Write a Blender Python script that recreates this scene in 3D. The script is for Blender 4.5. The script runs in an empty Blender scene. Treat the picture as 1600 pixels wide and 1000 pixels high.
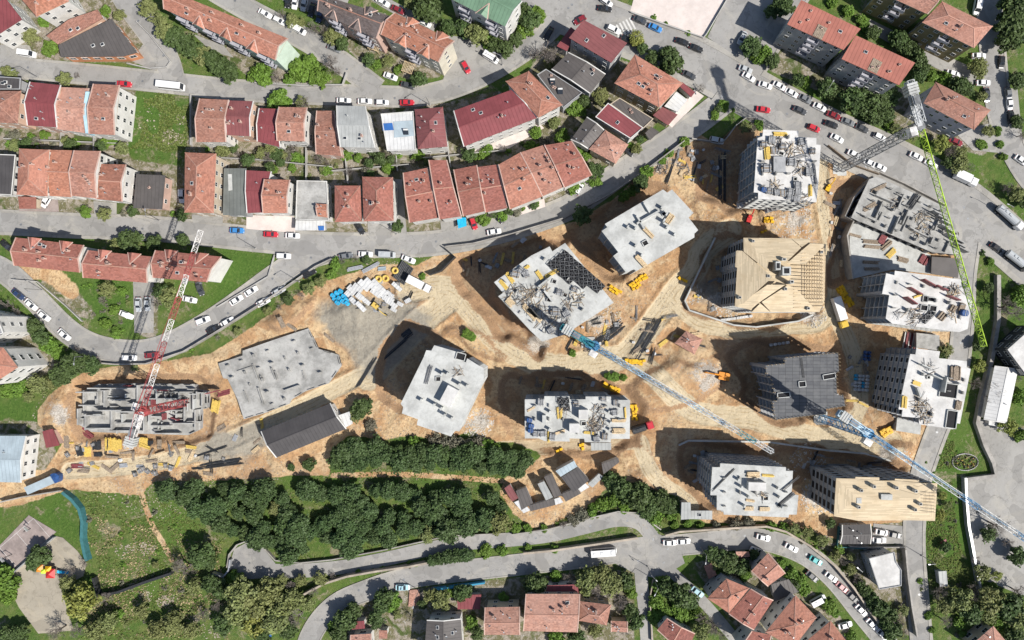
import bpy, bmesh, math, random
import numpy as np
from mathutils import Vector, Matrix
from mathutils.geometry import delaunay_2d_cdt

# ------------------------------------------------------------------ camera, world, sun, exposure
S = 0.2            # metres per photo pixel on the ground
H = 220.0          # flying height
NPX, NPY = 850, 510  # the point straight below the drone, in photo pixels
scene = bpy.context.scene
COL = scene.collection
XC, YC = (NPX-800)*S, (500-NPY)*S
cam = bpy.data.cameras.new('camera'); camo = bpy.data.objects.new('camera', cam); COL.objects.link(camo)
camo.location = (XC, YC, H)
cam.sensor_width = 36; cam.lens = 36*H/320.0
cam.shift_x = -XC/320.0; cam.shift_y = -YC/320.0
cam.clip_start = 1; cam.clip_end = 6000
scene.camera = camo
SUN_EL = math.radians(49)
sdx, sdy = 0.86, -0.51           # ground direction towards the sun
sd = Vector((sdx, sdy, 0)).normalized()*math.cos(SUN_EL) + Vector((0, 0, math.sin(SUN_EL)))
w = bpy.data.worlds.new('World'); scene.world = w; w.use_nodes = True
nt = w.node_tree; nt.nodes.clear()
sky = nt.nodes.new('ShaderNodeTexSky'); sky.sky_type = 'NISHITA'; sky.sun_disc = False
sky.sun_elevation = SUN_EL; sky.sun_rotation = math.atan2(sdx, sdy)
bg = nt.nodes.new('ShaderNodeBackground'); bg.inputs[1].default_value = 0.085
wo = nt.nodes.new('ShaderNodeOutputWorld')
nt.links.new(sky.outputs[0], bg.inputs[0]); nt.links.new(bg.outputs[0], wo.inputs[0])
sl = bpy.data.lights.new('sun', 'SUN'); sl.energy = 4.9; sl.angle = math.radians(0.55); sl.color = (1, 0.955, 0.89)
so = bpy.data.objects.new('sun', sl); COL.objects.link(so); so.location = (200, -150, 300)
so.rotation_euler = (-sd).to_track_quat('-Z', 'Y').to_euler()
scene.view_settings.view_transform = 'Standard'; scene.view_settings.look = 'None'
scene.view_settings.gamma = 1; scene.view_settings.exposure = 0.31
scene.view_settings.use_curve_mapping = False
scene.render.engine = 'CYCLES'

# ------------------------------------------------------------------ helpers
rnd = random.Random(7)
def P(px, py, z=0.0):
    gx, gy = (px-800)*S, (500-py)*S
    k = (H-z)/H
    return Vector((XC+(gx-XC)*k, YC+(gy-YC)*k, z))
def PP(poly, z=0.0): return [P(x, y, z) for x, y in poly]
def ccw(poly):
    a = sum(poly[i][0]*poly[(i+1) % len(poly)][1]-poly[(i+1) % len(poly)][0]*poly[i][1] for i in range(len(poly)))
    return list(poly) if a > 0 else list(poly)[::-1]
def inset(poly, d):
    n = len(poly); out = []
    for i in range(n):
        p0, p1, p2 = Vector(poly[i-1][:2]), Vector(poly[i][:2]), Vector(poly[(i+1) % n][:2])
        e1, e2 = (p1-p0), (p2-p1)
        if e1.length < 1e-6 or e2.length < 1e-6: out.append(p1); continue
        e1.normalize(); e2.normalize()
        n1, n2 = Vector((-e1.y, e1.x)), Vector((-e2.y, e2.x))
        b = n1+n2
        if b.length < 0.25: out.append(p1+n1*d); continue
        b.normalize(); out.append(p1+b*(d/max(0.45, b.dot(n1))))
    return out

class MB:
    def __init__(s): s.v = []; s.f = []; s.m = []; s.uv = {}
    def face(s, pts, mi=0, uv=None):
        i = len(s.v); s.v += [tuple(p) for p in pts]; s.f.append(tuple(range(i, i+len(pts)))); s.m.append(mi)
        if uv: s.uv[len(s.f)-1] = uv
    def hexa(s, p, mi=0):      # 8 points: bottom 4 ccw, top 4 ccw
        i = len(s.v); s.v += [tuple(q) for q in p]
        for a in ((3, 2, 1, 0), (4, 5, 6, 7), (0, 1, 5, 4), (1, 2, 6, 5), (2, 3, 7, 6), (3, 0, 4, 7)):
            s.f.append(tuple(i+k for k in a)); s.m.append(mi)
    def box(s, cx, cy, cz, sx, sy, sz, rz=0, mi=0, tap=1.0):
        c, n = math.cos(rz), math.sin(rz); pts = []
        for z, k in ((-sz/2, 1), (sz/2, tap)):
            for x, y in ((-1, -1), (1, -1), (1, 1), (-1, 1)):
                X, Y = x*sx/2*k, y*sy/2*k
                pts.append((cx+X*c-Y*n, cy+X*n+Y*c, cz+z))
        s.hexa(pts, mi)
    def bar(s, a, b, w=0.15, mi=0, h=None):
        a, b = Vector(a), Vector(b); d = b-a
        if d.length < 1e-6: return
        d.normalize(); up = Vector((0, 0, 1)) if abs(d.z) < 0.95 else Vector((1, 0, 0))
        x = d.cross(up).normalized()*(w/2); y = d.cross(x).normalized()*((h or w)/2)
        s.hexa([a-x-y, a+x-y, a+x+y, a-x+y, b-x-y, b+x-y, b+x+y, b-x+y], mi)
    def prism(s, poly, z0, z1, mi=0, top=None, cap0=False):
        n = len(poly); i = len(s.v)
        s.v += [(p[0], p[1], z0) for p in poly]+[(p[0], p[1], z1) for p in poly]
        for k in range(n):
            j = (k+1) % n
            s.f.append((i+k, i+j, i+n+j, i+n+k)); s.m.append(mi)
        s.f.append(tuple(range(i+n, i+2*n))); s.m.append(mi if top is None else top)
        if cap0: s.f.append(tuple(range(i+n-1, i-1, -1))); s.m.append(mi)
    def cyl(s, cx, cy, z0, z1, r0, r1, n=10, mi=0):
        i = len(s.v)
        for z, r in ((z0, r0), (z1, r1)):
            s.v += [(cx+r*math.cos(6.2832*k/n), cy+r*math.sin(6.2832*k/n), z) for k in range(n)]
        for k in range(n):
            j = (k+1) % n; s.f.append((i+k, i+j, i+n+j, i+n+k)); s.m.append(mi)
        s.f.append(tuple(range(i+n, i+2*n))); s.m.append(mi)
    def tube(s, a, b, r0, r1, n=5, mi=0):
        a, b = Vector(a), Vector(b); d = (b-a)
        if d.length < 1e-6: return
        d.normalize(); up = Vector((0, 0, 1)) if abs(d.z) < 0.9 else Vector((1, 0, 0))
        x = d.cross(up).normalized(); y = d.cross(x); i = len(s.v)
        for p, r in ((a, r0), (b, r1)):
            s.v += [tuple(p+(x*math.cos(6.2832*k/n)+y*math.sin(6.2832*k/n))*r) for k in range(n)]
        for k in range(n):
            j = (k+1) % n; s.f.append((i+k, i+n+k, i+n+j, i+j)); s.m.append(mi)
        s.f.append(tuple(range(i+n, i+2*n))); s.m.append(mi)
        s.f.append(tuple(range(i+n-1, i-1, -1))); s.m.append(mi)
    def mesh(s, name, mats, origin=(0, 0, 0)):
        me = bpy.data.meshes.new(name); o = Vector(origin)
        me.from_pydata([(v[0]-o.x, v[1]-o.y, v[2]-o.z) for v in s.v], [], s.f)
        for m in (mats if isinstance(mats, (list, tuple)) else [mats]): me.materials.append(m)
        me.polygons.foreach_set('material_index', s.m)
        if s.uv:
            uv = me.uv_layers.new(name='UVMap').data
            for fi, c in s.uv.items():
                for k, li in enumerate(me.polygons[fi].loop_indices): uv[li].uv = c[k]
        me.update(); return me
    def build(s, name, mats, parent=None, origin=None):
        if origin is None: origin = parent_world(parent) if parent else Vector((0, 0, 0))
        o = bpy.data.objects.new(name, s.mesh(name, mats, origin)); COL.objects.link(o)
        if parent: o.parent = parent
        else: o.location = origin
        return o
def parent_world(o):
    v = Vector(o.location)
    while o.parent: o = o.parent; v = v+Vector(o.location)
    return v
def tag(o, label, cat, group=None, kind=None):
    o['label'] = label; o['category'] = cat
    if group: o['group'] = group
    if kind: o['kind'] = kind
    return o
def thing(name, label, cat, loc=(0, 0, 0), rz=0, group=None):
    o = bpy.data.objects.new(name, None); COL.objects.link(o); o.location = loc; o.rotation_euler = (0, 0, rz)
    o.empty_display_size = 0.5
    return tag(o, label, cat, group)
def inst(name, me, parent=None, loc=(0, 0, 0), rz=0, sc=None, mat=None):
    o = bpy.data.objects.new(name, me); COL.objects.link(o)
    o.parent = parent; o.location = loc; o.rotation_euler = (0, 0, rz)
    if sc: o.scale = sc if isinstance(sc, (tuple, list)) else (sc, sc, sc)
    if mat: o.material_slots[0].link = 'OBJECT'; o.material_slots[0].material = mat
    return o

# ------------------------------------------------------------------ materials
class N:
    def __init__(s, name, rough=0.8, metal=0, spec=0.3):
        s.m = bpy.data.materials.new(name); s.m.use_nodes = True; s.t = s.m.node_tree
        s.b = s.t.nodes['Principled BSDF']; s.b.inputs['Roughness'].default_value = rough
        s.b.inputs['Metallic'].default_value = metal; s.b.inputs['Specular IOR Level'].default_value = spec
    def n(s, typ, **kw):
        x = s.t.nodes.new(typ)
        for k, v in kw.items(): setattr(x, k, v)
        return x
    def set(s, sock, v):
        if hasattr(v, 'is_output'): s.t.links.new(v, sock)
        elif isinstance(v, (tuple, list)) and len(v) == 3 and sock.type == 'RGBA': sock.default_value = (*v, 1)
        else: sock.default_value = v
    def pos(s): return s.n('ShaderNodeNewGeometry').outputs['Position']
    def noise(s, scale, detail=4, rough=0.55, vec=None, dist=0):
        x = s.n('ShaderNodeTexNoise'); x.inputs['Scale'].default_value = scale; x.inputs['Detail'].default_value = detail
        x.inputs['Roughness'].default_value = rough; x.inputs['Distortion'].default_value = dist
        s.set(x.inputs['Vector'], vec or s.pos()); return x.outputs[0]
    def math(s, op, a, b=0.0, clamp=False):
        x = s.n('ShaderNodeMath', operation=op); x.use_clamp = clamp
        s.set(x.inputs[0], a); s.set(x.inputs[1], b); return x.outputs[0]
    def ramp(s, f, a, b):           # smooth 0..1 between a and b
        x = s.n('ShaderNodeMapRange', interpolation_type='SMOOTHSTEP')
        s.set(x.inputs[0], f); x.inputs[1].default_value = a; x.inputs[2].default_value = b; return x.outputs[0]
    def mix(s, f, a, b, mode='MIX'):
        x = s.n('ShaderNodeMix', data_type='RGBA', blend_type=mode)
        s.set(x.inputs[0], f); s.set(x.inputs[6], a); s.set(x.inputs[7], b); return x.outputs[2]
    def attr(s, name):
        x = s.n('ShaderNodeAttribute'); x.attribute_name = name; y = s.n('ShaderNodeSeparateColor')
        s.t.links.new(x.outputs['Color'], y.inputs[0]); return y.outputs
    def uv(s):
        y = s.n('ShaderNodeSeparateXYZ'); s.t.links.new(s.n('ShaderNodeTexCoord').outputs['UV'], y.inputs[0]); return y.outputs
    def objrand(s): return s.n('ShaderNodeObjectInfo').outputs['Random']
    def bump(s, h, strength=0.4, dist=0.1):
        x = s.n('ShaderNodeBump'); x.inputs['Strength'].default_value = strength; x.inputs['Distance'].default_value = dist
        s.set(x.inputs['Height'], h); s.t.links.new(x.outputs[0], s.b.inputs['Normal'])
    def out(s, c): s.set(s.b.inputs['Base Color'], c); return s.m
def sc3(c, k): return tuple(min(1, x*k) for x in c)

def plain(name, c, rough=0.6, metal=0, var=0.12, scale=1.2, spec=0.3):
    n = N(name, rough, metal, spec)
    f = n.noise(scale, 3)
    col = n.mix(n.ramp(f, 0.3, 0.7), sc3(c, 1-var), sc3(c, 1+var))
    r = n.math('MULTIPLY_ADD', n.objrand(), 0.16); n.t.nodes[-1].inputs[2].default_value = 0.92
    return n.out(n.mix(1.0, col, r, 'MULTIPLY'))
def concrete(name, c, stain=0.25):
    n = N(name, 0.85)
    a = n.noise(0.22, 6, 0.7, dist=0.15); b = n.noise(1.3, 5, 0.72); d = n.noise(3.4, 4, 0.7)
    col = n.mix(n.ramp(a, 0.35, 0.68), sc3(c, 1.06), sc3(c, 1-stain))
    col = n.mix(n.ramp(b, 0.52, 0.75), col, sc3((c[0], c[1]*0.97, c[2]*0.92), 1-stain*0.9))
    col = n.mix(n.math('MULTIPLY', n.ramp(d, 0.55, 0.75), stain*.8), col, sc3(c, 0.6))
    n.bump(d, 0.25, 0.05)
    return n.out(col)
def tiles(name, c, old=0.35):
    n = N(name, 0.8)
    u, v, _ = n.uv()
    rows = n.math('FRACT', n.math('MULTIPLY', v, 2.6)); cols = n.math('SINE', n.math('MULTIPLY', u, 21.0))
    a = n.noise(0.35, 5, 0.65); b = n.noise(2.6, 3, 0.7); g = n.noise(6, 2, 0.6)
    dark = (c[0]*0.55, c[1]*0.62, c[2]*0.7); pale = (min(1, c[0]*1.12), c[1]*1.35, c[2]*1.5)
    col = n.mix(n.ramp(a, 0.35, 0.7), c, n.mix(0.55*old/0.35, c, pale))
    col = n.mix(n.math('MULTIPLY', n.ramp(b, 0.46, 0.74), old*2.0, True), col, dark)
    col = n.mix(n.math('MULTIPLY', n.ramp(g, 0.52, 0.70), old*1.3, True), col, pale)
    col = n.mix(n.math('MULTIPLY', n.ramp(rows, 0.7, 1.0), 0.42), col, dark)
    cb = n.n('ShaderNodeCombineXYZ'); n.set(cb.inputs[0], n.math('FLOOR', n.math('MULTIPLY', u, 1.7))); n.set(cb.inputs[1], n.math('FLOOR', n.math('MULTIPLY', v, 2.6))); n.set(cb.inputs[2], n.objrand())
    wt = n.n('ShaderNodeTexWhiteNoise'); n.t.links.new(cb.outputs[0], wt.inputs['Vector'])
    tv = n.math('MULTIPLY_ADD', wt.outputs['Value'], 0.42); n.t.nodes[-1].inputs[2].default_value = 0.74
    col = n.mix(1.0, col, tv, 'MULTIPLY')
    rp_ = n.noise(0.16, 2, 0.4); col = n.mix(n.math('MULTIPLY', n.ramp(rp_, 0.56, 0.575), 0.35), col, n.mix(0.5, pale, c))
    r = n.math('MULTIPLY_ADD', n.objrand(), 0.36); n.t.nodes[-1].inputs[2].default_value = 0.84
    col = n.mix(1.0, col, r, 'MULTIPLY')
    n.bump(n.math('ADD', rows, n.math('MULTIPLY', cols, 0.4)), 0.6, 0.06)
    return n.out(col)
def seam(name, c, pitch=0.9, rough=0.55):
    n = N(name, rough)
    u, v, _ = n.uv()
    st = n.math('FRACT', n.math('MULTIPLY', u, pitch))
    a = n.noise(0.3, 4, 0.6); b = n.noise(2.2, 3, 0.7)
    col = n.mix(n.ramp(a, 0.3, 0.7), sc3(c, 1.06), sc3(c, 0.84))
    col = n.mix(n.math('MULTIPLY', n.ramp(b, 0.55, 0.8), 0.4), col, sc3(c, 0.6))
    col = n.mix(n.math('MULTIPLY', n.ramp(st, 0.86, 0.93), 0.4), col, sc3(c, 0.55))
    n.bump(n.ramp(st, 0.82, 0.95), 0.5, 0.08)
    return n.out(col)
def boards(name, c):
    n = N(name, 0.8)
    u, v, _ = n.uv()
    iv = n.math('FLOOR', n.math('MULTIPLY', v, 3.2)); fr = n.math('FRACT', n.math('MULTIPLY', v, 3.2))
    cmb = n.n('ShaderNodeCombineXYZ'); n.set(cmb.inputs[0], n.math('FLOOR', n.math('MULTIPLY', n.math('ADD', u, n.math('MULTIPLY', iv, 1.37)), 0.3))); n.set(cmb.inputs[1], iv)
    wn = n.n('ShaderNodeTexWhiteNoise'); n.t.links.new(cmb.outputs[0], wn.inputs['Vector'])
    a = n.noise(0.25, 4, 0.6)
    col = n.mix(wn.outputs['Value'], sc3(c, 0.82), sc3(c, 1.1))
    col = n.mix(n.ramp(a, 0.4, 0.75), col, n.mix(0.4, col, (c[0]*0.7, c[1]*0.62, c[2]*0.5)))
    col = n.mix(n.math('MULTIPLY', n.ramp(fr, 0.84, 0.97), 0.6), col, sc3(c, 0.35))
    n.bump(n.ramp(fr, 0.97, 0.8), 0.5, 0.05)
    return n.out(col)
def leaf(name, c, var=0.45):
    n = N(name, 0.6, spec=0.25)
    a = n.attr('tone')
    r = n.objrand()
    col = n.mix(a[0], sc3(c, 1-var), (c[0]*(1+var*1.1), c[1]*(1+var), c[2]*(1+var*0.6)))
    col = n.mix(n.math('MULTIPLY', r, 0.45), col, (c[0]*1.15, c[1]*0.88, c[2]*0.8))
    return n.out(col)
def paint(name, c, metal=0.0):
    n = N(name, 0.3, metal, 0.5); n.b.inputs['Coat Weight'].default_value = 0.35; n.b.inputs['Coat Roughness'].default_value = 0.085
    return n.out(n.mix(n.ramp(n.noise(3.0, 3), 0.4, 0.8), c, n.mix(0.12, c, (0.4, 0.36, 0.3))))

M = {}
for k, c in dict(orange=(.36, .155, .105), red=(.31, .12, .088), rust=(.33, .155, .11), pinkish=(.39, .20, .145), brick=(.28, .105, .08), brown=(.115, .088, .08), terracotta=(.39, .165, .105)).items():
    M['t_'+k] = tiles('roof_tiles_'+k, c, 0.42 if k in ('rust', 'pinkish') else 0.3)
for k, c in dict(maroon=(.22, .06, .065), dullmaroon=(.21, .075, .075), charcoal=(.075, .07, .07), grey=(.36, .37, .36), bluegrey=(.36, .43, .47), white=(.58, .58, .57), green=(.15, .25, .165), blue=(.04, .14, .40), skyblue=(.25, .55, .75), slate=(.105, .095, .09), greengrey=(.15, .16, .15), brickred=(.37, .14, .105)).items():
    M['m_'+k] = seam('metal_roof_'+k, c)
for k, c in dict(white=(.60, .59, .56), cream=(.58, .54, .44), beige=(.50, .42, .32), peach=(.58, .40, .30), mint=(.50, .60, .50), grey=(.34, .345, .35), olive=(.26, .21, .11), lavender=(.38, .38, .42), orangewall=(.55, .25, .13), paleblue=(.40, .58, .66), yellow=(.5, .46, .28), pink=(.52, .36, .30), tan=(.34, .28, .17), darkwall=(.05, .055, .06)).items():
    M['w_'+k] = concrete('render_wall_'+k, c, 0.16)
M['slab'] = concrete('pale_concrete_slab', (.48, .485, .465), 0.30)
M['slab2'] = concrete('weathered_concrete', (.39, .385, .365), 0.42)
M['slabw'] = concrete('white_concrete_slab', (.57, .56, .54), 0.24)
M['cgrey'] = concrete('grey_concrete', (.34, .345, .35), 0.25)
M['cdark'] = concrete('dark_concrete', (.12, .122, .125), 0.3)
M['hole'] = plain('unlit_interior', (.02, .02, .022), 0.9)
M['glass'] = plain('dark_window_glass', (.025, .03, .038), 0.12, 0, 0.2, 0.5, 0.5)
M['frame'] = plain('white_window_frame', (.6, .6, .58), 0.5)
M['boards'] = boards('new_pine_boards', (.58, .475, .325))
M['wood'] = plain('pale_timber', (.52, .40, .25), 0.8, 0, 0.3, 3)
M['oldwood'] = plain('weathered_timber', (.25, .20, .15), 0.85, 0, 0.35, 3)
M['ywood'] = plain('yellow_formwork_beam', (.58, .41, .10), 0.6, 0, 0.2, 3)
M['yellow'] = plain('yellow_paint', (.68, .40, .015), 0.5, 0, 0.15, 2)
M['steel'] = plain('dark_steel', (.045, .047, .05), 0.5, 0.3, 0.3, 2)
M['msteel'] = plain('grey_steel', (.24, .245, .25), 0.5, 0.4, 0.25, 2)
M['galv'] = plain('galvanised_steel', (.45, .46, .47), 0.4, 0.4, 0.15, 2)
M['maroonply'] = plain('maroon_formwork_ply', (.20, .055, .06), 0.6, 0, 0.25, 2)
M['whitewrap'] = plain('white_wrap', (.56, .56, .55), 0.5, 0, 0.1, 1.5)
M['bluewrap'] = plain('blue_tarpaulin', (.02, .36, .62), 0.4, 0, 0.2, 2)
M['navywrap'] = plain('navy_plastic', (.03, .08, .22), 0.4, 0, 0.25, 2)
M['rubber'] = plain('black_rubber', (.018, .018, .018), 0.8)
M['redp'] = plain('red_paint', (.5, .03, .03), 0.45); M['orangep'] = plain('orange_paint', (.62, .24, .03), 0.45)
M['cr_red'] = plain('crane_red', (.30, .065, .065), 0.6, 0, 0.38, 0.7); M['cr_white'] = plain('crane_white', (.62, .60, .58), 0.6, 0, 0.38, 0.7)
M['cr_green'] = plain('crane_lime_green', (.42, .62, .045), 0.6, 0, 0.38, 0.7); M['cr_blue'] = plain('crane_blue', (.06, .20, .36), 0.6, 0, 0.38, 0.7)
M['cr_lblue'] = plain('crane_pale_blue', (.40, .52, .60), 0.6, 0, 0.38, 0.7); M['cr_teal'] = plain('crane_teal', (.03, .22, .26), 0.6, 0, 0.38, 0.7)
M['cr_grey'] = plain('crane_grey', (.17, .175, .18), 0.6, 0, 0.38, 0.7); M['cr_silver'] = plain('crane_silver', (.5, .51, .51), 0.45)
M['teal'] = plain('teal_mesh_screen', (.045, .15, .16), 0.7); M['bluefence'] = plain('blue_fence_paint', (.04, .23, .36), 0.5)
M['bark'] = plain('bark', (.09, .07, .055), 0.9); M['twig'] = plain('bare_twigs', (.20, .175, .155), 0.9, 0, 0.25, 1.0)
M['stone'] = concrete('rubble_stone', (.42, .36, .29), 0.4); M['wrock'] = concrete('pale_rock', (.56, .53, .48), 0.3)
M['wallc'] = concrete('site_wall_concrete', (.36, .34, .31), 0.4)
M['kerb'] = concrete('kerb_stone', (.42, .41, .39), 0.25)
for k, c in dict(pine=(.056, .098, .037), dark=(.060, .100, .035), olive=(.155, .19, .075), light=(.10, .185, .032), yellow=(.20, .24, .065), greybush=(.135, .14, .11)).items():
    M['leaf_'+k] = leaf('foliage_'+k, c)
for k, c in dict(white=(.72, .72, .71), silver=(.42, .44, .45), grey=(.16, .17, .18), dark_grey=(.05, .054, .06), black=(.014, .015, .017), red=(.48, .02, .035), dark_red=(.20, .015, .025), blue=(.04, .21, .50), navy=(.02, .04, .10), teal=(.02, .36, .36), pale_blue=(.36, .56, .62), yellow=(.6, .4, .03), pink=(.45, .2, .2)).items():
    M['car_'+k] = paint('car_paint_'+k, c)
M['lamp_w'] = plain('headlight_lens', (.6, .6, .58), 0.2); M['lamp_r'] = plain('tail_light_lens', (.4, .02, .02), 0.3)

def asphalt(name, c):
    n = N(name, 0.9)
    a = n.noise(0.06, 5, 0.6, dist=0.6); b = n.noise(0.5, 5, 0.7); g = n.noise(3.2, 4, 0.75); p = n.noise(0.16, 2, 0.4)
    col = n.mix(n.ramp(a, 0.35, 0.68), sc3(c, 0.88), sc3(c, 1.1))
    col = n.mix(n.math('MULTIPLY', n.ramp(b, 0.47, 0.75), 0.75), col, sc3((c[0], c[1]*.99, c[2]*.96), 0.68))
    dst = n.noise(0.09, 5, 0.7, dist=1.5); col = n.mix(n.math('MULTIPLY', n.ramp(dst, 0.5, 0.68), 0.55), col, (c[0]*1.32, c[1]*1.28, c[2]*1.18))
    col = n.mix(n.math('MULTIPLY', n.ramp(p, 0.575, 0.585), 0.5), col, sc3(c, 0.66))
    vo = n.n('ShaderNodeTexVoronoi', feature='DISTANCE_TO_EDGE'); vo.inputs['Scale'].default_value = 0.09
    wv = n.n('ShaderNodeVectorMath', operation='ADD'); nz = n.n('ShaderNodeTexNoise'); nz.inputs['Scale'].default_value = 0.5; nz.inputs['Detail'].default_value = 4
    n.t.links.new(n.pos(), nz.inputs['Vector']); sc_ = n.n('ShaderNodeVectorMath', operation='SCALE'); sc_.inputs['Scale'].default_value = 4
    n.t.links.new(nz.outputs['Color'], sc_.inputs[0]); n.t.links.new(n.pos(), wv.inputs[0]); n.t.links.new(sc_.outputs[0], wv.inputs[1]); n.t.links.new(wv.outputs[0], vo.inputs['Vector'])
    col = n.mix(n.math('MULTIPLY', n.ramp(vo.outputs['Distance'], 0.010, 0.004), 0.45), col, sc3(c, 0.5))
    col = n.mix(n.math('MULTIPLY', n.ramp(g, 0.4, 0.8), 0.35), col, sc3(c, 0.72))
    n.bump(g, 0.3, 0.03); return n.out(col)
M['asphalt'] = asphalt('worn_asphalt', (.295, .287, .273))
M['paving'] = asphalt('pavement_slabs', (.34, .325, .295))
M['plaza'] = asphalt('concrete_yard', (.31, .30, .28))
n = N('dark_formwork_deck', 0.75)
g1 = n.n('ShaderNodeTexBrick'); g1.inputs['Scale'].default_value = 0.25; g1.offset = 0; g1.inputs['Mortar Size'].default_value = 0.012; n.t.links.new(n.pos(), g1.inputs['Vector'])
for i_, c_ in ((1, (.085, .088, .095)), (2, (.115, .118, .122)), (3, (.04, .04, .044))): g1.inputs[i_].default_value = (*c_, 1)
M['deckply'] = n.out(n.mix(n.math('MULTIPLY', n.ramp(n.noise(0.5, 4), .45, .75), .5), g1.outputs[0], (.16, .16, .16)))
M['court'] = concrete('pink_court_paving', (.32, .265, .245), 0.35)
M['pinkplaza'] = concrete('pale_pink_plaza', (.60, .53, .49), 0.12)

# ------------------------------------------------------------------ roads: centre lines in photo pixels on the ground, width in pixels
def smooth(pts, k=5):
    out = []; n = len(pts)
    for i in range(n-1):
        p0, p1, p2, p3 = pts[max(0, i-1)], pts[i], pts[i+1], pts[min(n-1, i+2)]
        for j in range(k):
            t = j/k
            out.append(tuple(0.5*((2*p1[a])+(-p0[a]+p2[a])*t+(2*p0[a]-5*p1[a]+4*p2[a]-p3[a])*t*t+(-p0[a]+3*p1[a]-3*p2[a]+p3[a])*t**3) for a in (0, 1)))
    return out+[pts[-1]]
ROADS = [
 ('upper_street', [(-90, 92), (0, 104), (125, 115), (250, 128), (400, 143), (560, 149), (650, 150), (720, 133), (790, 98), (850, 55), (900, 0)], 26, 4),
 ('hill_lane', [(170, -60), (198, 0), (245, 65), (262, 98), (270, 128)], 36, 2),
 ('diagonal_street', [(280, -50), (340, -12), (400, 22), (470, 58), (530, 95), (590, 140)], 28, 4),
 ('main_avenue', [(740, -60), (850, 0), (960, 42), (1080, 92), (1200, 160), (1300, 212), (1400, 258), (1500, 315), (1600, 400), (1700, 490)], 62, 9),
 ('middle_street', [(-90, 345), (0, 347), (100, 352), (250, 358), (400, 374), (500, 382), (600, 383), (680, 380), (760, 366), (840, 343), (900, 318), (970, 270), (1040, 225), (1110, 175), (1165, 125), (1230, 20), (1270, -50)], 30, 5),
 ('curving_street', [(-80, 395), (0, 420), (50, 462), (100, 512), (140, 538), (185, 549), (230, 549), (275, 534), (330, 503), (385, 465), (430, 432), (475, 404), (530, 388)], 31, 4),
 ('loop_road', [(390, 878), (430, 892), (520, 888), (600, 874), (700, 852), (800, 843), (860, 836), (920, 822), (965, 812), (1000, 818), (1025, 848)], 22, 0),
 ('lower_street', [(470, 1040), (490, 985), (525, 945), (575, 922), (625, 906), (675, 897), (775, 886), (900, 872), (1000, 858), (1100, 848), (1180, 842), (1250, 862), (1300, 900), (1345, 955), (1385, 1005), (1420, 1060)], 30, 2),
 ('side_lane', [(1000, 875), (1003, 915), (1008, 960), (1014, 1050)], 20, 0),
 ('brick_lane', [(1035, 880), (1062, 905), (1100, 942), (1137, 985), (1190, 1050)], 17, 0),
 ('eastern_road', [(1445, 1060), (1438, 980), (1428, 850), (1436, 760), (1458, 690), (1492, 600), (1505, 500), (1508, 430), (1516, 360), (1500, 315)], 26, 5),
 ('corner_street', [(1535, -60), (1546, 20), (1556, 130), (1570, 200), (1605, 270), (1660, 330)], 34, 4),
 ('parking_lane', [(560, -30), (600, 3), (680, 44)], 17, 0),
]
M['pathdirt'] = asphalt('beaten_earth_path', (.33, .295, .235))
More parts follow.
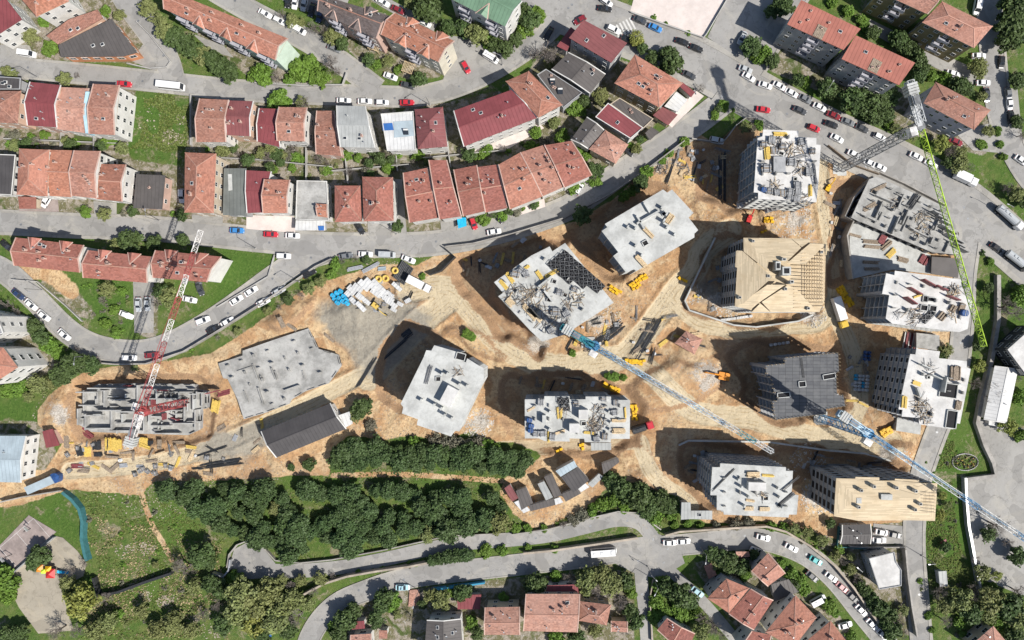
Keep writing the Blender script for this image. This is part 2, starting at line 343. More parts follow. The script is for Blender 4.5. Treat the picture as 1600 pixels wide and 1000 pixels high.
PLAZAS = [  # (name, polygon px, material)
 ('street_corner', [(1105, 58), (1150, -30), (1215, -30), (1195, 55), (1160, 95)], 'asphalt'),
 ('car_park', [(440, -40), (560, -40), (530, 38), (480, 18), (430, -5)], 'plaza'),
 ('forecourt', [(700, 55), (735, 60), (800, 88), (770, 120), (715, 145), (690, 132), (700, 100)], 'plaza'),
 ('square', [(998, -30), (1150, -30), (1100, 58), (985, 17)], 'pinkplaza'),
 ('turning_circle', [(360, 878), (366, 858), (385, 848), (410, 855), (430, 880), (425, 902), (390, 905), (366, 896)], 'asphalt'),
 ('junction_apron', [(960, 845), (1030, 835), (1060, 850), (1070, 880), (1030, 905), (990, 895), (950, 875)], 'asphalt'),
 ('service_court', [(1525, 655), (1545, 655), (1600, 670), (1660, 680), (1660, 935), (1600, 932), (1560, 915), (1535, 905), (1518, 850), (1508, 790), (1505, 750), (1550, 740), (1545, 712)], 'plaza'),
 ('playground_path', [(20, 890), (75, 835), (98, 840), (120, 860), (135, 880), (130, 900), (95, 920), (115, 985), (60, 990), (30, 950), (15, 920)], 'pathdirt'),
 ('ball_court', [(-10, 862), (45, 805), (88, 831), (24, 890)], 'court'),
 ('courtyard', [(60, 100), (45, 70), (0, 70), (0, 92)], 'plaza'),
 ('driveway', [(208, 440), (240, 440), (240, 520), (210, 520)], 'plaza'),
 ('street_corner_yard', [(205, 95), (230, 60), (262, 103), (240, 110)], 'plaza'),
 ('cafe_terrace', [(1040, 190), (1085, 140), (1100, 150), (1050, 200)], 'pinkplaza'),
 ('apartment_path', [(1360, 30), (1440, 70), (1530, 110), (1520, 135), (1440, 95), (1350, 45)], 'plaza'),
 ('parking_court', [(1365, 818), (1410, 822), (1412, 850), (1362, 850)], 'plaza'),
 ('forecourt_slab', [(574, 347), (611, 347), (611, 368), (576, 369)], 'plaza'),
 ('forecourt_slab', [(614, 280), (628, 280), (636, 369), (616, 369)], 'plaza'),
 ('forecourt_slab', [(688, 346), (712, 340), (714, 360), (690, 366)], 'plaza'),
 ('forecourt_slab', [(756, 336), (795, 328), (797, 345), (760, 353)], 'plaza'),
 ('forecourt_slab', [(800, 328), (850, 310), (853, 325), (804, 342)], 'pinkplaza'),
 ('forecourt_slab', [(30, 308), (90, 310), (92, 331), (30, 330)], 'court'),
 ('forecourt_slab', [(146, 314), (182, 317), (182, 336), (147, 334)], 'plaza'),
 ('forecourt_slab', [(300, 335), (348, 338), (348, 350), (300, 348)], 'plaza'),
 ('forecourt_slab', [(385, 336), (460, 338), (462, 364), (385, 358)], 'pinkplaza'),
 ('forecourt_slab', [(725, 225), (760, 222), (840, 190), (850, 200), (790, 235), (735, 242)], 'pinkplaza'),
 ('forecourt_slab', [(190, 140), (205, 145), (200, 215), (185, 214)], 'plaza'),
 ('garden_yard', [(300, 52), (350, 72), (365, 90), (330, 80)], 'plaza'),
 ('garage_court', [(1490, 205), (1560, 190), (1575, 240), (1520, 235)], 'plaza'),
 ('east_apron', [(1540, 130), (1590, 140), (1600, 245), (1560, 240)], 'plaza'),
]
faces_in, cls = [], []
verts_in = []
def addpoly(poly, c):
    i = len(verts_in); verts_in.extend([Vector((p[0], p[1])) for p in poly]); faces_in.append(list(range(i, i+len(poly)))); cls.append(c)
def strip(pts, wpx, c):
    q = [Vector(P(*p)[:2]) for p in pts]; hw = wpx*S/2
    L, R = [], []
    for i, p in enumerate(q):
        d = (q[min(i+1, len(q)-1)]-q[max(i-1, 0)]).normalized(); n = Vector((-d.y, d.x))*hw
        L.append(p+n); R.append(p-n)
    for i in range(len(q)-1): addpoly([R[i], R[i+1], L[i+1], L[i]], c)
RSM = [(n_, smooth(p), w_, pv) for n_, p, w_, pv in ROADS]
jit = 0.0
for k, (n_, p, w_, pv) in enumerate(RSM): strip(p, w_, ('road', k))
for k, (n_, poly, m_) in enumerate(PLAZAS): addpoly(ccw([tuple(P(*p)[:2]) for p in poly]), ('plaza', k))
for k, (n_, p, w_, pv) in enumerate(RSM):
    if pv: strip(p, w_+2*pv, ('pave', k))
vo_, eo_, fo_, ov_, oe_, of_ = delaunay_2d_cdt(verts_in, [], faces_in, 1, 1e-4)
buckets = {}
for f, o in zip(fo_, of_):
    cs = [cls[i] for i in o]
    if not cs: continue
    rd = [c for c in cs if c[0] == 'road']; pl = [c for c in cs if c[0] == 'plaza']
    c = rd[0] if rd else (pl[0] if pl else ('pave', 0))
    buckets.setdefault(c, []).append(f)
def tri_mesh(name, tris, z, mat, skirt=0.0):
    used = {}; vs = []; fs = []; ec = {}
    for f in tris:
        a = []
        for i in f:
            if i not in used: used[i] = len(vs); vs.append((vo_[i].x, vo_[i].y, z))
            a.append(used[i])
        (x0, y0, _), (x1, y1, _), (x2, y2, _) = (vs[a[0]], vs[a[1]], vs[a[2]])
        if (x1-x0)*(y2-y0)-(x2-x0)*(y1-y0) < 0: a = a[::-1]
        fs.append(a)
        for k in range(3):
            e = (a[k], a[(k+1) % 3]); ec[e] = 1
    if skirt:
        n = len(vs); vs += [(x, y, z-skirt) for x, y, _ in vs]
        for (a, b) in list(ec):
            if (b, a) not in ec: fs.append([b, a, a+n, b+n])
    me = bpy.data.meshes.new(name); me.from_pydata(vs, [], fs); me.materials.append(mat); me.update()
    o = bpy.data.objects.new(name, me); COL.objects.link(o); o['kind'] = 'structure'; return o
for c, tris in buckets.items():
    if c[0] == 'road': tri_mesh(ROADS[c[1]][0], tris, 0.0, M['asphalt'], 0.3)
    elif c[0] == 'plaza': tri_mesh(PLAZAS[c[1]][0], tris, 0.02, M[PLAZAS[c[1]][2]], 0.3)
    else: tri_mesh('pavement', tris, 0.12, M['paving'], 0.3)

# ------------------------------------------------------------------ terrain: one sheet with relief; masks say what covers it
def axis(a, b, st, far):
    m = np.arange(a, b+st/2, st); e = np.array([3, 8, 20, 50, 120, 300, 800, 2200.0])
    return np.concatenate([(m[0]-e)[::-1], m, m[-1]+e])
GX = axis(-176, 176, 0.55, 1); GY = axis(-116, 116, 0.55, 1)
TX, TY = np.meshgrid(GX, GY)
TPX, TPY = TX/S+800, 500-TY/S
def pip(poly, X=None, Y=None):
    X = TPX if X is None else X; Y = TPY if Y is None else Y
    r = np.zeros(X.shape, bool); n = len(poly)
    for i in range(n):
        x0, y0 = poly[i]; x1, y1 = poly[(i+1) % n]
        if y0 == y1: continue
        c = ((y0 > Y) != (y1 > Y)) & (X < (x1-x0)*(Y-y0)/(y1-y0)+x0); r ^= c
    return r
def pdist(pts):
    d = np.full(TPX.shape, 1e9)
    for (x0, y0), (x1, y1) in zip(pts[:-1], pts[1:]):
        dx, dy = x1-x0, y1-y0; L = dx*dx+dy*dy or 1
        t = np.clip(((TPX-x0)*dx+(TPY-y0)*dy)/L, 0, 1)
        d = np.minimum(d, np.hypot(TPX-x0-t*dx, TPY-y0-t*dy))
    return d
def blur(a, r):
    a = a.astype(float)
    for ax in (0, 1):
        for _ in range(2):
            c = np.cumsum(np.pad(a, [(r+1, r) if i == ax else (0, 0) for i in (0, 1)], 'edge'), axis=ax)
            a = (np.take(c, range(2*r+1, c.shape[ax]), ax)-np.take(c, range(0, c.shape[ax]-2*r-1), ax))/(2*r+1)
    return a
def vnoise(sc, seed, X=None, Y=None):
    X = (TX if X is None else X)/sc+500; Y = (TY if Y is None else Y)/sc+500
    g = np.random.RandomState(seed).rand(257, 257)
    xi, yi = np.floor(X).astype(int), np.floor(Y).astype(int); fx, fy = X-xi, Y-yi
    fx = fx*fx*(3-2*fx); fy = fy*fy*(3-2*fy); q = lambda a, b: g[np.mod(yi+b, 257), np.mod(xi+a, 257)]
    return (q(0, 0)*(1-fx)+q(1, 0)*fx)*(1-fy)+(q(0, 1)*(1-fx)+q(1, 1)*fx)*fy
SITE = [(60, 640), (85, 610), (130, 582), (180, 572), (250, 566), (330, 552), (380, 520), (430, 485), (470, 455), (530, 432), (600, 412), (650, 415), (690, 395), (740, 385), (830, 362), (900, 345), (960, 310), (1040, 232), (1085, 205), (1120, 225), (1150, 195), (1290, 222), (1330, 262), (1400, 297), (1500, 345), (1500, 420), (1498, 500), (1480, 600), (1445, 680), (1425, 740), (1418, 815), (1365, 820), (1330, 850), (1300, 840), (1260, 828), (1190, 815), (1100, 818), (1060, 775), (1035, 770), (1000, 758), (960, 745), (945, 765), (925, 790), (870, 822), (830, 825), (800, 800), (780, 770), (790, 745), (850, 712), (800, 690), (760, 690), (740, 672), (690, 690), (640, 680), (600, 688), (545, 680), (515, 705), (515, 742), (430, 745), (330, 752), (240, 752), (220, 775), (190, 772), (110, 765), (30, 790), (-60, 800), (-60, 730), (70, 735), (100, 690), (60, 665)]
PLANT = [(240, 752), (515, 745), (515, 705), (545, 680), (640, 690), (700, 690), (850, 712), (790, 745), (790, 830), (600, 862), (440, 882), (360, 835), (300, 790)]
YARDS = [[(-60, 195), (190, 205), (205, 250), (285, 260), (285, 342), (-60, 334)], [(300, 140), (700, 160), (780, 140), (930, 240), (940, 262), (900, 306), (840, 330), (760, 354), (620, 370), (500, 370), (290, 348), (290, 225)], [(860, 60), (1090, 130), (960, 260), (830, 240), (820, 120)], [(-60, -60), (170, -60), (245, 100), (-60, 90)], [(-60, 130), (215, 120), (200, 225), (-60, 215)], [(245, 0), (470, 100), (540, 130), (400, 130)], [(490, 20), (600, 20), (700, 80), (690, 120), (640, 125), (560, 95)], [(1190, 60), (1440, 150), (1400, 190), (1200, 110)], [(1380, 140), (1560, 190), (1540, 245), (1390, 200)], [(560, 930), (780, 905), (990, 890), (990, 1040), (520, 1040)], [(1080, 880), (1200, 860), (1330, 980), (1330, 1040), (1190, 1040)], [(1270, 830), (1420, 815), (1425, 1000), (1340, 930)], [(-60, 480), (40, 490), (110, 560), (50, 600), (-60, 600)], [(-60, 655), (70, 660), (100, 740), (-60, 780)], [(215, 445), (245, 445), (245, 530), (215, 525)], [(55, 435), (110, 440), (155, 500), (120, 495)]]
LUSH = [[(200, 140), (300, 148), (300, 248), (190, 248)], [(345, 390), (430, 395), (425, 435), (330, 480)], [(-20, 625), (55, 622), (65, 668), (-20, 668)], [(40, 800), (105, 768), (140, 870), (90, 840)], [(1440, 690), (1510, 690), (1520, 860), (1440, 900)], [(100, 430), (200, 430), (210, 530), (150, 510)], [(1550, 430), (1660, 420), (1660, 520), (1545, 510)], [(1555, 250), (1590, 255), (1595, 282), (1560, 270)]]
TRACKS = [([(640, 455), (700, 450), (740, 490), (775, 530), (820, 560), (880, 573), (950, 568), (990, 540), (1030, 490), (1055, 455), (1085, 425), (1100, 390), (1140, 360)], 36), ([(1050, 470), (1090, 505), (1150, 517), (1230, 512), (1290, 500), (1305, 430), (1290, 340), (1280, 240)], 22), ([(880, 573), (985, 560), (1080, 640), (1180, 655), (1280, 685), (1390, 690)], 34), ([(560, 590), (500, 620), (430, 655), (330, 700), (230, 725), (110, 735)], 26), ([(700, 470), (640, 520), (575, 590)], 40), ([(1000, 690), (1020, 740), (1080, 790)], 24), ([(720, 700), (830, 700), (990, 690)], 22), ([(1300, 480), (1335, 560), (1340, 640), (1300, 680)], 26), ([(60, 450), (100, 470), (135, 490)], 14)]
PATHS = [([(222, 775), (235, 815), (255, 850), (268, 875)], 7), ([(520, 743), (640, 742), (790, 752)], 7), ([(30, 420), (80, 430), (110, 455)], 22)]
GRAVEL = [[(480, 470), (640, 460), (690, 500), (600, 590), (560, 600), (545, 545), (500, 520)], [(280, 690), (420, 650), (440, 690), (330, 740)], [(1300, 350), (1330, 300), (1350, 350), (1440, 420), (1320, 430)], [(1070, 440), (1110, 430), (1150, 490), (1080, 470)]]
RUBBLE = [(1240, 355, 60), (1270, 490, 30), (750, 660, 30), (930, 505, 30), (1130, 475, 45), (1270, 775, 40), (720, 655, 35), (1105, 590, 50), (90, 650, 40), (840, 530, 40), (1400, 625, 40), (1390, 710, 40), (1040, 250, 40)]
MOUNDS = [(1075, 575, 55, 26, 3.2), (1030, 610, 40, 30, 2.0), (548, 488, 28, 16, 2.6), (545, 525, 22, 14, 1.8), (1385, 640, 30, 26, 2.6), (1395, 705, 32, 24, 2.6), (95, 645, 38, 45, 2.2), (170, 578, 60, 10, 2.0), (300, 560, 80, 10, 1.6), (440, 505, 40, 12, 1.8), (1070, 250, 60, 30, 1.2), (720, 525, 45, 14, 1.6), (1120, 800, 50, 10, 1.0), (1000, 745, 25, 12, 1.5), (1130, 550, 50, 14, 1.4), (620, 600, 20, 20, 1.0), (830, 535, 45, 10, 1.4)]
BENCH = [([(715, 400), (760, 388), (870, 355), (900, 370), (860, 385), (775, 440), (770, 470), (850, 545), (840, 556), (790, 527), (740, 470), (715, 440)], -2.6),
 ([(880, 352), (960, 314), (1012, 284), (1040, 296), (945, 350), (940, 370), (980, 428), (960, 440), (925, 410)], -2.2), ([(600, 545), (640, 505), (690, 530), (650, 620), (625, 640), (590, 610)], -1.8),
 ([(790, 592), (900, 580), (975, 606), (1000, 640), (1000, 690), (930, 715), (800, 700), (785, 640)], -1.6), ([(1090, 228), (1150, 205), (1180, 215), (1175, 325), (1140, 332), (1100, 300)], -2.4),
 ([(1116, 372), (1093, 420), (1073, 462), (1069, 470), (1076, 485), (1145, 508), (1180, 511), (1245, 502), (1285, 490), (1200, 400), (1150, 370)], -1.2), ([(1140, 548), (1190, 530), (1310, 545), (1325, 640), (1210, 662), (1165, 620)], -1.8),
 ([(1060, 692), (1290, 706), (1420, 727), (1420, 750), (1260, 740), (1100, 795), (1065, 740)], -2.4), ([(112, 602), (150, 587), (320, 590), (336, 620), (330, 676), (290, 690), (132, 686), (112, 650)], -1.6),
 ([(1290, 290), (1350, 275), (1330, 345), (1330, 440), (1300, 440), (1308, 340)], -2.2), ([(985, 603), (1040, 568), (1108, 572), (1132, 600), (1060, 640), (1010, 642)], 1.3), ([(1372, 612), (1412, 622), (1420, 655), (1385, 662)], 1.6), ([(1380, 692), (1425, 690), (1425, 728), (1390, 722)], 1.5),
 ([(690, 505), (745, 515), (795, 560), (770, 562), (725, 540)], 1.1), ([(1000, 500), (1060, 500), (1110, 545), (1040, 575), (985, 560)], .7), ([(1090, 300), (1140, 335), (1130, 360), (1085, 340)], .9), ([(395, 500), (460, 470), (500, 470), (440, 515)], 1.2), ([(960, 700), (1010, 700), (1060, 790), (1030, 770), (985, 745)], .8)]
dirt = blur(pip(SITE), 1); 
road_d = np.full(TPX.shape, 1e9); road_in = np.zeros(TPX.shape, bool)
for n_, p, w_, pv in RSM: road_d = np.minimum(road_d, pdist(p)-w_/2-pv)
plz = np.zeros(TPX.shape, bool)
for n_, poly, m_ in PLAZAS: plz |= pip(poly)
plzb = blur(plz, 4)
yard = np.zeros(TPX.shape, bool)
for p in YARDS: yard |= pip(p)
lush = np.zeros(TPX.shape, bool)
for p in LUSH: lush |= pip(p)
gravel = np.zeros(TPX.shape, bool)
for p in GRAVEL: gravel |= pip(p)
track = np.zeros(TPX.shape)
lat = np.full(TPX.shape, 60.0); berm = np.zeros(TPX.shape)
for p, w_ in TRACKS:
    d_ = pdist(smooth(p)); track = np.maximum(track, np.clip(1.2-d_/(w_*0.62), 0, 1)); lat = np.minimum(lat, d_); berm = np.maximum(berm, np.exp(-((d_-w_*.56)/3.0)**2)*(w_ > 20))
path = np.zeros(TPX.shape)
for p, w_ in PATHS: path = np.maximum(path, np.clip(1.3-pdist(smooth(p))/(w_*0.75), 0, 1))
rub = np.zeros(TPX.shape)
for x, y, r in RUBBLE: rub = np.maximum(rub, np.clip(1.05-np.hypot(TPX-x, TPY-y)/r, 0, 1)*(.35+1.1*vnoise(3.5, 31)))
plantm = blur(pip(PLANT), 6)
inner = blur(pip(SITE), 5)
fb = (vnoise(9, 1)-.5)*1.0+(vnoise(3.2, 2)-.5)*0.55+(vnoise(1.5, 3)-.5)*0.32
rough_site = np.clip(inner*2-1, 0, 1)*(1-0.8*track)
TZ = (fb*0.9+(vnoise(1.15, 41)-.5)*0.35)*rough_site*(1+0.8*rub)
bump = np.zeros(TPX.shape)
for x, y, rx, ry, h in MOUNDS: bump += h*np.exp(-(((TPX-x)/rx)**2+((TPY-y)/ry)**2)*1.1)*(1+0.5*(vnoise(2.5, 9)-.5))
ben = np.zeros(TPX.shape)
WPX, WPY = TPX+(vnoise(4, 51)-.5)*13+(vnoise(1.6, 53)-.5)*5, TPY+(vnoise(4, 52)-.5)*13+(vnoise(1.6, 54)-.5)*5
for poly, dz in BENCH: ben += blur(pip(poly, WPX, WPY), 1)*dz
berm *= (track < .45)*vnoise(6, 61)
TZ += (bump*0.8+ben+berm*1.1)*np.clip(inner*1.6-0.4, 0, 1)
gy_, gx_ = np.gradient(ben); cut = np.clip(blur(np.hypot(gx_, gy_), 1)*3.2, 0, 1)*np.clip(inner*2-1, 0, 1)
TZ += fb*0.22*(1-inner)*(1-yard)
att = np.clip(road_d/14, 0, 1); att = att*att*(3-2*att)*np.clip(1-plzb*2.5, 0, 1)
far = (np.abs(TX) > 176) | (np.abs(TY) > 116)
TZ = np.where(far, 0, TZ)*att-0.12
m1 = np.stack([np.maximum(dirt, path), np.clip(blur(lush, 3), 0, 1), track, np.ones_like(dirt)], -1).astype(np.float32)
m2 = np.stack([blur(gravel, 6), blur(yard, 2), np.maximum(rub, 0), np.ones_like(dirt)], -1).astype(np.float32)
ny, nx = TX.shape
me = bpy.data.meshes.new('ground'); me.vertices.add(nx*ny)
me.vertices.foreach_set('co', np.stack([TX, TY, TZ], -1).astype(np.float32).ravel())
idx = np.arange(nx*ny).reshape(ny, nx)
q = np.stack([idx[:-1, :-1], idx[:-1, 1:], idx[1:, 1:], idx[1:, :-1]], -1).reshape(-1, 4)
me.loops.add(q.size); me.loops.foreach_set('vertex_index', q.ravel().astype(np.int32))
me.polygons.add(len(q)); me.polygons.foreach_set('loop_start', np.arange(0, q.size, 4, dtype=np.int32))
me.polygons.foreach_set('use_smooth', np.ones(len(q), bool))
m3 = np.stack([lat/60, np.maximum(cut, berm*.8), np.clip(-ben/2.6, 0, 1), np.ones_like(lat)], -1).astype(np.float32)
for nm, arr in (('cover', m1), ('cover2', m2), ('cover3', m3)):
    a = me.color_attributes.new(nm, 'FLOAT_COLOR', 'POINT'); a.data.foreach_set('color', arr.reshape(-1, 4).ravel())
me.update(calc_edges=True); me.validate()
ground = bpy.data.objects.new('ground', me); COL.objects.link(ground); ground['kind'] = 'structure'
def tz(px, py):
    X, Y = (px-800)*S, (500-py)*S
    i = int(np.clip(np.searchsorted(GX, X)-1, 0, nx-2)); j = int(np.clip(np.searchsorted(GY, Y)-1, 0, ny-2))
    return float(max(TZ[j, i], TZ[j, i+1], TZ[j+1, i], TZ[j+1, i+1]))
def tzmin(px, py):
    X, Y = (px-800)*S, (500-py)*S
    i = int(np.clip(np.searchsorted(GX, X)-1, 0, nx-2)); j = int(np.clip(np.searchsorted(GY, Y)-1, 0, ny-2))
    return float(min(TZ[j, i], TZ[j, i+1], TZ[j+1, i], TZ[j+1, i+1]))
n = N('earth_and_grass', 0.95, spec=0.15)
c1 = n.attr('cover'); c2 = n.attr('cover2')
na = n.noise(0.05, 5, 0.6); nb = n.noise(0.35, 5, 0.65, dist=0.5); nc = n.noise(1.15, 6, 0.72); nd = n.noise(2.8, 5, 0.75); ne = n.noise(0.13, 5, 0.62, dist=0.8)
soil = n.mix(n.ramp(ne, 0.42, 0.58), (.61, .445, .26), (.48, .29, .15))
soil = n.mix(n.ramp(nb, 0.5, 0.75), soil, (.60, .465, .30))
soil = n.mix(n.math('MULTIPLY', n.ramp(nc, 0.47, 0.64), 0.8), soil, (.31, .195, .11))
soil = n.mix(n.math('MULTIPLY', n.ramp(na, 0.52, 0.7), 0.4), soil, (.42, .34, .25))
trk = n.mix(n.ramp(nb, 0.35, 0.7), (.60, .505, .345), (.54, .45, .305))
c3 = n.attr('cover3')
rut = n.math('SINE', n.math('ADD', n.math('MULTIPLY', c3[0], 62.0), n.math('MULTIPLY', ne, 9.0)))
rutm = n.math('MULTIPLY', n.ramp(rut, 0.45, 0.95), n.ramp(nb, 0.42, 0.6))
trk = n.mix(n.math('MULTIPLY', rutm, 0.8), trk, (.40, .295, .17))
soil = n.mix(n.ramp(n.math('ADD', c1[2], n.math('MULTIPLY', n.math('SUBTRACT', nb, 0.5), 0.4)), 0.30, 0.44), soil, trk)
grv = n.mix(n.ramp(nc, 0.35, 0.7), (.36, .33, .27), (.27, .245, .20))
soil = n.mix(n.ramp(n.math('ADD', c2[0], n.math('MULTIPLY', n.math('SUBTRACT', ne, 0.5), 1.2)), 0.35, 0.8), soil, grv)
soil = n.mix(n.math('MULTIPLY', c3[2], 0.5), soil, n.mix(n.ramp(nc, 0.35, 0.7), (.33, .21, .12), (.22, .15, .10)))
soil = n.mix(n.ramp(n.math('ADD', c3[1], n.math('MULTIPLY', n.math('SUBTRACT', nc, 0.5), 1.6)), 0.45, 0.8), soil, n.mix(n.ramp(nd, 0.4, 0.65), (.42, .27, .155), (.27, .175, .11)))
rubc = n.mix(n.ramp(nd, 0.4, 0.65), (.56, .52, .46), (.27, .225, .18))
soil = n.mix(n.ramp(n.math('ADD', c2[2], n.math('MULTIPLY', n.math('SUBTRACT', nc, 0.5), 1.4)), 0.5, 0.85), soil, rubc)
soil = n.mix(n.math('MULTIPLY', n.ramp(nd, 0.45, 0.75), 0.24), soil, (.30, .21, .125))
gr = n.mix(n.ramp(nb, 0.35, 0.7), (.075, .135, .028), (.15, .175, .055))
gr = n.mix(n.ramp(na, 0.45, 0.65), gr, (.09, .155, .03))
gr = n.mix(n.math('MULTIPLY', n.ramp(nc, 0.55, 0.75), 0.7), gr, (.22, .20, .12))
gr = n.mix(n.math('MULTIPLY', n.ramp(nd, 0.5, 0.8), 0.5), gr, (.045, .07, .02))
gl = n.mix(n.ramp(nc, 0.35, 0.7), (.055, .12, .02), (.10, .17, .034))
gl = n.mix(n.math('MULTIPLY', n.ramp(ne, 0.5, 0.7), 0.6), gl, (.14, .15, .06))
gl = n.mix(n.math('MULTIPLY', n.ramp(nd, 0.5, 0.75), 0.5), gl, (.035, .06, .015))
gr = n.mix(n.math('MULTIPLY', c1[1], 0.85), gr, gl)
gr = n.mix(n.math('MULTIPLY', n.ramp(n.math('ADD', ne, n.math('MULTIPLY', nc, 0.5)), 0.80, 0.94), 0.8), gr, n.mix(n.ramp(nd, .4, .65), (.33, .28, .20), (.20, .17, .11)))
yd = n.mix(n.ramp(nb, 0.42, 0.56), (.33, .29, .235), (.16, .15, .08))
yd = n.mix(n.ramp(nc, 0.55, 0.65), yd, (.40, .375, .34))
yd = n.mix(n.ramp(ne, 0.56, 0.66), yd, (.085, .115, .035))
gr = n.mix(n.ramp(n.math('ADD', c2[1], n.math('MULTIPLY', n.math('SUBTRACT', nc, 0.5), 0.4)), 0.4, 0.6), gr, yd)
col = n.mix(n.ramp(n.math('ADD', c1[0], n.math('ADD', n.math('MULTIPLY', n.math('SUBTRACT', nb, 0.5), 0.7), n.math('MULTIPLY', n.math('SUBTRACT', nc, 0.5), 0.5))), 0.4, 0.6), gr, soil)
n.bump(n.math('ADD', n.math('MULTIPLY', nc, 1.0), n.math('MULTIPLY', nd, 0.5)), 1.0, 0.5)
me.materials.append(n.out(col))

# ------------------------------------------------------------------ shared small meshes
def m_window(w=1.2, h=1.35):
    mb = MB(); mb.box(0, -0.03, 0, w-0.1, 0.06, h-0.1, 0, 1)
    for x, z, sx, sz in ((0, h/2, w+.1, .12), (0, -h/2, w+.2, .12), (-w/2, 0, .1, h), (w/2, 0, .1, h), (0, 0, .06, h)): mb.box(x, -0.05, z, sx, .1, sz, 0, 0)
    return mb.mesh('window', [M['frame'], M['glass']])
W_HOUSE = m_window(); W_WIDE = m_window(1.9, 1.4); W_SMALL = m_window(0.7, 0.8)
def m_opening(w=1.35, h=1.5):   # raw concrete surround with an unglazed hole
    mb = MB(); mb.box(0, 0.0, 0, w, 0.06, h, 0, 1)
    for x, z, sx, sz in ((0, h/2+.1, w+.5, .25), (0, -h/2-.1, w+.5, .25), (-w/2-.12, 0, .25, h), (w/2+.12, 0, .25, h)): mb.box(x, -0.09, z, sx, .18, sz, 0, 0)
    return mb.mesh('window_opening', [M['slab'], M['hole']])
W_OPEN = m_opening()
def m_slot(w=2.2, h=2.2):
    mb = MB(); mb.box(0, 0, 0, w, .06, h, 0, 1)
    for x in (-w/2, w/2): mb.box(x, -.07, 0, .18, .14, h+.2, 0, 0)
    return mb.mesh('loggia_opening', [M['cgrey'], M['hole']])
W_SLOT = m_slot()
def m_balcony(w=3.4, d=1.3):
    mb = MB(); mb.box(0, -d/2, 0, w, d, .16)
    mb.box(0, -d+.05, .55, w, .1, .95); mb.box(-w/2+.05, -d/2, .55, .1, d-.2, .95); mb.box(w/2-.05, -d/2, .55, .1, d-.2, .95)
    mb.box(0, -.03, 1.2, 1.8, .06, 2.0, 0, 1)
    return mb.mesh('balcony', [M['w_lavender'], M['glass']])
BALC = m_balcony()
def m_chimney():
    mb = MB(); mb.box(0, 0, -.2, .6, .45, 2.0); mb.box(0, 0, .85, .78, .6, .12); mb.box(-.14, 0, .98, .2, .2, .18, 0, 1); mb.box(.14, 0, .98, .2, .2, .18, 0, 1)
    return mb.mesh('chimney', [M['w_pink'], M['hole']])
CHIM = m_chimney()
def m_skylight():
    mb = MB(); mb.box(0, 0, 0, 1.1, .9, .3); mb.box(0, 0, .16, .9, .7, .06, 0, 1); return mb.mesh('skylight', [M['frame'], M['glass']])
SKYL = m_skylight()
def m_heater():      # roof water heater: tank on a frame with a tilted collector
    mb = MB(); mb.tube((-.7, .5, .9), (.7, .5, .9), .28, .28, 8)
    mb.hexa([(-.8, -.9, .1), (.8, -.9, .1), (.8, .3, .75), (-.8, .3, .75), (-.8, -.9, .18), (.8, -.9, .18), (.8, .3, .83), (-.8, .3, .83)], 1)
    for x in (-.6, .6): mb.bar((x, .5, 0), (x, .5, .8), .06, 0)
    return mb.mesh('water_heater', [M['frame'], M['glass']])
HEAT = m_heater()

def m_dish():
    mb = MB(); n = 10
    for z, r_ in ((0, .04), (.06, .22), (.16, .38)): mb.v += [(r_*math.cos(6.283*k/n), -z*1.2+r_*math.sin(6.283*k/n)*.3, r_*math.sin(6.283*k/n)+.9) for k in range(n)]
    for l in range(2):
        for k in range(n): mb.f.append((l*n+k, l*n+(k+1) % n, l*n+n+(k+1) % n, l*n+n+k)); mb.m.append(0)
    mb.bar((0, .05, -.4), (0, .05, .9), .07); mb.bar((0, 0, .9), (0, -.5, .95), .04); return mb.mesh('satellite_dish', M['frame'])
DISH = m_dish()
def m_flue():
    mb = MB(); mb.tube((0, 0, -.5), (0, 0, .9), .12, .12, 8); mb.tube((0, 0, .9), (0, 0, 1.0), .22, .2, 8); return mb.mesh('flue', M['galv'])
FLUE = m_flue()
def wall_items(parent, base, poly, zs, spacing, me, name, margin=1.0, allsides=False, every=1, off=0.0, minlen=1.9):
    n = len(poly)
    for i in range(n):
        a, b = Vector(poly[i][:2]), Vector(poly[(i+1) % n][:2]); e = b-a; L = e.length
        if L < minlen: continue
        e.normalize(); nrm = Vector((e.y, -e.x)); mid = (a+b)/2
        if not allsides and nrm.dot((Vector((XC, YC))-mid).normalized()) < -0.15: continue
        k = max(1, int((L-margin)/spacing)); rz = math.atan2(e.y, e.x)
        for j in range(k):
            if every > 1 and j % every: continue
            p = a+e*(L*(j+.5)/k)+nrm*off
            for z in zs: inst(name, me, parent, (p.x-base.x, p.y-base.y, z-base.z), rz)

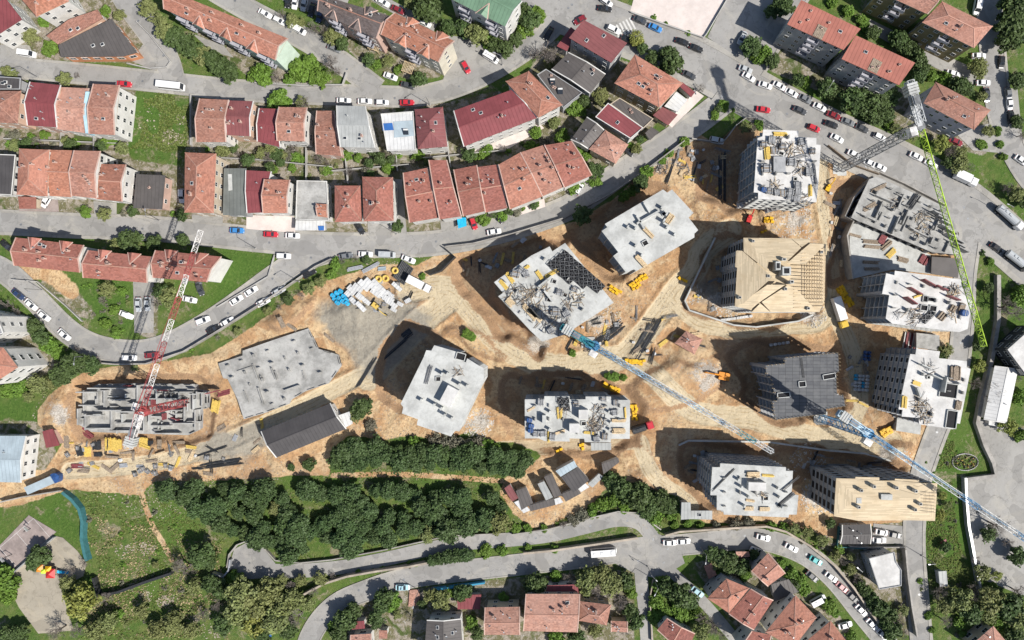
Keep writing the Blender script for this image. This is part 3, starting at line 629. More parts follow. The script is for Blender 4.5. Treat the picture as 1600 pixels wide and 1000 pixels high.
def pitched(q, rise, h0, h1, roofm, t, base, wallmb, over=0.18):
    A, B, C, D = q
    ra, rb = (A+D)/2, (B+C)/2; up = Vector((0, 0, rise)); ax = rb-ra
    R0, R1 = ra+ax*h0+up, rb-ax*h1+up
    mb = MB(); dn = Vector((0, 0, -over))
    def sl(pts, e0, e1, mi=0):
        ed = (e1-e0).normalized()
        uv = []
        for p in pts:
            d = p-e0; u = d.dot(ed); uv.append((u, (d-ed*u).length))
        mb.face(pts, mi, uv)
    sl([A, B, R1, R0], A, B); sl([C, D, R0, R1], C, D)
    if h0 > 0.01: sl([D, A, R0], D, A)
    if h1 > 0.01: sl([B, C, R1], B, C)
    ring = [A, B, C, D]
    for i in range(4):
        a, b = ring[i], ring[(i+1) % 4]
        mb.face([a+dn, b+dn, b, a], 1)
    mb.face([D+dn, C+dn, B+dn, A+dn], 1)
    roof = mb.build('roof', [roofm, M['w_beige']], t)
    for g, hh, x, y in ((R0, h0, D, A), (R1, h1, B, C)):
        if hh <= 0.01: wallmb.face([x+(C-D)*0 , y, g-Vector((0, 0, .02))], 0)
    cap = MB()
    cap.bar(R0, R1, .32, 0, .14)
    if h0 > 0.01: cap.bar(A, R0, .26, 0, .12); cap.bar(D, R0, .26, 0, .12)
    if h1 > 0.01: cap.bar(B, R1, .26, 0, .12); cap.bar(C, R1, .26, 0, .12)
    vm = MB()
    for g, hh, x, y in ((R0, h0, D, A), (R1, h1, B, C)):
        if hh > 0.01: continue
        vm = MB(); vm.bar(x, g, .3, 0, .2); vm.bar(y, g, .3, 0, .2); vm.build('verge', M['w_pink'] if roofm.name.startswith('roof_tiles') else M['w_white'], roof, base)
    c = cap.build('ridge_cap', M['t_pinkish'] if roofm.name.startswith('roof_tiles') else roofm, roof, base)
    return roof, R0, R1
HP = []      # footprints of houses, photo px, to keep trees and bushes off the walls
def house(poly, kind, ridge, h, rise, roofm, wallm, label, name='house', cat='house', chim=2, sky=0, dorm=(), balc=False, win=True, group=None, heat=0, inset_d=0.45, storeys=None, border=True):
    q = PP(poly, h); HP.append(poly)
    if len(q) == 4 and ridge == 'v': q = q[1:]+q[:1]
    cen = sum(q, Vector())/len(q); base = Vector((cen.x, cen.y, 0))
    t = thing(name, label, cat, base, 0, group)
    wp = inset(ccw([tuple(p[:2]) for p in q]), inset_d)
    wm = MB(); wm.prism(wp, -0.6, h-0.1)
    roofmat, wallmat = M[roofm], M[wallm]
    r = random.Random(len(HP)*13+5)
    ztop = h
    if kind in 'gp':
        w_ = ((q[0]+q[3])/2-(q[1]+q[2])/2).length; d_ = ((q[0]+q[1])/2-(q[2]+q[3])/2).length
        hp = min(.48, d_*.5/w_) if kind == 'p' else 0
        roof, R0, R1 = pitched(q, rise, hp, hp, roofmat, t, base, wm)
        ztop = h+rise
        A, B, C, D = q
        for (u, side) in dorm:      # small cross gables at the eaves
            e0, e1 = (A, B) if side > 0 else (D, C)
            p = e0.lerp(e1, u); inn = ((R0.lerp(R1, u))-p); inn.z = 0; ln = inn.length; inn.normalize(); al = (e1-e0).normalized()
            o0 = p-inn*0.5; hw = 2.0; apx = o0+Vector((0, 0, 1.5)); tip = p+inn*(ln*0.75)+Vector((0, 0, rise*0.75+.05))
            dm = MB(); L_, R_ = o0-al*hw+Vector((0, 0, .1)), o0+al*hw+Vector((0, 0, .1))
            dm.face([L_, apx, tip], 0, [(0, 0), (0, 2), (3, 2)]); dm.face([R_, tip, apx], 0, [(0, 0), (3, 2), (0, 2)]); dm.face([L_, R_, apx], 1)
            ob = dm.build('dormer', [roofmat, wallmat], roof, base)
            cp = MB(); cp.bar(L_, tip, .26, 0, .14); cp.bar(R_, tip, .26, 0, .14); cp.build('dormer_flashing', M['w_pink'], roof, base)
        for k in range(chim):
            u = r.uniform(.12, .88); v = r.choice([-1, 1])*r.uniform(.12, .5)
            p = R0.lerp(R1, u); ed = (A.lerp(B, u) if v > 0 else D.lerp(C, u)); p = p.lerp(ed, abs(v))
            inst('chimney', CHIM, roof, (p.x-base.x, p.y-base.y, p.z+.35-base.z), r.choice([0, 1.57])+math.atan2((B-A).y, (B-A).x))
        for me_, nm_, cnt in ((DISH, 'satellite_dish', r.choice([0, 1, 1, 2])), (FLUE, 'flue', r.choice([1, 2, 3]))):
            if name == 'site_hall': break
            for k in range(cnt):
                u = r.uniform(.08, .92); v = r.choice([-1, 1])*r.uniform(.1, .8); p = R0.lerp(R1, u); p = p.lerp(A.lerp(B, u) if v > 0 else D.lerp(C, u), abs(v)); inst(nm_, me_, roof, (p.x-base.x, p.y-base.y, p.z-base.z), r.uniform(2.6, 3.6))
        for k in range(sky):
            u = r.uniform(.15, .85); v = r.choice([-1, 1])*r.uniform(.3, .7)
            p = R0.lerp(R1, u); ed = (A.lerp(B, u) if v > 0 else D.lerp(C, u)); p = p.lerp(ed, abs(v))
            inst('skylight', SKYL, roof, (p.x-base.x, p.y-base.y, p.z+.05-base.z), math.atan2((B-A).y, (B-A).x))
        for k in range(heat):
            p = R0.lerp(R1, .3+.4*k).lerp(D.lerp(C, .3+.4*k), .4); inst('water_heater', HEAT, roof, (p.x-base.x, p.y-base.y, p.z-.1), 0)
    else:
        poly2 = ccw([tuple(p[:2]) for p in q]); mb = MB()
        e = Vector(q[1][:2])-Vector(q[0][:2]); e.normalize(); o = Vector(poly2[0])
        mb.prism(poly2, h-.25, h)
        fi = len(mb.f)-1; mb.uv[fi] = [((Vector(p)-o).dot(e), (Vector(p)-o).dot(Vector((-e.y, e.x)))) for p in poly2]
        roof = mb.build('roof', roofmat, t)
        if border:
            bm = MB(); pi = inset(poly2, .22)
            for i in range(len(poly2)):
                j = (i+1) % len(poly2); a, b, c, d = poly2[i], poly2[j], pi[j], pi[i]
                bm.hexa([(*a, h-.05), (*b, h-.05), (*c, h-.05), (*d, h-.05), (*a, h+.28), (*b, h+.28), (*c, h+.28), (*d, h+.28)])
            bm.build('parapet', wallmat, roof, base)
        xs = [p[0] for p in poly2]; ys = [p[1] for p in poly2]
        def inside():
            a, b = r.random(), r.random(); q0 = [Vector(p) for p in poly2]
            if len(q0) == 4: return q0[0].lerp(q0[1], .15+.7*a).lerp(q0[3].lerp(q0[2], .15+.7*a), .15+.7*b)
            return sum(q0, Vector((0, 0)))/len(q0)+Vector((r.uniform(-1.5, 1.5), r.uniform(-1.5, 1.5)))
        for k in range(chim): p = inside(); inst('chimney', CHIM, roof, (p.x-base.x, p.y-base.y, h-.4), r.random())
        for k in range(sky): p = inside(); inst('skylight', SKYL, roof, (p.x-base.x, p.y-base.y, h+.12), math.atan2(e.y, e.x))
        for k in range(heat): p = inside(); inst('water_heater', HEAT, roof, (p.x-base.x, p.y-base.y, h), 0)
    wm.build('wall', wallmat, t)
    ns = storeys or max(1, int(h/3.0)); fh = h/ns
    if win: wall_items(t, base, wp, [fh*(k+.52) for k in range(ns)], 3.0, W_HOUSE if r.random() < .7 else W_WIDE, 'window')
    if balc: wall_items(t, base, wp, [fh*k+.2 for k in range(1, ns)], 7.5, BALC, 'balcony', 3.0, minlen=13)
    return t

AP = dict(name='apartment_building', cat='apartments')
H_ = house
H_([(-40, -4), (6, -6), (34, 30), (-16, 62)], 's', 'h', 9, 0, 'm_maroon', 'w_white', 'white house under a plain maroon metal roof, across a path from a bright orange roof', chim=0, sky=1, border=False)
H_([(32, -3), (84, -40), (108, 2), (57, 26)], 'p', 'h', 9, 2.2, 't_terracotta', 'w_white', 'bright orange tiled house with a white flank behind the dark brown flat roof')
H_([(72, 56), (108, 30), (152, 15), (161, 28), (90, 69)], 'f', 'h', 5.6, 0, 't_rust', 'w_peach', 'narrow rust tiled wing along the back of the dark brown flat roof', chim=0, sky=2, border=False)
H_([(91, 70), (174, 29), (214, 82), (192, 88), (95, 89)], 'f', 'h', 5.2, 0, 'm_slate', 'w_orangewall', 'dark brown flat roofed corner building with peach orange walls', chim=0, sky=2, border=False)
H_([(266, -14), (450, 60), (430, 94), (256, 14)], 'g', 'h', 12, 2.4, 't_orange', 'w_mint', 'long orange roofed apartment block with pale green walls beside the diagonal street', chim=5, sky=3, balc=True, dorm=((.32, -1), (.56, -1), (.80, -1)), win=False, **AP)
H_([(508, -6), (610, 25), (588, 60), (496, 17)], 'g', 'h', 13, 2.4, 't_brown', 'w_pink', 'apartment block with dark brown roof joined to an orange roofed one', chim=3, sky=1, balc=True, dorm=((.25, -1), (.65, -1), (.7, 1)), **AP)
H_([(617, 20), (710, 64), (685, 97), (595, 54)], 'g', 'h', 13, 2.4, 't_terracotta', 'w_cream', 'orange roofed apartment block with cream end wall joined to the brown roofed one', chim=4, sky=1, balc=True, dorm=((.35, -1), (.75, -1), (.3, 1), (.8, 1)), **AP)
H_([(735, -40), (816, 2), (790, 42), (700, -4)], 'g', 'h', 13, 2.2, 'm_green', 'w_white', 'white apartment block under a faded green metal roof', chim=1, sky=1, balc=True, dorm=((.6, -1),), **AP)
# first terrace, below the upper street
H_([(-30, 142), (33, 142), (28, 193), (-35, 190)], 'p', 'h', 8, 2.0, 't_rust', 'w_peach', 'rust tiled hipped house with a dark lean-to beside the maroon roof', chim=1)
H_([(-30, 118), (33, 122), (32, 140), (-30, 140)], 'f', 'h', 6.5, 0, 'm_charcoal', 'w_grey', 'dark grey lean-to with skylights behind the rust tiled hipped house', chim=0, sky=3, win=False)
H_([(47, 128), (95, 133), (89, 199), (43, 196)], 'g', 'h', 9, 1.8, 'm_maroon', 'w_pink', 'house with plain maroon metal gable roof between two rust tiled roofs', chim=0, sky=1)
H_([(95, 136), (139, 138), (134, 208), (90, 202)], 'g', 'h', 8.2, 1.8, 't_pinkish', 'w_white', 'faded pink tiled house between the maroon roof and a blue fronted house', chim=2)
H_([(146, 131), (187, 133), (179, 211), (139, 209)], 'g', 'h', 9.5, 1.8, 't_rust', 'w_white', 'white and blue fronted house with rust tiles beside the grassy lot', chim=2, sky=1)
H_([(312, 154), (357, 156), (353, 222), (307, 222)], 'g', 'h', 9, 1.8, 't_rust', 'w_white', 'rust tiled end house across the alley from the grassy lot', chim=3)
H_([(358, 157), (396, 158), (391, 213), (352, 211)], 'g', 'h', 8.6, 1.6, 'm_dullmaroon', 'w_peach', 'dull maroon roofed house attached to the rust tiled end house', chim=3)
H_([(405, 169), (434, 170), (438, 230), (402, 221)], 'g', 'h', 7, 1.2, 'm_maroon', 'w_white', 'narrow maroon metal roofed house attached to an orange tiled one', chim=0)
H_([(436, 167), (480, 168), (476, 221), (433, 220)], 'g', 'h', 8.4, 1.8, 't_rust', 'w_white', 'rust tiled house with roof clutter attached to the narrow maroon roof', chim=3, sky=1)
H_([(495, 173), (522, 173), (534, 244), (494, 241)], 'g', 'h', 6.5, 1.4, 't_rust', 'w_pink', 'low rust tiled house in the shade of the grey metal roof', chim=2)
H_([(526, 165), (571, 166), (586, 231), (532, 230)], 'g', 'h', 9, 1.4, 'm_grey', 'w_white', 'house under ribbed grey metal roof in the first terrace', chim=1, sky=2)
H_([(595, 178), (646, 174), (650, 235), (605, 236)], 'f', 'h', 7.5, 0, 'm_white', 'w_white', 'white flat roofed house with blue patches', chim=0, heat=1)
H_([(648, 171), (692, 167), (699, 229), (653, 233)], 'p', 'v', 8.6, 1.8, 'm_dullmaroon', 'w_white', 'hipped house with dark maroon roof next to the white flat roof', chim=1, sky=1)
H_([(709, 173), (800, 140), (840, 184), (725, 229)], 'g', 'h', 10, 1.2, 'm_maroon', 'w_white', 'large white house under wide maroon metal roof', chim=1, sky=2, **AP)
H_([(790, 127), (826, 111), (879, 164), (841, 184)], 'p', 'v', 11, 1.8, 't_orange', 'w_white', 'white house with orange hipped roof joined to the wide maroon roof', chim=2, sky=1)
H_([(839, 117), (853, 108), (910, 145), (880, 169)], 'f', 'h', 7, 0, 'm_slate', 'w_grey', 'grey flat roof dotted with small vents', chim=5, heat=2)
H_([(862, 108), (888, 82), (946, 116), (922, 146)], 'g', 'h', 7.5, 1.0, 'm_slate', 'w_grey', 'grey ribbed roof house with a maroon end panel', chim=1, sky=1)
H_([(889, 59), (912, 31), (980, 67), (955, 98)], 's', 'h', 12, 0, 'm_dullmaroon', 'w_grey', 'tall grey walled block under dull maroon flat metal roof beside the avenue', chim=0, sky=2, border=False, **AP)
H_([(870, 72), (892, 42), (900, 48), (886, 80)], 's', 'h', 6, 0, 'm_maroon', 'w_grey', 'small maroon annex against the tall grey walled block', chim=0, border=False, win=False)
H_([(960, 130), (992, 85), (1067, 130), (1030, 168)], 'p', 'v', 10, 2.4, 't_orange', 'w_tan', 'large orange hipped roof over tan walls at the avenue corner', chim=4, sky=3, **AP)
H_([(1038, 166), (1057, 143), (1074, 156), (1059, 175)], 's', 'h', 4, 0, 'm_white', 'w_white', 'bright white canopy roof beside the large orange hipped roof', name='canopy', cat='canopy', chim=0, win=False, border=False)
H_([(1060, 133), (1066, 128), (1086, 144), (1080, 152)], 's', 'h', 4, 0, 'm_maroon', 'w_white', 'narrow red awning at the street end of the orange hipped roof', name='awning', cat='awning', chim=0, win=False, border=False)
H_([(1020, 180), (1035, 167), (1059, 179), (1044, 196)], 's', 'h', 4, 0, 'm_dullmaroon', 'w_beige', 'low brownish pink roof beside the white canopy', chim=0, border=False)
H_([(953, 163), (968, 153), (1021, 186), (1005, 201)], 'f', 'h', 6, 0, 'm_slate', 'w_beige', 'dark flat roofed house behind the tan walled building', chim=2)
H_([(930, 183), (950, 161), (1005, 200), (985, 217)], 'f', 'h', 8.5, 0, 'm_maroon', 'w_white', 'maroon flat roof with white border and an aerial', chim=0, sky=1)
H_([(1008, 208), (1018, 198), (1030, 206), (1016, 219)], 's', 'h', 3, 0, 'm_slate', 'w_white', 'small dark shed beside the white bordered maroon roof', name='shed', cat='shed', chim=0, win=False, border=False)
H_([(892, 218), (917, 183), (946, 205), (920, 233)], 'g', 'h', 6.5, 1.0, 'm_slate', 'w_grey', 'grey sheet roofed house joined to a faded pink tiled one', chim=0)
H_([(920, 233), (946, 203), (982, 226), (962, 256)], 'p', 'h', 7, 1.8, 't_pinkish', 'w_beige', 'faded pink tiled hipped house beside the middle street bend', chim=0)
# second terrace
H_([(-30, 240), (25, 242), (19, 305), (-32, 303)], 'f', 'h', 6.5, 0, 'm_charcoal', 'w_white', 'dark grey flat roof at the end of the second terrace by an orange hipped roof', chim=1)
H_([(30, 232), (77, 234), (74, 307), (26, 304)], 'p', 'v', 9, 1.9, 't_orange', 'w_white', 'orange hipped house beside the dark grey flat roof in the second terrace', chim=2)
H_([(78, 234), (115, 235), (112, 308), (76, 306)], 'g', 'h', 7.4, 1.8, 't_terracotta', 'w_white', 'bright orange gabled house between two orange roofs with a white gap wall', chim=2)
H_([(116, 235), (157, 236), (151, 310), (112, 306)], 'g', 'h', 9.6, 1.8, 't_rust', 'w_white', 'rust gabled house with chimneys in the middle of the second terrace', chim=3)
H_([(155, 256), (197, 257), (191, 315), (150, 311)], 'g', 'h', 8.0, 1.6, 't_orange', 'w_white', 'orange gabled house with tall white end wall beside the brown flat roof', chim=2)
H_([(213, 272), (258, 274), (253, 327), (208, 325)], 'f', 'h', 5, 0, 'm_slate', 'w_pink', 'low dark brown flat roofed house at the terrace end', chim=1, border=False)
H_([(289, 238), (338, 240), (334, 333), (288, 332)], 'p', 'v', 10, 2.2, 't_orange', 'w_beige', 'long orange hipped house with beige side wall at the alley', chim=3, sky=1)
H_([(350, 263), (385, 263), (385, 337), (348, 336)], 'f', 'h', 6, 0, 'm_greengrey', 'w_grey', 'dark green-grey flat roof with pale patch', chim=0, border=False)
H_([(384, 266), (424, 268), (411, 332), (386, 333)], 'g', 'h', 6.5, 0.8, 'm_maroon', 'w_white', 'maroon sheet roof squeezed between green-grey and orange roofs', chim=0)
H_([(413, 280), (453, 281), (449, 333), (411, 333)], 'g', 'h', 8, 1.6, 't_orange', 'w_white', 'small orange roofed house with white end wall beside the bare concrete roof', chim=2)
H_([(464, 282), (511, 283), (514, 345), (462, 343)], 'f', 'h', 5.5, 0, 'slab2', 'w_white', 'house with bare weathered concrete roof and a tiled hut on it', chim=0)
H_([(494, 318), (511, 319), (512, 340), (496, 338)], 'g', 'h', 6.6, 0.6, 't_terracotta', 'w_pink', 'tiny orange tiled hut standing on the bare concrete roof', name='hut', cat='hut', chim=1, win=False)
H_([(523, 290), (563, 290), (566, 346), (523, 347)], 'p', 'h', 7.5, 1.8, 't_red', 'w_white', 'red hipped house attached to a taller red hipped one', chim=2)
H_([(566, 276), (614, 277), (615, 345), (568, 346)], 'p', 'v', 8.8, 2.0, 't_red', 'w_white', 'tall red hipped house with white side wall at a side alley', chim=2, sky=1)
H_([(630, 270), (668, 262), (686, 340), (640, 348)], 'g', 'h', 8, 1.4, 't_red', 'w_white', 'red roofed house with vents across the alley from the tall red hipped house', chim=4, sky=1)
H_([(670, 250), (698, 250), (721, 338), (687, 343)], 'g', 'h', 8.8, 1.4, 't_brick', 'w_white', 'long brick red roof rising behind its neighbours in the second terrace', chim=2)
H_([(709, 265), (745, 258), (758, 330), (724, 338)], 'g', 'h', 8.2, 1.6, 't_red', 'w_white', 'red gabled house with white ridge above the blue tarpaulin yard', chim=2)
H_([(745, 261), (777, 257), (793, 325), (759, 332)], 'g', 'h', 7.8, 1.4, 't_brick', 'w_white', 'brownish red gabled house above a parked black car', chim=3)
H_([(779, 257), (813, 238), (848, 307), (797, 327)], 'g', 'h', 8.6, 1.8, 't_orange', 'w_white', 'orange gabled house where the second terrace turns uphill', chim=2, sky=1)
H_([(813, 238), (851, 226), (886, 290), (847, 307)], 'g', 'h', 8.0, 1.6, 't_rust', 'w_white', 'pinkish rust roof with many small vents near the terrace end', chim=6)
H_([(851, 227), (893, 220), (925, 274), (882, 293)], 'g', 'h', 8.5, 1.5, 't_red', 'w_white', 'red roofed last house of the second terrace', chim=3)
H_([(28, 307), (56, 308), (56, 326), (30, 326)], 's', 'h', 2.8, 0, 't_red', 'w_beige', 'low red tiled carport in front of the orange hipped terrace house', name='carport', cat='carport', chim=0, win=False, border=False)
H_([(462, 344), (508, 345), (508, 360), (461, 360)], 's', 'h', 3, 0, 'm_white', 'w_grey', 'low white sheet canopy in front of the bare concrete roof', name='canopy', cat='canopy', chim=0, win=False, border=False)
# row below the middle street
H_([(25, 371), (131, 383), (125, 426), (22, 415)], 'g', 'h', 9.5, 1.8, 't_red', 'w_white', 'red roofed row building with two cross gables, first by the curving street', chim=6, sky=2, dorm=((.28, 1), (.74, 1)), win=False, **AP)
H_([(138, 391), (238, 401), (230, 442), (130, 434)], 'g', 'h', 9.5, 1.8, 't_red', 'w_white', 'red roofed row building standing between its two twins', chim=6, sky=2, dorm=((.26, 1), (.72, 1)), win=False, **AP)
H_([(243, 391), (346, 401), (323, 441), (239, 434)], 'g', 'h', 9.5, 1.8, 't_red', 'w_white', 'red roofed row building with broad white end wall under the red crane jib', chim=6, sky=2, dorm=((.24, 1), (.70, 1)), win=False, **AP)
H_([(-40, 540), (5, 543), (28, 574), (-20, 606)], 'p', 'v', 14, 2.2, 't_orange', 'w_white', 'white apartment block with a corner of orange roof by dark garden trees', chim=0, balc=True, **AP)
H_([(-60, 480), (-5, 492), (6, 520), (-40, 540)], 'f', 'h', 14, 0, 'm_grey', 'w_white', 'white apartment block showing only its windowed flank', chim=0, balc=True, **AP)
# works buildings and halls
H_([(-60, 681), (41, 681), (33, 754), (-60, 752)], 'g', 'h', 6.4, 1.2, 'm_bluegrey', 'w_white', 'blue-grey metal roofed warehouse beside the small maroon shed', name='warehouse', cat='warehouse', chim=0)
H_([(66, 674), (82, 670), (93, 696), (72, 700)], 's', 'h', 3.2, 0, 'm_maroon', 'w_pink', 'small maroon roofed shed against the blue-grey warehouse', name='shed', cat='shed', chim=0, win=False, border=False)
H_([(408, 674), (516, 630), (541, 670), (432, 715)], 'g', 'h', 5, 1.6, 'm_charcoal', 'w_white', 'long charcoal gable roofed site hall with white edge on bare earth', name='site_hall', cat='hall', chim=0)
H_([(526, 650), (546, 643), (551, 662), (540, 668)], 's', 'h', 3, 0, 'm_white', 'w_white', 'small white lean-to at the gable of the charcoal site hall', name='shed', cat='shed', chim=0, win=False, border=False)
H_([(1316, 820), (1360, 819), (1360, 850), (1313, 850)], 'g', 'h', 3.2, .7, 'm_charcoal', 'w_grey', 'charcoal gable roofed site hut below the timber decked block', name='site_hut', cat='hut', chim=0)
H_([(1357, 872), (1397, 862), (1400, 878), (1408, 890), (1408, 915), (1373, 921)], 'f', 'h', 7, 0, 'slabw', 'w_grey', 'bright white flat roofed building between the lower street and the eastern road', chim=0)
H_([(1065, 785), (1079, 785), (1080, 811), (1064, 812)], 's', 'h', 4.5, 0, 'm_grey', 'w_grey', 'small upright grey site cabin beside a longer low one', name='site_cabin', cat='cabin', chim=0, win=False, border=False)
H_([(1080, 798), (1113, 798), (1113, 812), (1080, 811)], 's', 'h', 3, 0, 'm_grey', 'w_grey', 'long low grey site cabin beside the upright one', name='site_cabin', cat='cabin', chim=0, sky=1, win=False, border=False)
H_([(1054, 536), (1072, 517), (1098, 530), (1085, 554)], 'p', 'h', 3.6, 1.5, 't_pinkish', 'w_grey', 'small pink hipped gatehouse alone on the bare site', name='gatehouse', cat='hut', chim=0)
for poly, m_, hh, lb in (([(788, 763), (797, 757), (810, 778), (800, 784)], 'm_dullmaroon', 3.2, 'narrow brown striped cabin at the end of the U-shaped site offices'),
    ([(806, 767), (822, 761), (833, 786), (815, 797)], 'm_slate', 3.0, 'dark grey cabin wing of the site offices beside the brown striped cabin'),
    ([(840, 756), (850, 752), (864, 777), (853, 782)], 'm_grey', 4.4, 'pale grey raised cabin standing over the dark cabins of the site offices'),
    ([(850, 745), (863, 740), (878, 774), (866, 778)], 'm_slate', 3.0, 'dark grey cabin wing alongside the pale raised cabin'),
    ([(826, 790), (866, 779), (868, 789), (829, 799)], 'm_slate', 3.0, 'long dark cabin closing the courtyard of the site offices'),
    ([(868, 736), (897, 720), (902, 729), (876, 745)], 'm_bluegrey', 5.2, 'pale blue roofed upper cabin of the site offices'),
    ([(877, 746), (903, 730), (921, 750), (896, 770)], 'm_charcoal', 4.4, 'charcoal roofed cabin with white patches below the pale blue one'),
    ([(877, 772), (902, 762), (908, 771), (884, 784)], 'm_slate', 3.0, 'short dark cabin between two white porches of the site offices'),
    ([(940, 725), (966, 715), (968, 722), (943, 741)], 'm_slate', 3.4, 'dark weathered container roof beside a red cab'),
    ([(918, 757), (936, 740), (943, 745), (926, 762)], 'm_grey', 2.8, 'long pale container lying beside the charcoal roofed cabin'),
    ([(923, 692), (955, 692), (955, 703), (924, 704)], 'm_grey', 3.0, 'pale ribbed metal lean-to at the foot of the toothed grey block')):
    H_(poly, 's', 'h', hh, 0, m_, 'w_white', lb, name='site_cabin', cat='cabin', chim=0, win=False, border=False, inset_d=.2)
H_([(803, 785), (812, 781), (829, 797), (818, 802)], 's', 'h', 2.9, 0, 'm_white', 'w_white', 'white porch at the closed corner of the site offices', name='porch', cat='porch', chim=0, win=False, border=False)
H_([(865, 780), (875, 777), (880, 785), (868, 789)], 's', 'h', 2.9, 0, 'm_white', 'w_white', 'white porch between the two wings of the site offices', name='porch', cat='porch', chim=0, win=False, border=False)
H_([(902, 763), (914, 755), (921, 761), (908, 769)], 's', 'h', 2.9, 0, 'm_white', 'w_white', 'white porch next to the long pale container', name='porch', cat='porch', chim=0, win=False, border=False)
# blocks beside the avenue
H_([(1252, 0), (1345, 45), (1318, 78), (1230, 38)], 's', 'h', 15, 0, 'm_brickred', 'w_grey', 'grey apartment block under flat red roof, the one farther from the crane', chim=5, sky=1, balc=True, storeys=5, border=False, **AP)
H_([(1337, 55), (1430, 98), (1405, 133), (1315, 92)], 's', 'h', 15, 0, 'm_brickred', 'w_grey', 'grey apartment block under flat red roof, the one nearer the green crane', chim=5, sky=1, balc=True, storeys=5, border=False, **AP)
H_([(1400, -46), (1470, -5), (1449, 22), (1374, -12)], 'g', 'h', 13, 1.8, 't_rust', 'w_olive', 'olive walled apartment block with rust roof cut by the garden path', chim=1, balc=True, **AP)
H_([(1472, 2), (1551, 41), (1522, 75), (1441, 35)], 'p', 'h', 13, 1.8, 't_rust', 'w_olive', 'olive walled apartment block with faded rust roof beside the corner street', chim=1, sky=1, balc=True, **AP)
H_([(1462, 128), (1548, 172), (1522, 203), (1443, 161)], 'p', 'h', 13, 1.8, 't_rust', 'w_lavender', 'lavender grey apartment block with rust hipped roof behind the crane tip', chim=2, sky=1, **AP)
H_([(1572, 546), (1618, 505), (1650, 550), (1606, 592)], 'f', 'h', 8, 0, 'slabw', 'w_darkwall', 'black walled building with white flat roof', chim=0)
H_([(1554, 572), (1591, 577), (1573, 661), (1537, 655)], 'g', 'v', 4, .8, 'm_white', 'w_white', 'long white hall with blue ridge stripe among bare trees', name='hall', cat='hall', chim=0, win=False)
H_([(1545, 655), (1570, 660), (1568, 668), (1545, 664)], 's', 'h', 2.6, 0, 'm_white', 'w_white', 'small white porch at the end of the long white hall', name='porch', cat='porch', chim=0, win=False, border=False)
H_([(1466, 893), (1479, 892), (1481, 916), (1469, 917)], 's', 'h', 3, 0, 'm_grey', 'w_grey', 'small grey kiosk on the lawn beside the eastern road', name='kiosk', cat='kiosk', chim=0, win=False, border=False)
H_([(1515, 1010), (1552, 978), (1572, 1002), (1560, 1040)], 'p', 'h', 6, 1.6, 't_pinkish', 'w_beige', 'faded pink hipped roof among trees beyond the lawn', chim=0)
# below the lower street
H_([(667, 969), (720, 967), (724, 1030), (662, 1030)], 'g', 'v', 7, 1.0, 'm_slate', 'w_white', 'grey roofed house with rows of skylights', chim=0, sky=6)
H_([(714, 930), (752, 929), (750, 952), (715, 952)], 's', 'h', 3.2, 0, 'm_maroon', 'w_pink', 'small maroon garage roof near the blue fence', name='garage', cat='garage', chim=0, win=False, border=False)
H_([(758, 949), (812, 948), (812, 992), (757, 992)], 'g', 'h', 7, 1.5, 't_pinkish', 'w_beige', 'faded pink gabled house next to the maroon garage', chim=1)
H_([(822, 928), (906, 928), (902, 988), (818, 986)], 'g', 'h', 7.5, 1.6, 't_pinkish', 'w_beige', 'wide faded pink double house with maroon strip on the ridge', chim=3, sky=1)
H_([(904, 939), (955, 945), (948, 977), (904, 970)], 'p', 'h', 6, 1.8, 't_rust', 'w_beige', 'rust hipped house beside the wide faded pink double house', chim=2)
H_([(955, 970), (980, 971), (980, 988), (955, 987)], 'g', 'h', 4, .8, 't_rust', 'w_beige', 'little rust tiled outhouse by the side lane', name='shed', cat='shed', chim=0, win=False)
H_([(855, 915), (903, 913), (904, 927), (853, 927)], 's', 'h', 4.5, 0, 'm_maroon', 'w_white', 'low dark maroon extension behind the wide faded pink house', chim=0, border=False)
H_([(548, 992), (580, 990), (582, 1030), (548, 1030)], 'g', 'h', 5, 1, 't_pinkish', 'w_white', 'faded pink roof edge by the ivy covered bank', chim=0)
H_([(549, 972), (569, 970), (570, 982), (550, 984)], 's', 'h', 4, 0, 'm_maroon', 'w_white', 'little maroon roof above the ivy covered bank', name='shed', cat='shed', chim=0, win=False, border=False)
H_([(592, 985), (605, 985), (605, 998), (592, 998)], 's', 'h', 4, 0, 't_rust', 'w_white', 'small square rust roof beside white garden clutter', name='shed', cat='shed', chim=0, win=False, border=False)
H_([(1027, 984), (1042, 966), (1086, 990), (1072, 1022)], 'g', 'h', 5.5, 1.2, 't_brick', 'w_white', 'brick red house below the garden wedge between two lanes', chim=0)
H_([(1135, 904), (1171, 919), (1139, 958), (1105, 935)], 'p', 'v', 9, 2.0, 't_orange', 'w_grey', 'orange hipped house with grey wall beside the brick lane', chim=1)
H_([(1173, 920), (1208, 938), (1178, 984), (1139, 959)], 'g', 'v', 8.4, 1.4, 't_red', 'w_white', 'red gabled house joined to the orange hipped house', chim=2)
H_([(1243, 930), (1276, 965), (1240, 1012), (1196, 988)], 'p', 'h', 8.2, 1.8, 't_orange', 'w_white', 'orange red hipped house in the middle of the lower cluster', chim=4)
H_([(1175, 986), (1205, 992), (1190, 1030), (1150, 1010)], 'g', 'h', 8, 1.4, 't_red', 'w_white', 'red roof running off below the red gabled house', chim=1)
H_([(1298, 970), (1326, 1006), (1290, 1040), (1250, 1010)], 'p', 'h', 8, 1.8, 't_orange', 'w_white', 'orange hipped roof beside the parked van on the lower street', chim=1)
H_([(1200, 864), (1227, 896), (1200, 916), (1174, 892)], 'g', 'v', 6.5, 1.4, 't_rust', 'w_grey', 'rust roofed house under the bend of the lower street', chim=1)
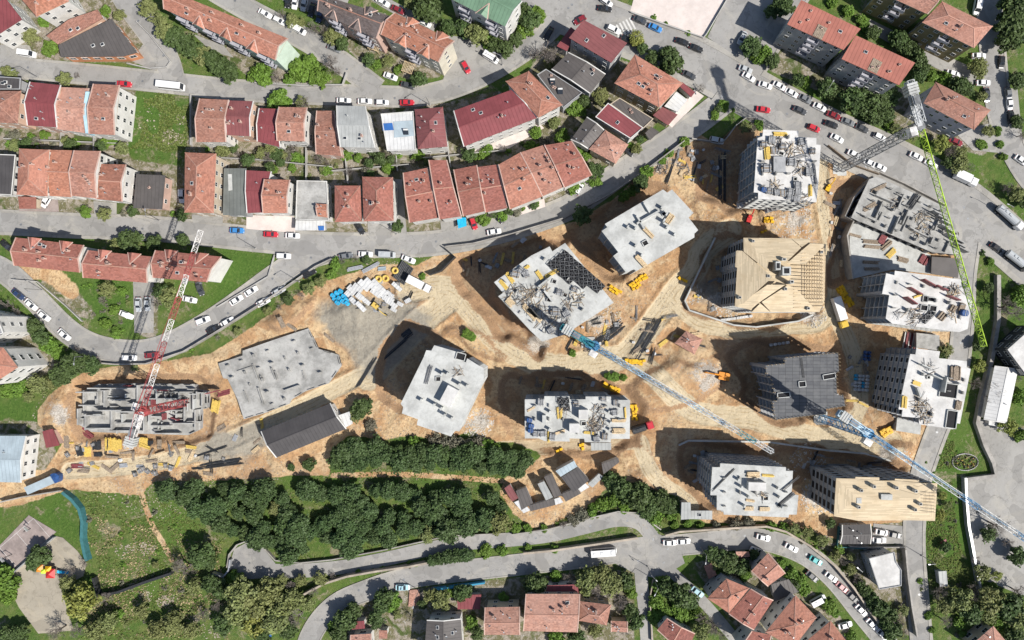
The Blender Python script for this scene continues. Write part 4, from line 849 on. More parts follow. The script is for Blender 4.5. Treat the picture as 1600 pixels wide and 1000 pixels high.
H_([(1205, 913), (1232, 905), (1248, 925), (1210, 940)], 's', 'h', 4, 0, 'm_slate', 'w_grey', 'grey sheet roof between the rust roofed house and the orange red hip', chim=0, border=False)
H_([(640, 922), (655, 921), (656, 946), (638, 948)], 's', 'h', 0.4, 0, 't_pinkish', 'w_beige', 'faded pink tiled terrace above the lane garden', name='terrace', cat='terrace', chim=0, win=False, border=False)
H_([(1100, 885), (1112, 880), (1120, 898), (1108, 905)], 's', 'h', 2.6, 0, 't_rust', 'w_grey', 'little rust roofed shed among shrubs by the lane junction', name='shed', cat='shed', chim=0, win=False, border=False)
H_([(1150, 862), (1170, 862), (1172, 870), (1150, 871)], 's', 'h', 2.6, 0, 't_pinkish', 'w_grey', 'pink garden terrace roof in the shrubs below the lower street', name='shed', cat='shed', chim=0, win=False, border=False)
# blue patches on the white roof, blue stripe on the hall, blue strip wall
def patch(poly, z, mat, name, label, cat, th=.12):
    q = [tuple(p[:2]) for p in PP(poly, z)]; mb = MB(); mb.prism(ccw(q), z-th, z); c = sum((Vector((*p, 0)) for p in q), Vector())/len(q)
    return tag(mb.build(name, M[mat], None, Vector((c.x, c.y, z-th))), label, cat)
patch([(597, 193), (613, 192), (615, 203), (598, 204)], 7.66, 'm_blue', 'roof_sheet', 'bright blue metal sheet lying on the white flat roof', 'sheet')
patch([(615, 190), (646, 188), (649, 212), (616, 215)], 7.66, 'm_bluegrey', 'roof_sheet', 'pale blue-grey metal sheet lying on the white flat roof', 'sheet')
patch([(356, 272), (362, 272), (363, 297), (357, 298)], 6.12, 'slab', 'roof_patch', 'pale repair patch on the green-grey flat roof', 'patch', .1)

patch([(133.5, 143), (139, 143), (134.5, 176), (138.5, 208), (133.5, 208), (129, 175)], 9.6, 'w_paleblue', 'gutter_wall', 'pale blue party wall zigzagging between two rust tiled roofs', 'wall', 3)

def hatch(px, py, z, a, sx, sy):
    p = P(px, py, z); mb = MB()
    for i in range(6): mb.box(-sx/2+sx*(i+.5)/6, 0, .12, sx/6*.9, sy, .14)
    mb.box(0, 0, .05, sx+.2, sy+.2, .1); o = bpy.data.objects.new('roof_hatch', mb.mesh('roof_hatch', M['oldwood'])); COL.objects.link(o); o.location = p; o.rotation_euler = (0, 0, math.radians(-a))
    return tag(o, 'slatted wooden hatch on a flat red apartment roof', 'hatch', 'roof hatches')
hatch(1281, 50, 15, 27, 2.8, 3.6); hatch(1367, 103, 15, 27, 2.8, 3.6)

# ------------------------------------------------------------------ unfinished concrete blocks
BL = {}
def cblock(key, label, poly, h, floors, style, roofm, wallm='cgrey', slabm='slab', z0=-3.0, extra=True):
    q = ccw([tuple(p[:2]) for p in PP(poly, h)]); HP.append(poly)
    c = sum((Vector((*p, 0)) for p in q), Vector())/len(q); base = Vector((c.x, c.y, 0))
    t = thing('unfinished_building', label, 'building', base); BL[key] = (t, base, q, h)
    mb = MB(); mb.prism(q, h-.3, h, 0, None, True)
    if M[roofm].name == 'new_pine_boards':
        fi = [i for i in range(len(mb.f)) if len(mb.f[i]) > 4][0]; mb.uv[fi] = [(p[0], p[1]) for p in q]
    mb.build('roof_slab', M[roofm], t)
    d = 0.35 if style == 'win' else (0.25 if style == 'strip' else 1.1)
    core = inset(q, d); cm = MB(); cm.prism(core, z0, h-.3); cm.build('wall', M[wallm], t)
    fh = h/floors; sl = inset(q, .06)
    for k in range(1, floors):
        fm = MB(); fm.prism(sl, fh*k-.28, fh*k, 0, None, True); fm.build('floor_slab', M[slabm if style != 'win' else wallm], t)
    if style == 'win': wall_items(t, base, core, [fh*(k+.5) for k in range(floors)], 2.6, W_OPEN, 'window_opening', .6)
    elif style == 'strip':
        wall_items(t, base, core, [fh*(k+.5) for k in range(floors)], 3.0, W_SLOT, 'loggia_opening', .4)
    else:
        n = len(q)
        cmesh = MB(); cmesh.box(0, 0, 0, .35, .7, h-.3-.2); cme = cmesh.mesh('column', M[wallm])
        for i in range(n):
            a, b = Vector(sl[i]), Vector(sl[(i+1) % n]); e = b-a; L = e.length
            if L < 2: continue
            e.normalize(); nr = Vector((e.y, -e.x))
            if nr.dot((Vector((XC, YC))-(a+b)/2).normalized()) < -.15: continue
            k = max(1, round(L/3.0)); rz = math.atan2(e.y, e.x)
            for j in range(k+1):
                p = a+e*(L*j/k*.96+L*.02)-nr*.42; inst('column', cme, t, (p.x-base.x, p.y-base.y, (h-.5)/2), rz)
        wall_items(t, base, core, [fh*(k+.45) for k in range(floors)], 3.0, W_SLOT, 'loggia_opening', .4)
    return t
def upstand(key, items, mat='slab', name='upstand_wall'):      # (x, y, length, width, angle, height) in px/px/m
    t, base, q, h = BL[key]
    for x, y, L, W, a, hh in items:
        if name == 'upstand_wall' and .65 <= W <= 1.0 and L > 1.9:      # column stub: what shows is mostly its shadow
            hh = L*.62; x += L*2.0; y += L*1.25; L, W = .45, W*1.1
        p = P(x, y, h); mb = MB(); mb.box(p.x, p.y, h+hh/2-.02, L, W, hh+.04, math.radians(-a)); mb.build(name, M[mat], t)
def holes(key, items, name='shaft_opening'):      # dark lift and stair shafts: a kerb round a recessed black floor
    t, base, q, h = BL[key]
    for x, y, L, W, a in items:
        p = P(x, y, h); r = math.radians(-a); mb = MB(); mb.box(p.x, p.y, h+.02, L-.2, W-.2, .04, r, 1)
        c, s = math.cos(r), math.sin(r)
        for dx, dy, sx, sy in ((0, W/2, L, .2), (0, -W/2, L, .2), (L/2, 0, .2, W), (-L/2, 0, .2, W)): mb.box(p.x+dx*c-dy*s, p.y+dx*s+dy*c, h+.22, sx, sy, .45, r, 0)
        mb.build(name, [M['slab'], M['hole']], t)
C1 = [(1192.6, 202.2), (1247.5, 204.5), (1247.5, 214), (1275.6, 215.5), (1275.6, 225.7), (1282.4, 226.5), (1279, 285), (1275.6, 316), (1229.7, 313), (1184.6, 311), (1184.6, 301), (1177.8, 300.5), (1183.8, 215.5), (1191.4, 213)]
C2 = [(1161.7, 371.5), (1235.5, 372.4), (1265, 373.3), (1266, 379), (1290.4, 381.4), (1289, 442.6), (1288.6, 468.7), (1280.5, 487.6), (1175, 487.6), (1172.5, 484), (1148.2, 478.6), (1151.8, 419), (1149, 417), (1151, 391.3), (1160.8, 392)]
C3 = [(858.8, 385), (863, 392.8), (883, 379.6), (958.9, 473), (883, 522.6), (846.7, 533.6), (829, 517), (799.4, 485), (778.5, 463), (786, 457.7), (771.9, 441), (830, 399.4)]
C4 = [(1036, 296), (1042.5, 301), (1050, 296), (1083.7, 332.5), (1076, 340), (1091, 359.5), (1085, 365), (1085, 371), (1007.5, 416), (994, 424), (991, 421), (977.5, 425), (958, 400), (966, 394), (940, 361), (949, 355), (945, 350)]
C5 = [(1370, 276), (1474, 322), (1490, 345), (1500, 375), (1497, 398), (1454, 394), (1344, 347), (1330, 340), (1358, 280)]
C6 = [(1398.4, 423), (1503, 437), (1506, 460), (1519, 472), (1512, 514), (1499, 519), (1394.4, 505.6), (1384, 497.6), (1389.6, 461), (1378.4, 459), (1384.8, 427), (1397.6, 430)]
C7 = [(1432, 544.4), (1468.8, 549), (1467, 559.6), (1511, 564.4), (1510.4, 574), (1516.8, 576.4), (1500, 662), (1492, 661), (1489.6, 670.8), (1436, 662.8), (1436, 653), (1408.8, 650.8), (1410.4, 640.4), (1404, 639.6), (1422.4, 553), (1430.4, 554)]
C8 = [(1225.6, 559), (1309.6, 551), (1311, 580), (1306, 583), (1308, 617.6), (1317.6, 616.8), (1320.8, 634.4), (1291, 639), (1291, 646.4), (1210.4, 656), (1206.4, 627), (1215, 625.6), (1214.4, 617), (1210.4, 616), (1204, 590.4), (1197.6, 587), (1196, 571), (1226.4, 568)]
C9 = [(1125.6, 724), (1228, 730), (1228, 735.6), (1239, 735.6), (1237, 772), (1247.7, 773.7), (1245, 804), (1233, 804), (1232, 808.6), (1131, 804), (1130, 798), (1120, 797), (1120, 774), (1110, 773.7), (1113, 730), (1125, 730)]
C10 = [(1306.7, 747.4), (1336, 748), (1337, 745.3), (1374, 746), (1374, 751), (1398, 751), (1398.6, 748), (1436, 750), (1436, 754.5), (1464.7, 755.3), (1461, 814), (1419.6, 813), (1342, 814), (1303, 806.5)]
C11 = [(820, 624), (850.5, 624), (850.5, 619), (890, 619), (890, 624), (915, 624), (915, 619.6), (954.8, 619.6), (954.8, 625), (984.6, 625), (984, 685.6), (954.4, 685.6), (954.4, 691), (913.5, 690.7), (913, 685.6), (890, 685), (890, 690), (850.5, 689), (842, 685), (820, 685)]
C12 = [(678.6, 539.4), (718, 551), (713, 561), (728, 566), (730, 560), (756, 576), (756, 594), (746, 612), (722, 662), (718, 674), (709, 673), (705, 682), (651, 664), (653, 655), (628, 646), (630, 636), (626, 631), (662, 558), (666, 547), (674, 548)]
C13 = [(341, 568), (379, 555.5), (379, 548), (440.5, 526.6), (482, 513), (497.5, 545), (528, 554), (533, 572), (513.7, 599), (478, 611), (456, 624), (452, 631), (415, 645), (381, 655), (371, 624), (355.5, 592), (348.7, 591)]
C14 = [(134, 609), (154, 600), (212, 599), (304, 600), (306, 608), (324, 611), (324, 638), (313, 640), (313, 671), (294, 680), (143, 675), (124, 664), (123, 642), (134, 640)]
cblock('A', 'white concrete block crowded with stacked materials beside the avenue', C1, 19, 6, 'open', 'slabw')
cblock('B', 'concrete block getting a pinwheel timber roof, ringed by a low wall', C2, 17, 6, 'strip', 'boards', 'cgrey')
cblock('C', 'concrete block covered with black steel baskets and timber', C3, 15, 5, 'open', 'slab')
cblock('D', 'bare pale concrete block with stepped corners beside the middle street', C4, 17, 6, 'open', 'slab')
cblock('E', 'low grey concrete deck of starter walls at the avenue edge', C5, 4.5, 1, 'open', 'slab2')
cblock('F', 'white concrete block with formwork leaning on its deck beside the eastern road', C6, 17, 6, 'open', 'slabw')
cblock('G', 'white concrete block with a grid of framed windows on its flank', C7, 18, 6, 'win', 'slabw')
cblock('I', 'dark formwork decked block with raw edges above the sandy haul road', C8, 16, 5, 'open', 'deckply', 'cgrey', 'cgrey')
cblock('J', 'pale concrete block with windowed flank beside the grey site cabins', C9, 18, 6, 'win', 'slab')
cblock('K', 'concrete block fully decked with new timber boards above the charcoal hut', C10, 18.5, 6, 'strip', 'boards')
cblock('L', 'toothed rectangular concrete block with two white boxes on its deck', C11, 17, 6, 'strip', 'slab')
cblock('M', 'bare pale concrete block with one white box on its deck', C12, 17, 6, 'strip', 'slab')
cblock('O', 'broad five sided basement slab poured level with the ground', C13, 1.6, 1, 'strip', 'slab2')
cblock('Q', 'maze of poured basement walls under the red and white crane', C14, 0.9, 1, 'strip', 'slab2')
# pieces that belong to the decks
r5 = random.Random(5)
upstand('D', [(1027, 321, 3, .9, 30, .9), (1032, 331, 4, 1.0, 30, .9), (1028, 341, 4, .9, 30, .9), (1034, 351, 3.6, 1.0, 32, .9), (1047, 363, 3, .9, 30, .9), (1010, 325, .5, 3.2, -30, 1.2), (1000, 348, .5, 4.4, -30, 1.3), (1012, 340, 7.5, .5, -30, 1.3), (984, 352, 4, .9, 35, .9), (975, 352, 2.6, .8, 35, .9), (986, 380, 3.2, .9, 35, .9), (996, 395, 3, .8, 35, .9)])
holes('D', [(1008, 380, 1.6, 1.4, -30), (1037, 334, 1.2, 1.0, -30)])
upstand('M', [(683, 578, 4.6, .9, 28, .8), (694, 580, 3, .9, 28, .8), (709, 594, 5, .9, 28, .8), (723, 598, 3.6, .9, 28, .8), (653, 621, 3, .9, 28, .8), (670, 625, 5, .9, 28, .8), (683, 632, 4, .9, 28, .8), (687, 642, 4.4, .9, 28, .8), (700, 649, 3.2, .9, 28, .8)])
upstand('M', [(703, 618, 3.4, 5.6, 28, 2.6)], 'slabw', 'stair_head'); holes('M', [(685, 592, 1.4, 1.3, 0), (720, 557, 2.6, 2.0, 15)])
upstand('L', [(911, 646, 2.7, 2.6, 0, 2.6), (897, 667, 2.9, 2.6, 0, 2.6)], 'slabw', 'stair_head'); holes('L', [(912, 661.5, 1.4, 1.2, 0)])
upstand('L', [(853, 639, 3, .8, 30, .9), (853, 667, 2.6, .8, 30, .9), (946, 640, 2.4, .7, 30, .9), (948, 656, 2.8, .7, 30, .9), (948, 668, 2, .7, 30, .9), (850, 654, 1.0, 2.4, 0, 2.2), (958, 688, .1, .1, 0, .2)])
upstand('J', [(1147, 745, 2.6, .7, 25, 1), (1150, 755, 3.2, .7, 25, 1), (1160, 770, 3.4, .7, 25, 1), (1155, 785, 3, .7, 25, 1), (1208, 758, 2.8, .7, 25, 1), (1210, 772, 2.8, .7, 25, 1), (1214, 787, 3, .7, 25, 1)])
upstand('J', [(1180, 758, 5, 2.4, 2, 2.0)], 'slabw', 'stair_head'); holes('J', [(1196, 778, 1.4, 1.2, 0)])
upstand('G', [(1441, 572, 3, .3, 25, 2.6), (1458, 588, 3.2, .3, 25, 2.4), (1432, 612, .5, 2.6, -20, 1.6), (1497, 600, 2.2, .3, 10, 2.2), (1470, 600, .3, 4.4, 10, 2.8)]); holes('G', [(1481, 610, 5, 4, 8), (1450, 589.5, .9, .9, 0), (1486, 655, 3, 5, 8)])
upstand('F', [(1425, 455, 4, .3, 30, 2.8), (1418, 470, 3.6, .3, 35, 3.0), (1445, 442, 3.6, .3, 30, 3.0), (1466, 450, 3.4, .3, 25, 2.6), (1486, 466, 3.4, .3, 22, 2.4)], 'maroonply', 'formwork_panel'); holes('F', [(1443, 481, 2, 1.6, 8), (1457, 482, 2, 1.6, 8), (1455, 468, 2.4, 1.2, 8), (1445, 467, 1.4, 1.8, 8)])
upstand('K', [(1382, 775, 3.2, 1.6, 2, 1.4), (1340, 781, 1.4, 1.6, 0, 1.0)], 'slab', 'roof_box'); holes('K', [(1397, 781, 2.8, 1.2, 2)])
upstand('C', [(852, 440, 5, .5, -38, 1.6), (857, 463, .6, 4, -38, 1.6)]); holes('C', [(883, 461, 1.2, 1.2, 20), (858, 468, 1.2, 1.4, 20), (866, 440, 1.2, 1.2, 20)])
upstand('A', [(1216, 258, 3.4, 4.4, 0, 1.2)], 'cgrey', 'stair_head'); holes('A', [(1242, 280, 1.0, 1.0, 0), (1220, 240, 1.5, 1.0, 20)])
holes('I', [(1253, 600, 2.0, 1.6, -5), (1224, 617, 3.6, 1.4, -5), (1295, 588, 3.6, 1.4, -10)], 'shaft_opening')
# starter walls
for key, poly, nw, hmin, hmax in (('E', [(1365, 290), (1465, 330), (1488, 370), (1488, 392), (1455, 388), (1350, 340)], 16, .5, 1.8), ('O', [(360, 570), (470, 530), (500, 560), (500, 590), (440, 620), (390, 635)], 11, .3, 1.1)):
    t, base, q, h = BL[key]; k = 0; ang0 = 24 if key == 'E' else -20
    while k < nw:
        x, y = r5.uniform(min(p[0] for p in poly), max(p[0] for p in poly)), r5.uniform(min(p[1] for p in poly), max(p[1] for p in poly))
        if not pip(poly, np.array([x]), np.array([y]))[0]: continue
        upstand(key, [(x, y, r5.uniform(2, 6), .3 if key == 'E' else .25, ang0+r5.choice([0, 90])+r5.uniform(-2, 2), r5.uniform(hmin, hmax))], 'slab2', 'starter_wall'); k += 1
t, base, q, h = BL['E']
for i in range(9):   # tall starter walls that throw shadows towards the road
    x, y = 1458+i*5+r5.uniform(-3, 3), 335+i*7; upstand('E', [(x, y, 3.4, .35, 28, 3.0)], 'slab2', 'starter_wall')
for i in range(46):  # rebar comb along the lower edge
    f = i/45; p0, p1 = P(1344+110*f, 347+47*f, h), None; mb = MB(); mb.bar((p0.x, p0.y, h-.1), (p0.x+.2, p0.y-.3, h+1.1), .1); mb.build('starter_bars', M['steel'], t)
gx = [(140, 612, 6, 0), (160, 606, 7, 0), (196, 606, 8, 0), (250, 608, 10, 0), (290, 612, 6, 0), (170, 622, 5, 90), (190, 624, 6, 0), (220, 616, 6, 90), (144, 632, 5, 0), (176, 640, 8, 0), (205, 642, 7, 0), (262, 622, 9, 0), (285, 622, 4, 90), (240, 640, 6, 90), (270, 640, 7, 0), (306, 628, 6, 90), (320, 625, 5, 90), (310, 655, 6.4, 90), (290, 660, 7, 0), (255, 664, 6, 0), (230, 662, 5, 90), (205, 660, 8, 0), (180, 655, 6, 90), (160, 668, 8, 0), (140, 658, 5, 90), (150, 648, 6, 0), (200, 672, 10, 0), (265, 676, 8, 0), (128, 650, 5, 90), (136, 622, 5, 90), (246, 650, 4, 0), (292, 646, 5, 90), (215, 630, 4, 0)]
upstand('Q', [(x, y, L, .35, a, r5.uniform(1.6, 2.8)) for x, y, L, a in gx], 'slab2', 'basement_wall')
upstand('Q', [(x, y, L, .3, a, 2.4) for x, y, L, a in ((204, 602, 2, 0), (259, 609, 3, 0), (243, 627, 2, 90), (260, 650, 2, 90), (278, 653, 2.4, 20), (335, 612, 4, -15))], 'maroonply', 'formwork_panel')
# edge posts on the dark deck
t, base, q, h = BL['I']
post = MB(); post.box(0, 0, .55, .14, .14, 1.1); post.box(0, 0, -.2, .5, .2, .2); pme = post.mesh('guard_post', M['wood'])
for i in range(len(q)):
    a, b = Vector(q[i]), Vector(q[(i+1) % len(q)]); k = int((b-a).length/1.0)
    for j in range(k): p = a.lerp(b, (j+.5)/k); inst('guard_post', pme, t, (p.x-base.x, p.y-base.y, h))
mb = MB()
for i in range(5): a, b = P(1250+i*.8, 560, h), P(1254+i*.8, 590, h); mb.bar((a.x, a.y, h+.08), (b.x, b.y, h+.08), .1)
mb.build('reinforcement_bars', M['steel'], t)

# pinwheel roof: pitched timber decks over block B
t, base, q, h = BL['B']
def zB(x, y): return h+.3+max(0, min((x-1150)*S, (1290-x)*S*1.0, (y-371)*S, (488-y)*S))*.30
def deck(parent, pts, zf, name, mat, al=0, th=.14):
    w_ = [P(x, y, zf(x, y)) for x, y in pts]
    mb = MB(); c, s = math.cos(math.radians(al)), math.sin(math.radians(al))
    mb.face(w_, 0, [(p.x*c+p.y*s, -p.x*s+p.y*c) for p in w_]); n = len(w_); dn = Vector((0, 0, -th))
    mb.face([p+dn for p in w_][::-1], 0)
    for i in range(n): mb.face([w_[i]+dn, w_[(i+1) % n]+dn, w_[(i+1) % n], w_[i]], 0)
    return mb.build(name, M[mat], parent)
for pts, al in (([(1161.7, 371.5), (1235.5, 372.4), (1252, 387), (1227, 411), (1201, 409)], 0), ([(1236, 372.4), (1265, 373.3), (1266, 377), (1253, 386)], 0), ([(1266, 380), (1290.4, 381.4), (1258, 413), (1230, 411)], 0),
        ([(1161.7, 371.5), (1201, 409), (1198, 422), (1162, 393)], 90), ([(1151, 391.3), (1160, 392), (1207, 433), (1162, 474), (1148.2, 478.6), (1151.8, 419)], 90), ([(1149, 417), (1150, 392), (1170, 405), (1153, 419)], 90),
        ([(1150, 478.6), (1199, 445), (1227, 445), (1187, 472), (1172.5, 484)], 0), ([(1190, 472), (1230, 446), (1242, 449), (1277, 487), (1204, 487)], 0), ([(1175, 487), (1188, 474), (1203, 487)], 0)):
    deck(t, pts, zB, 'timber_deck', 'boards', al)
for i in range(17):
    y = 389+i*5.6; x0 = 1262 if y < 440 else 1250; mb = MB(); a, b = P(x0-10, y+2, zB(x0-14, y)), P(1288.5, y, h+.5); mb.bar(a, b, .14, 0, .2); mb.build('rafter', M['wood'], t)
for i in range(8):
    x = 1260+i*4; mb = MB(); a, b = P(x, 392+max(0, 24-i*3), h+1.2), P(x, 470, h+1.2); mb.bar(a, b, .12, 0, .16); mb.build('purlin', M['wood'], t)
for x, y, L, W, hh in ((1226, 424, 2.4, 2.4, 3.6), (1213, 416, 1.4, 2.4, 3.4), (1234, 441, 1, .9, 4.0), (1198, 432, .8, .8, 3.4), (1176, 377, .7, .7, 1.6), (1283, 394, .7, .7, 1.4), (1225, 452, .8, .8, 3.2), (1155, 465, .8, .8, 1.8), (1262, 482, .8, .8, 1.6), (1222, 406, 1.2, .7, 3.8)):
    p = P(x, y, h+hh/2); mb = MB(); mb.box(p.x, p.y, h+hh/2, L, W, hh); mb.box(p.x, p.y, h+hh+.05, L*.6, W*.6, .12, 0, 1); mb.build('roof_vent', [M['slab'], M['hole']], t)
# low hip of timber over block K
t, base, q, h = BL['K']
zK = lambda x, y: h+.02+max(0, min((x-1305)*S, (1463-x)*S, (y-746)*S, (813-y)*S))*.14
RK = [(1340, 780), (1430, 782)]
deck(t, [(1306.7, 747.4), (1336, 748), (1374, 751), (1398, 751), (1436, 754.5), (1464.7, 755.3), RK[1], RK[0]], zK, 'timber_deck', 'boards', 0, .02)
deck(t, [(1303, 806.5), RK[0], RK[1], (1461, 814), (1419.6, 812.8), (1342, 813)], zK, 'timber_deck', 'boards', 0, .02)
deck(t, [(1306.7, 747.4), RK[0], (1303, 806.5)], zK, 'timber_deck', 'boards', 90, .02); deck(t, [(1464.7, 755.3), (1461, 814), RK[1]], zK, 'timber_deck', 'boards', 90, .02)
for x, y in ((1345, 766), (1430, 767), (1341, 792), (1437, 787), (1429, 796), (1365, 760), (1400, 762)):
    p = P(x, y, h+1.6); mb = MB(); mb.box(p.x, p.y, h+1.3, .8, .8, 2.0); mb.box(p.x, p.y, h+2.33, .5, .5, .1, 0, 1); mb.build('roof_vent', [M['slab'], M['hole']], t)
for i in range(7):
    p = P(1448+i*1.6, 783, h); mb = MB(); a, b = P(1442, 770+i*5, h+1.2), P(1462, 771+i*5, h+.5); mb.bar(a, b, .1); mb.build('rafter', M['oldwood'], t)
# slanted ramp walls at the foot of block A, retaining walls and low decks round block E
def wallrun(pts, z0, z1, th, mat, name, label, cat, close=False, group=None, top=None):
    w_ = [P(x, y, 0) for x, y in pts]; mb = MB()
    if close: w_.append(w_[0])
    L, R = [], []
    for i, p in enumerate(w_):
        d = w_[min(i+1, len(w_)-1)]-w_[max(i-1, 0)]; d = Vector((d.x, d.y, 0)).normalized(); nn = Vector((-d.y, d.x, 0))*th/2
        L.append(p+nn); R.append(p-nn)
    for i in range(len(w_)-1):
        a, b, c, d = R[i], R[i+1], L[i+1], L[i]; v = lambda p, z: (p.x, p.y, z)
        mb.hexa([v(a, z0), v(b, z0), v(c, z0), v(d, z0), v(a, z1), v(b, z1), v(c, z1), v(d, z1)])
    o = mb.build(name, M[mat], None, Vector((w_[0].x, w_[0].y, 0)))
    return tag(o, label, cat, group)
for (x0, y0, za), (x1, y1, zb), lb in (((1152, 322, 2.5), (1206, 305, 9), 'white sloping stair ramp at the foot of the crowded white block, shorter of two'), ((1195, 330, 2.5), (1256, 309, 9), 'white sloping stair ramp at the foot of the crowded white block, longer of two')):
    a, b = P(x0, y0, za), P(x1, y1, zb); mb = MB(); d = Vector((b.x-a.x, b.y-a.y, 0)).normalized(); nn = Vector((-d.y, d.x, 0))*.8
    mb.hexa([(a-nn)-Vector((0, 0, .4)), (b-nn)-Vector((0, 0, .4)), (b+nn)-Vector((0, 0, .4)), (a+nn)-Vector((0, 0, .4)), a-nn, b-nn, b+nn, a+nn])
    for i in range(9):
        c = a.lerp(b, (i+.5)/9); mb.box(c.x, c.y, c.z+.3, .25, 1.3, .5, math.atan2(d.y, d.x))
    for f in (.12, .5, .88): c = a.lerp(b, f); mb.box(c.x, c.y, (c.z-3)/2, .4, .8, c.z+2.6)
    tag(mb.build('stair_ramp', M['slabw'], None, Vector((a.x, a.y, 0))), lb, 'stair')
wallrun([(1358, 278), (1328, 312), (1315, 340), (1328, 347), (1318, 370), (1322, 400), (1327, 437)], -3.5, 3.0, .5, 'wallc', 'retaining_wall', 'grey retaining wall stepping round the low concrete deck', 'wall')
wallrun([(1372, 271), (1410, 288), (1475, 322)], -2, 1.6, .3, 'wallc', 'retaining_wall', 'straight low wall between the avenue and the concrete deck', 'wall')
patch([(1327, 352), (1340, 348), (1454, 398), (1456, 428), (1395, 421), (1330, 436)], 0.7, 'slab', 'concrete_floor', 'lower concrete floor strewn with timber beside the deck of starter walls', 'floor', 3)
patch([(1402, 651), (1440, 655), (1438, 679), (1400, 673)], 3.4, 'slab', 'low_roof', 'low white terrace roof at the corner of the window grid block', 'roof', 3.4)
patch([(1432, 520), (1468, 524), (1468, 548), (1432, 543)], 2.0, 'slab2', 'low_roof', 'rubble strewn low roof between the two eastern white blocks', 'roof', 2)
patch([(1456, 401), (1500, 404), (1497, 434), (1455, 428)], 2.2, 'm_slate', 'metal_deck', 'dark patchwork metal deck beside the eastern road', 'deck', .4)
wallrun([(1116, 372), (1093, 420), (1073, 462), (1069, 470), (1076, 485), (1145, 508), (1180, 511), (1245, 502), (1268, 492)], -1.5, 1.5, .45, 'slab', 'perimeter_wall', 'pale low wall curving round the pinwheel roofed block', 'wall')
wallrun([(1060, 695), (1075, 688), (1200, 690), (1290, 703), (1350, 708), (1400, 722)], -3, .9, .5, 'slab', 'retaining_wall', 'long pale retaining wall below the sandy haul road', 'wall')

# column stubs in rows on the open decks, more basement walls
rc = random.Random(77)
for key, poly, sx, sy, ang in (('A', C1, 20, 19, 0), ('F', C6, 21, 20, 8), ('G', C7, 22, 20, 8), ('C', C3, 24, 22, 40), ('L', C11, 22, 21, 0), ('J', C9, 24, 22, 0), ('E', C5, 17, 14, 24), ('O', C13, 22, 20, -20)):
    t, base, q, h = BL[key]; cx, cy = sum(p[0] for p in poly)/len(poly), sum(p[1] for p in poly)/len(poly); ca, sa = math.cos(math.radians(ang)), math.sin(math.radians(ang))
    for i in range(-5, 6):
        for j in range(-5, 6):
            x, y = cx+i*sx*ca-j*sy*sa, cy+i*sx*sa+j*sy*ca
            if rc.random() < .25: continue
            pin = [(cx+(p[0]-cx)*.9, cy+(p[1]-cy)*.9) for p in poly]
            if not pip(pin, np.array([x]), np.array([y]))[0]: continue
            hh = rc.uniform(.5, 1.5) if key not in ('E',) else rc.uniform(.6, 1.8); p = P(x, y, h); mb = MB(); r_ = math.radians(-ang)+rc.choice([0, 1.571])
            mb.box(p.x, p.y, h+hh/2-.02, .95, .32, hh+.04, r_)
            for k in range(5): d_ = -.38+k*.19; mb.bar((p.x+d_*math.cos(r_), p.y+d_*math.sin(r_), h+hh), (p.x+d_*math.cos(r_), p.y+d_*math.sin(r_), h+hh+.7), .035, 1)
            mb.build('column_stub', [M['slab2'], M['steel']], t)
t, base, q, h = BL['Q']
for i in range(46):
    x, y = rc.uniform(130, 318), rc.uniform(606, 674)
    if not pip(C14, np.array([x]), np.array([y]))[0]: continue
    upstand('Q', [(x, y, rc.uniform(1.2, 3.4), .28, rc.choice([0, 90]), rc.uniform(.8, 2.4))], rc.choice(['slab2', 'slab', 'slab2']), 'basement_wall')

# ------------------------------------------------------------------ tower cranes
def lattice(mb, a, b, w, seg, ch, br, tri=False, mi=0):
    a, b = Vector(a), Vector(b); d = b-a; L = d.length; d.normalize()
    if abs(d.z) > .9: x, y = Vector((1, 0, 0)), Vector((0, 1, 0)); cs = [x*w/2+y*w/2, -x*w/2+y*w/2, -x*w/2-y*w/2, x*w/2-y*w/2]
    else:
        x = d.cross(Vector((0, 0, 1))).normalized(); z = Vector((0, 0, 1))
        cs = [x*w/2, -x*w/2, z*w*.95] if tri else [x*w/2, -x*w/2, -x*w/2+z*w, x*w/2+z*w]
    for c in cs: mb.bar(a+c, b+c, ch, mi)
    n = max(1, round(L/seg)); m = len(cs)
    for i in range(n):
        p0, p1 = a+d*(L*i/n), a+d*(L*(i+1)/n)
        for k in range(m):
            k2 = (k+1) % m
            if i % 2: mb.bar(p0+cs[k], p1+cs[k2], br, mi)
            else: mb.bar(p0+cs[k2], p1+cs[k], br, mi)
            mb.bar(p1+cs[k], p1+cs[k2], br, mi)
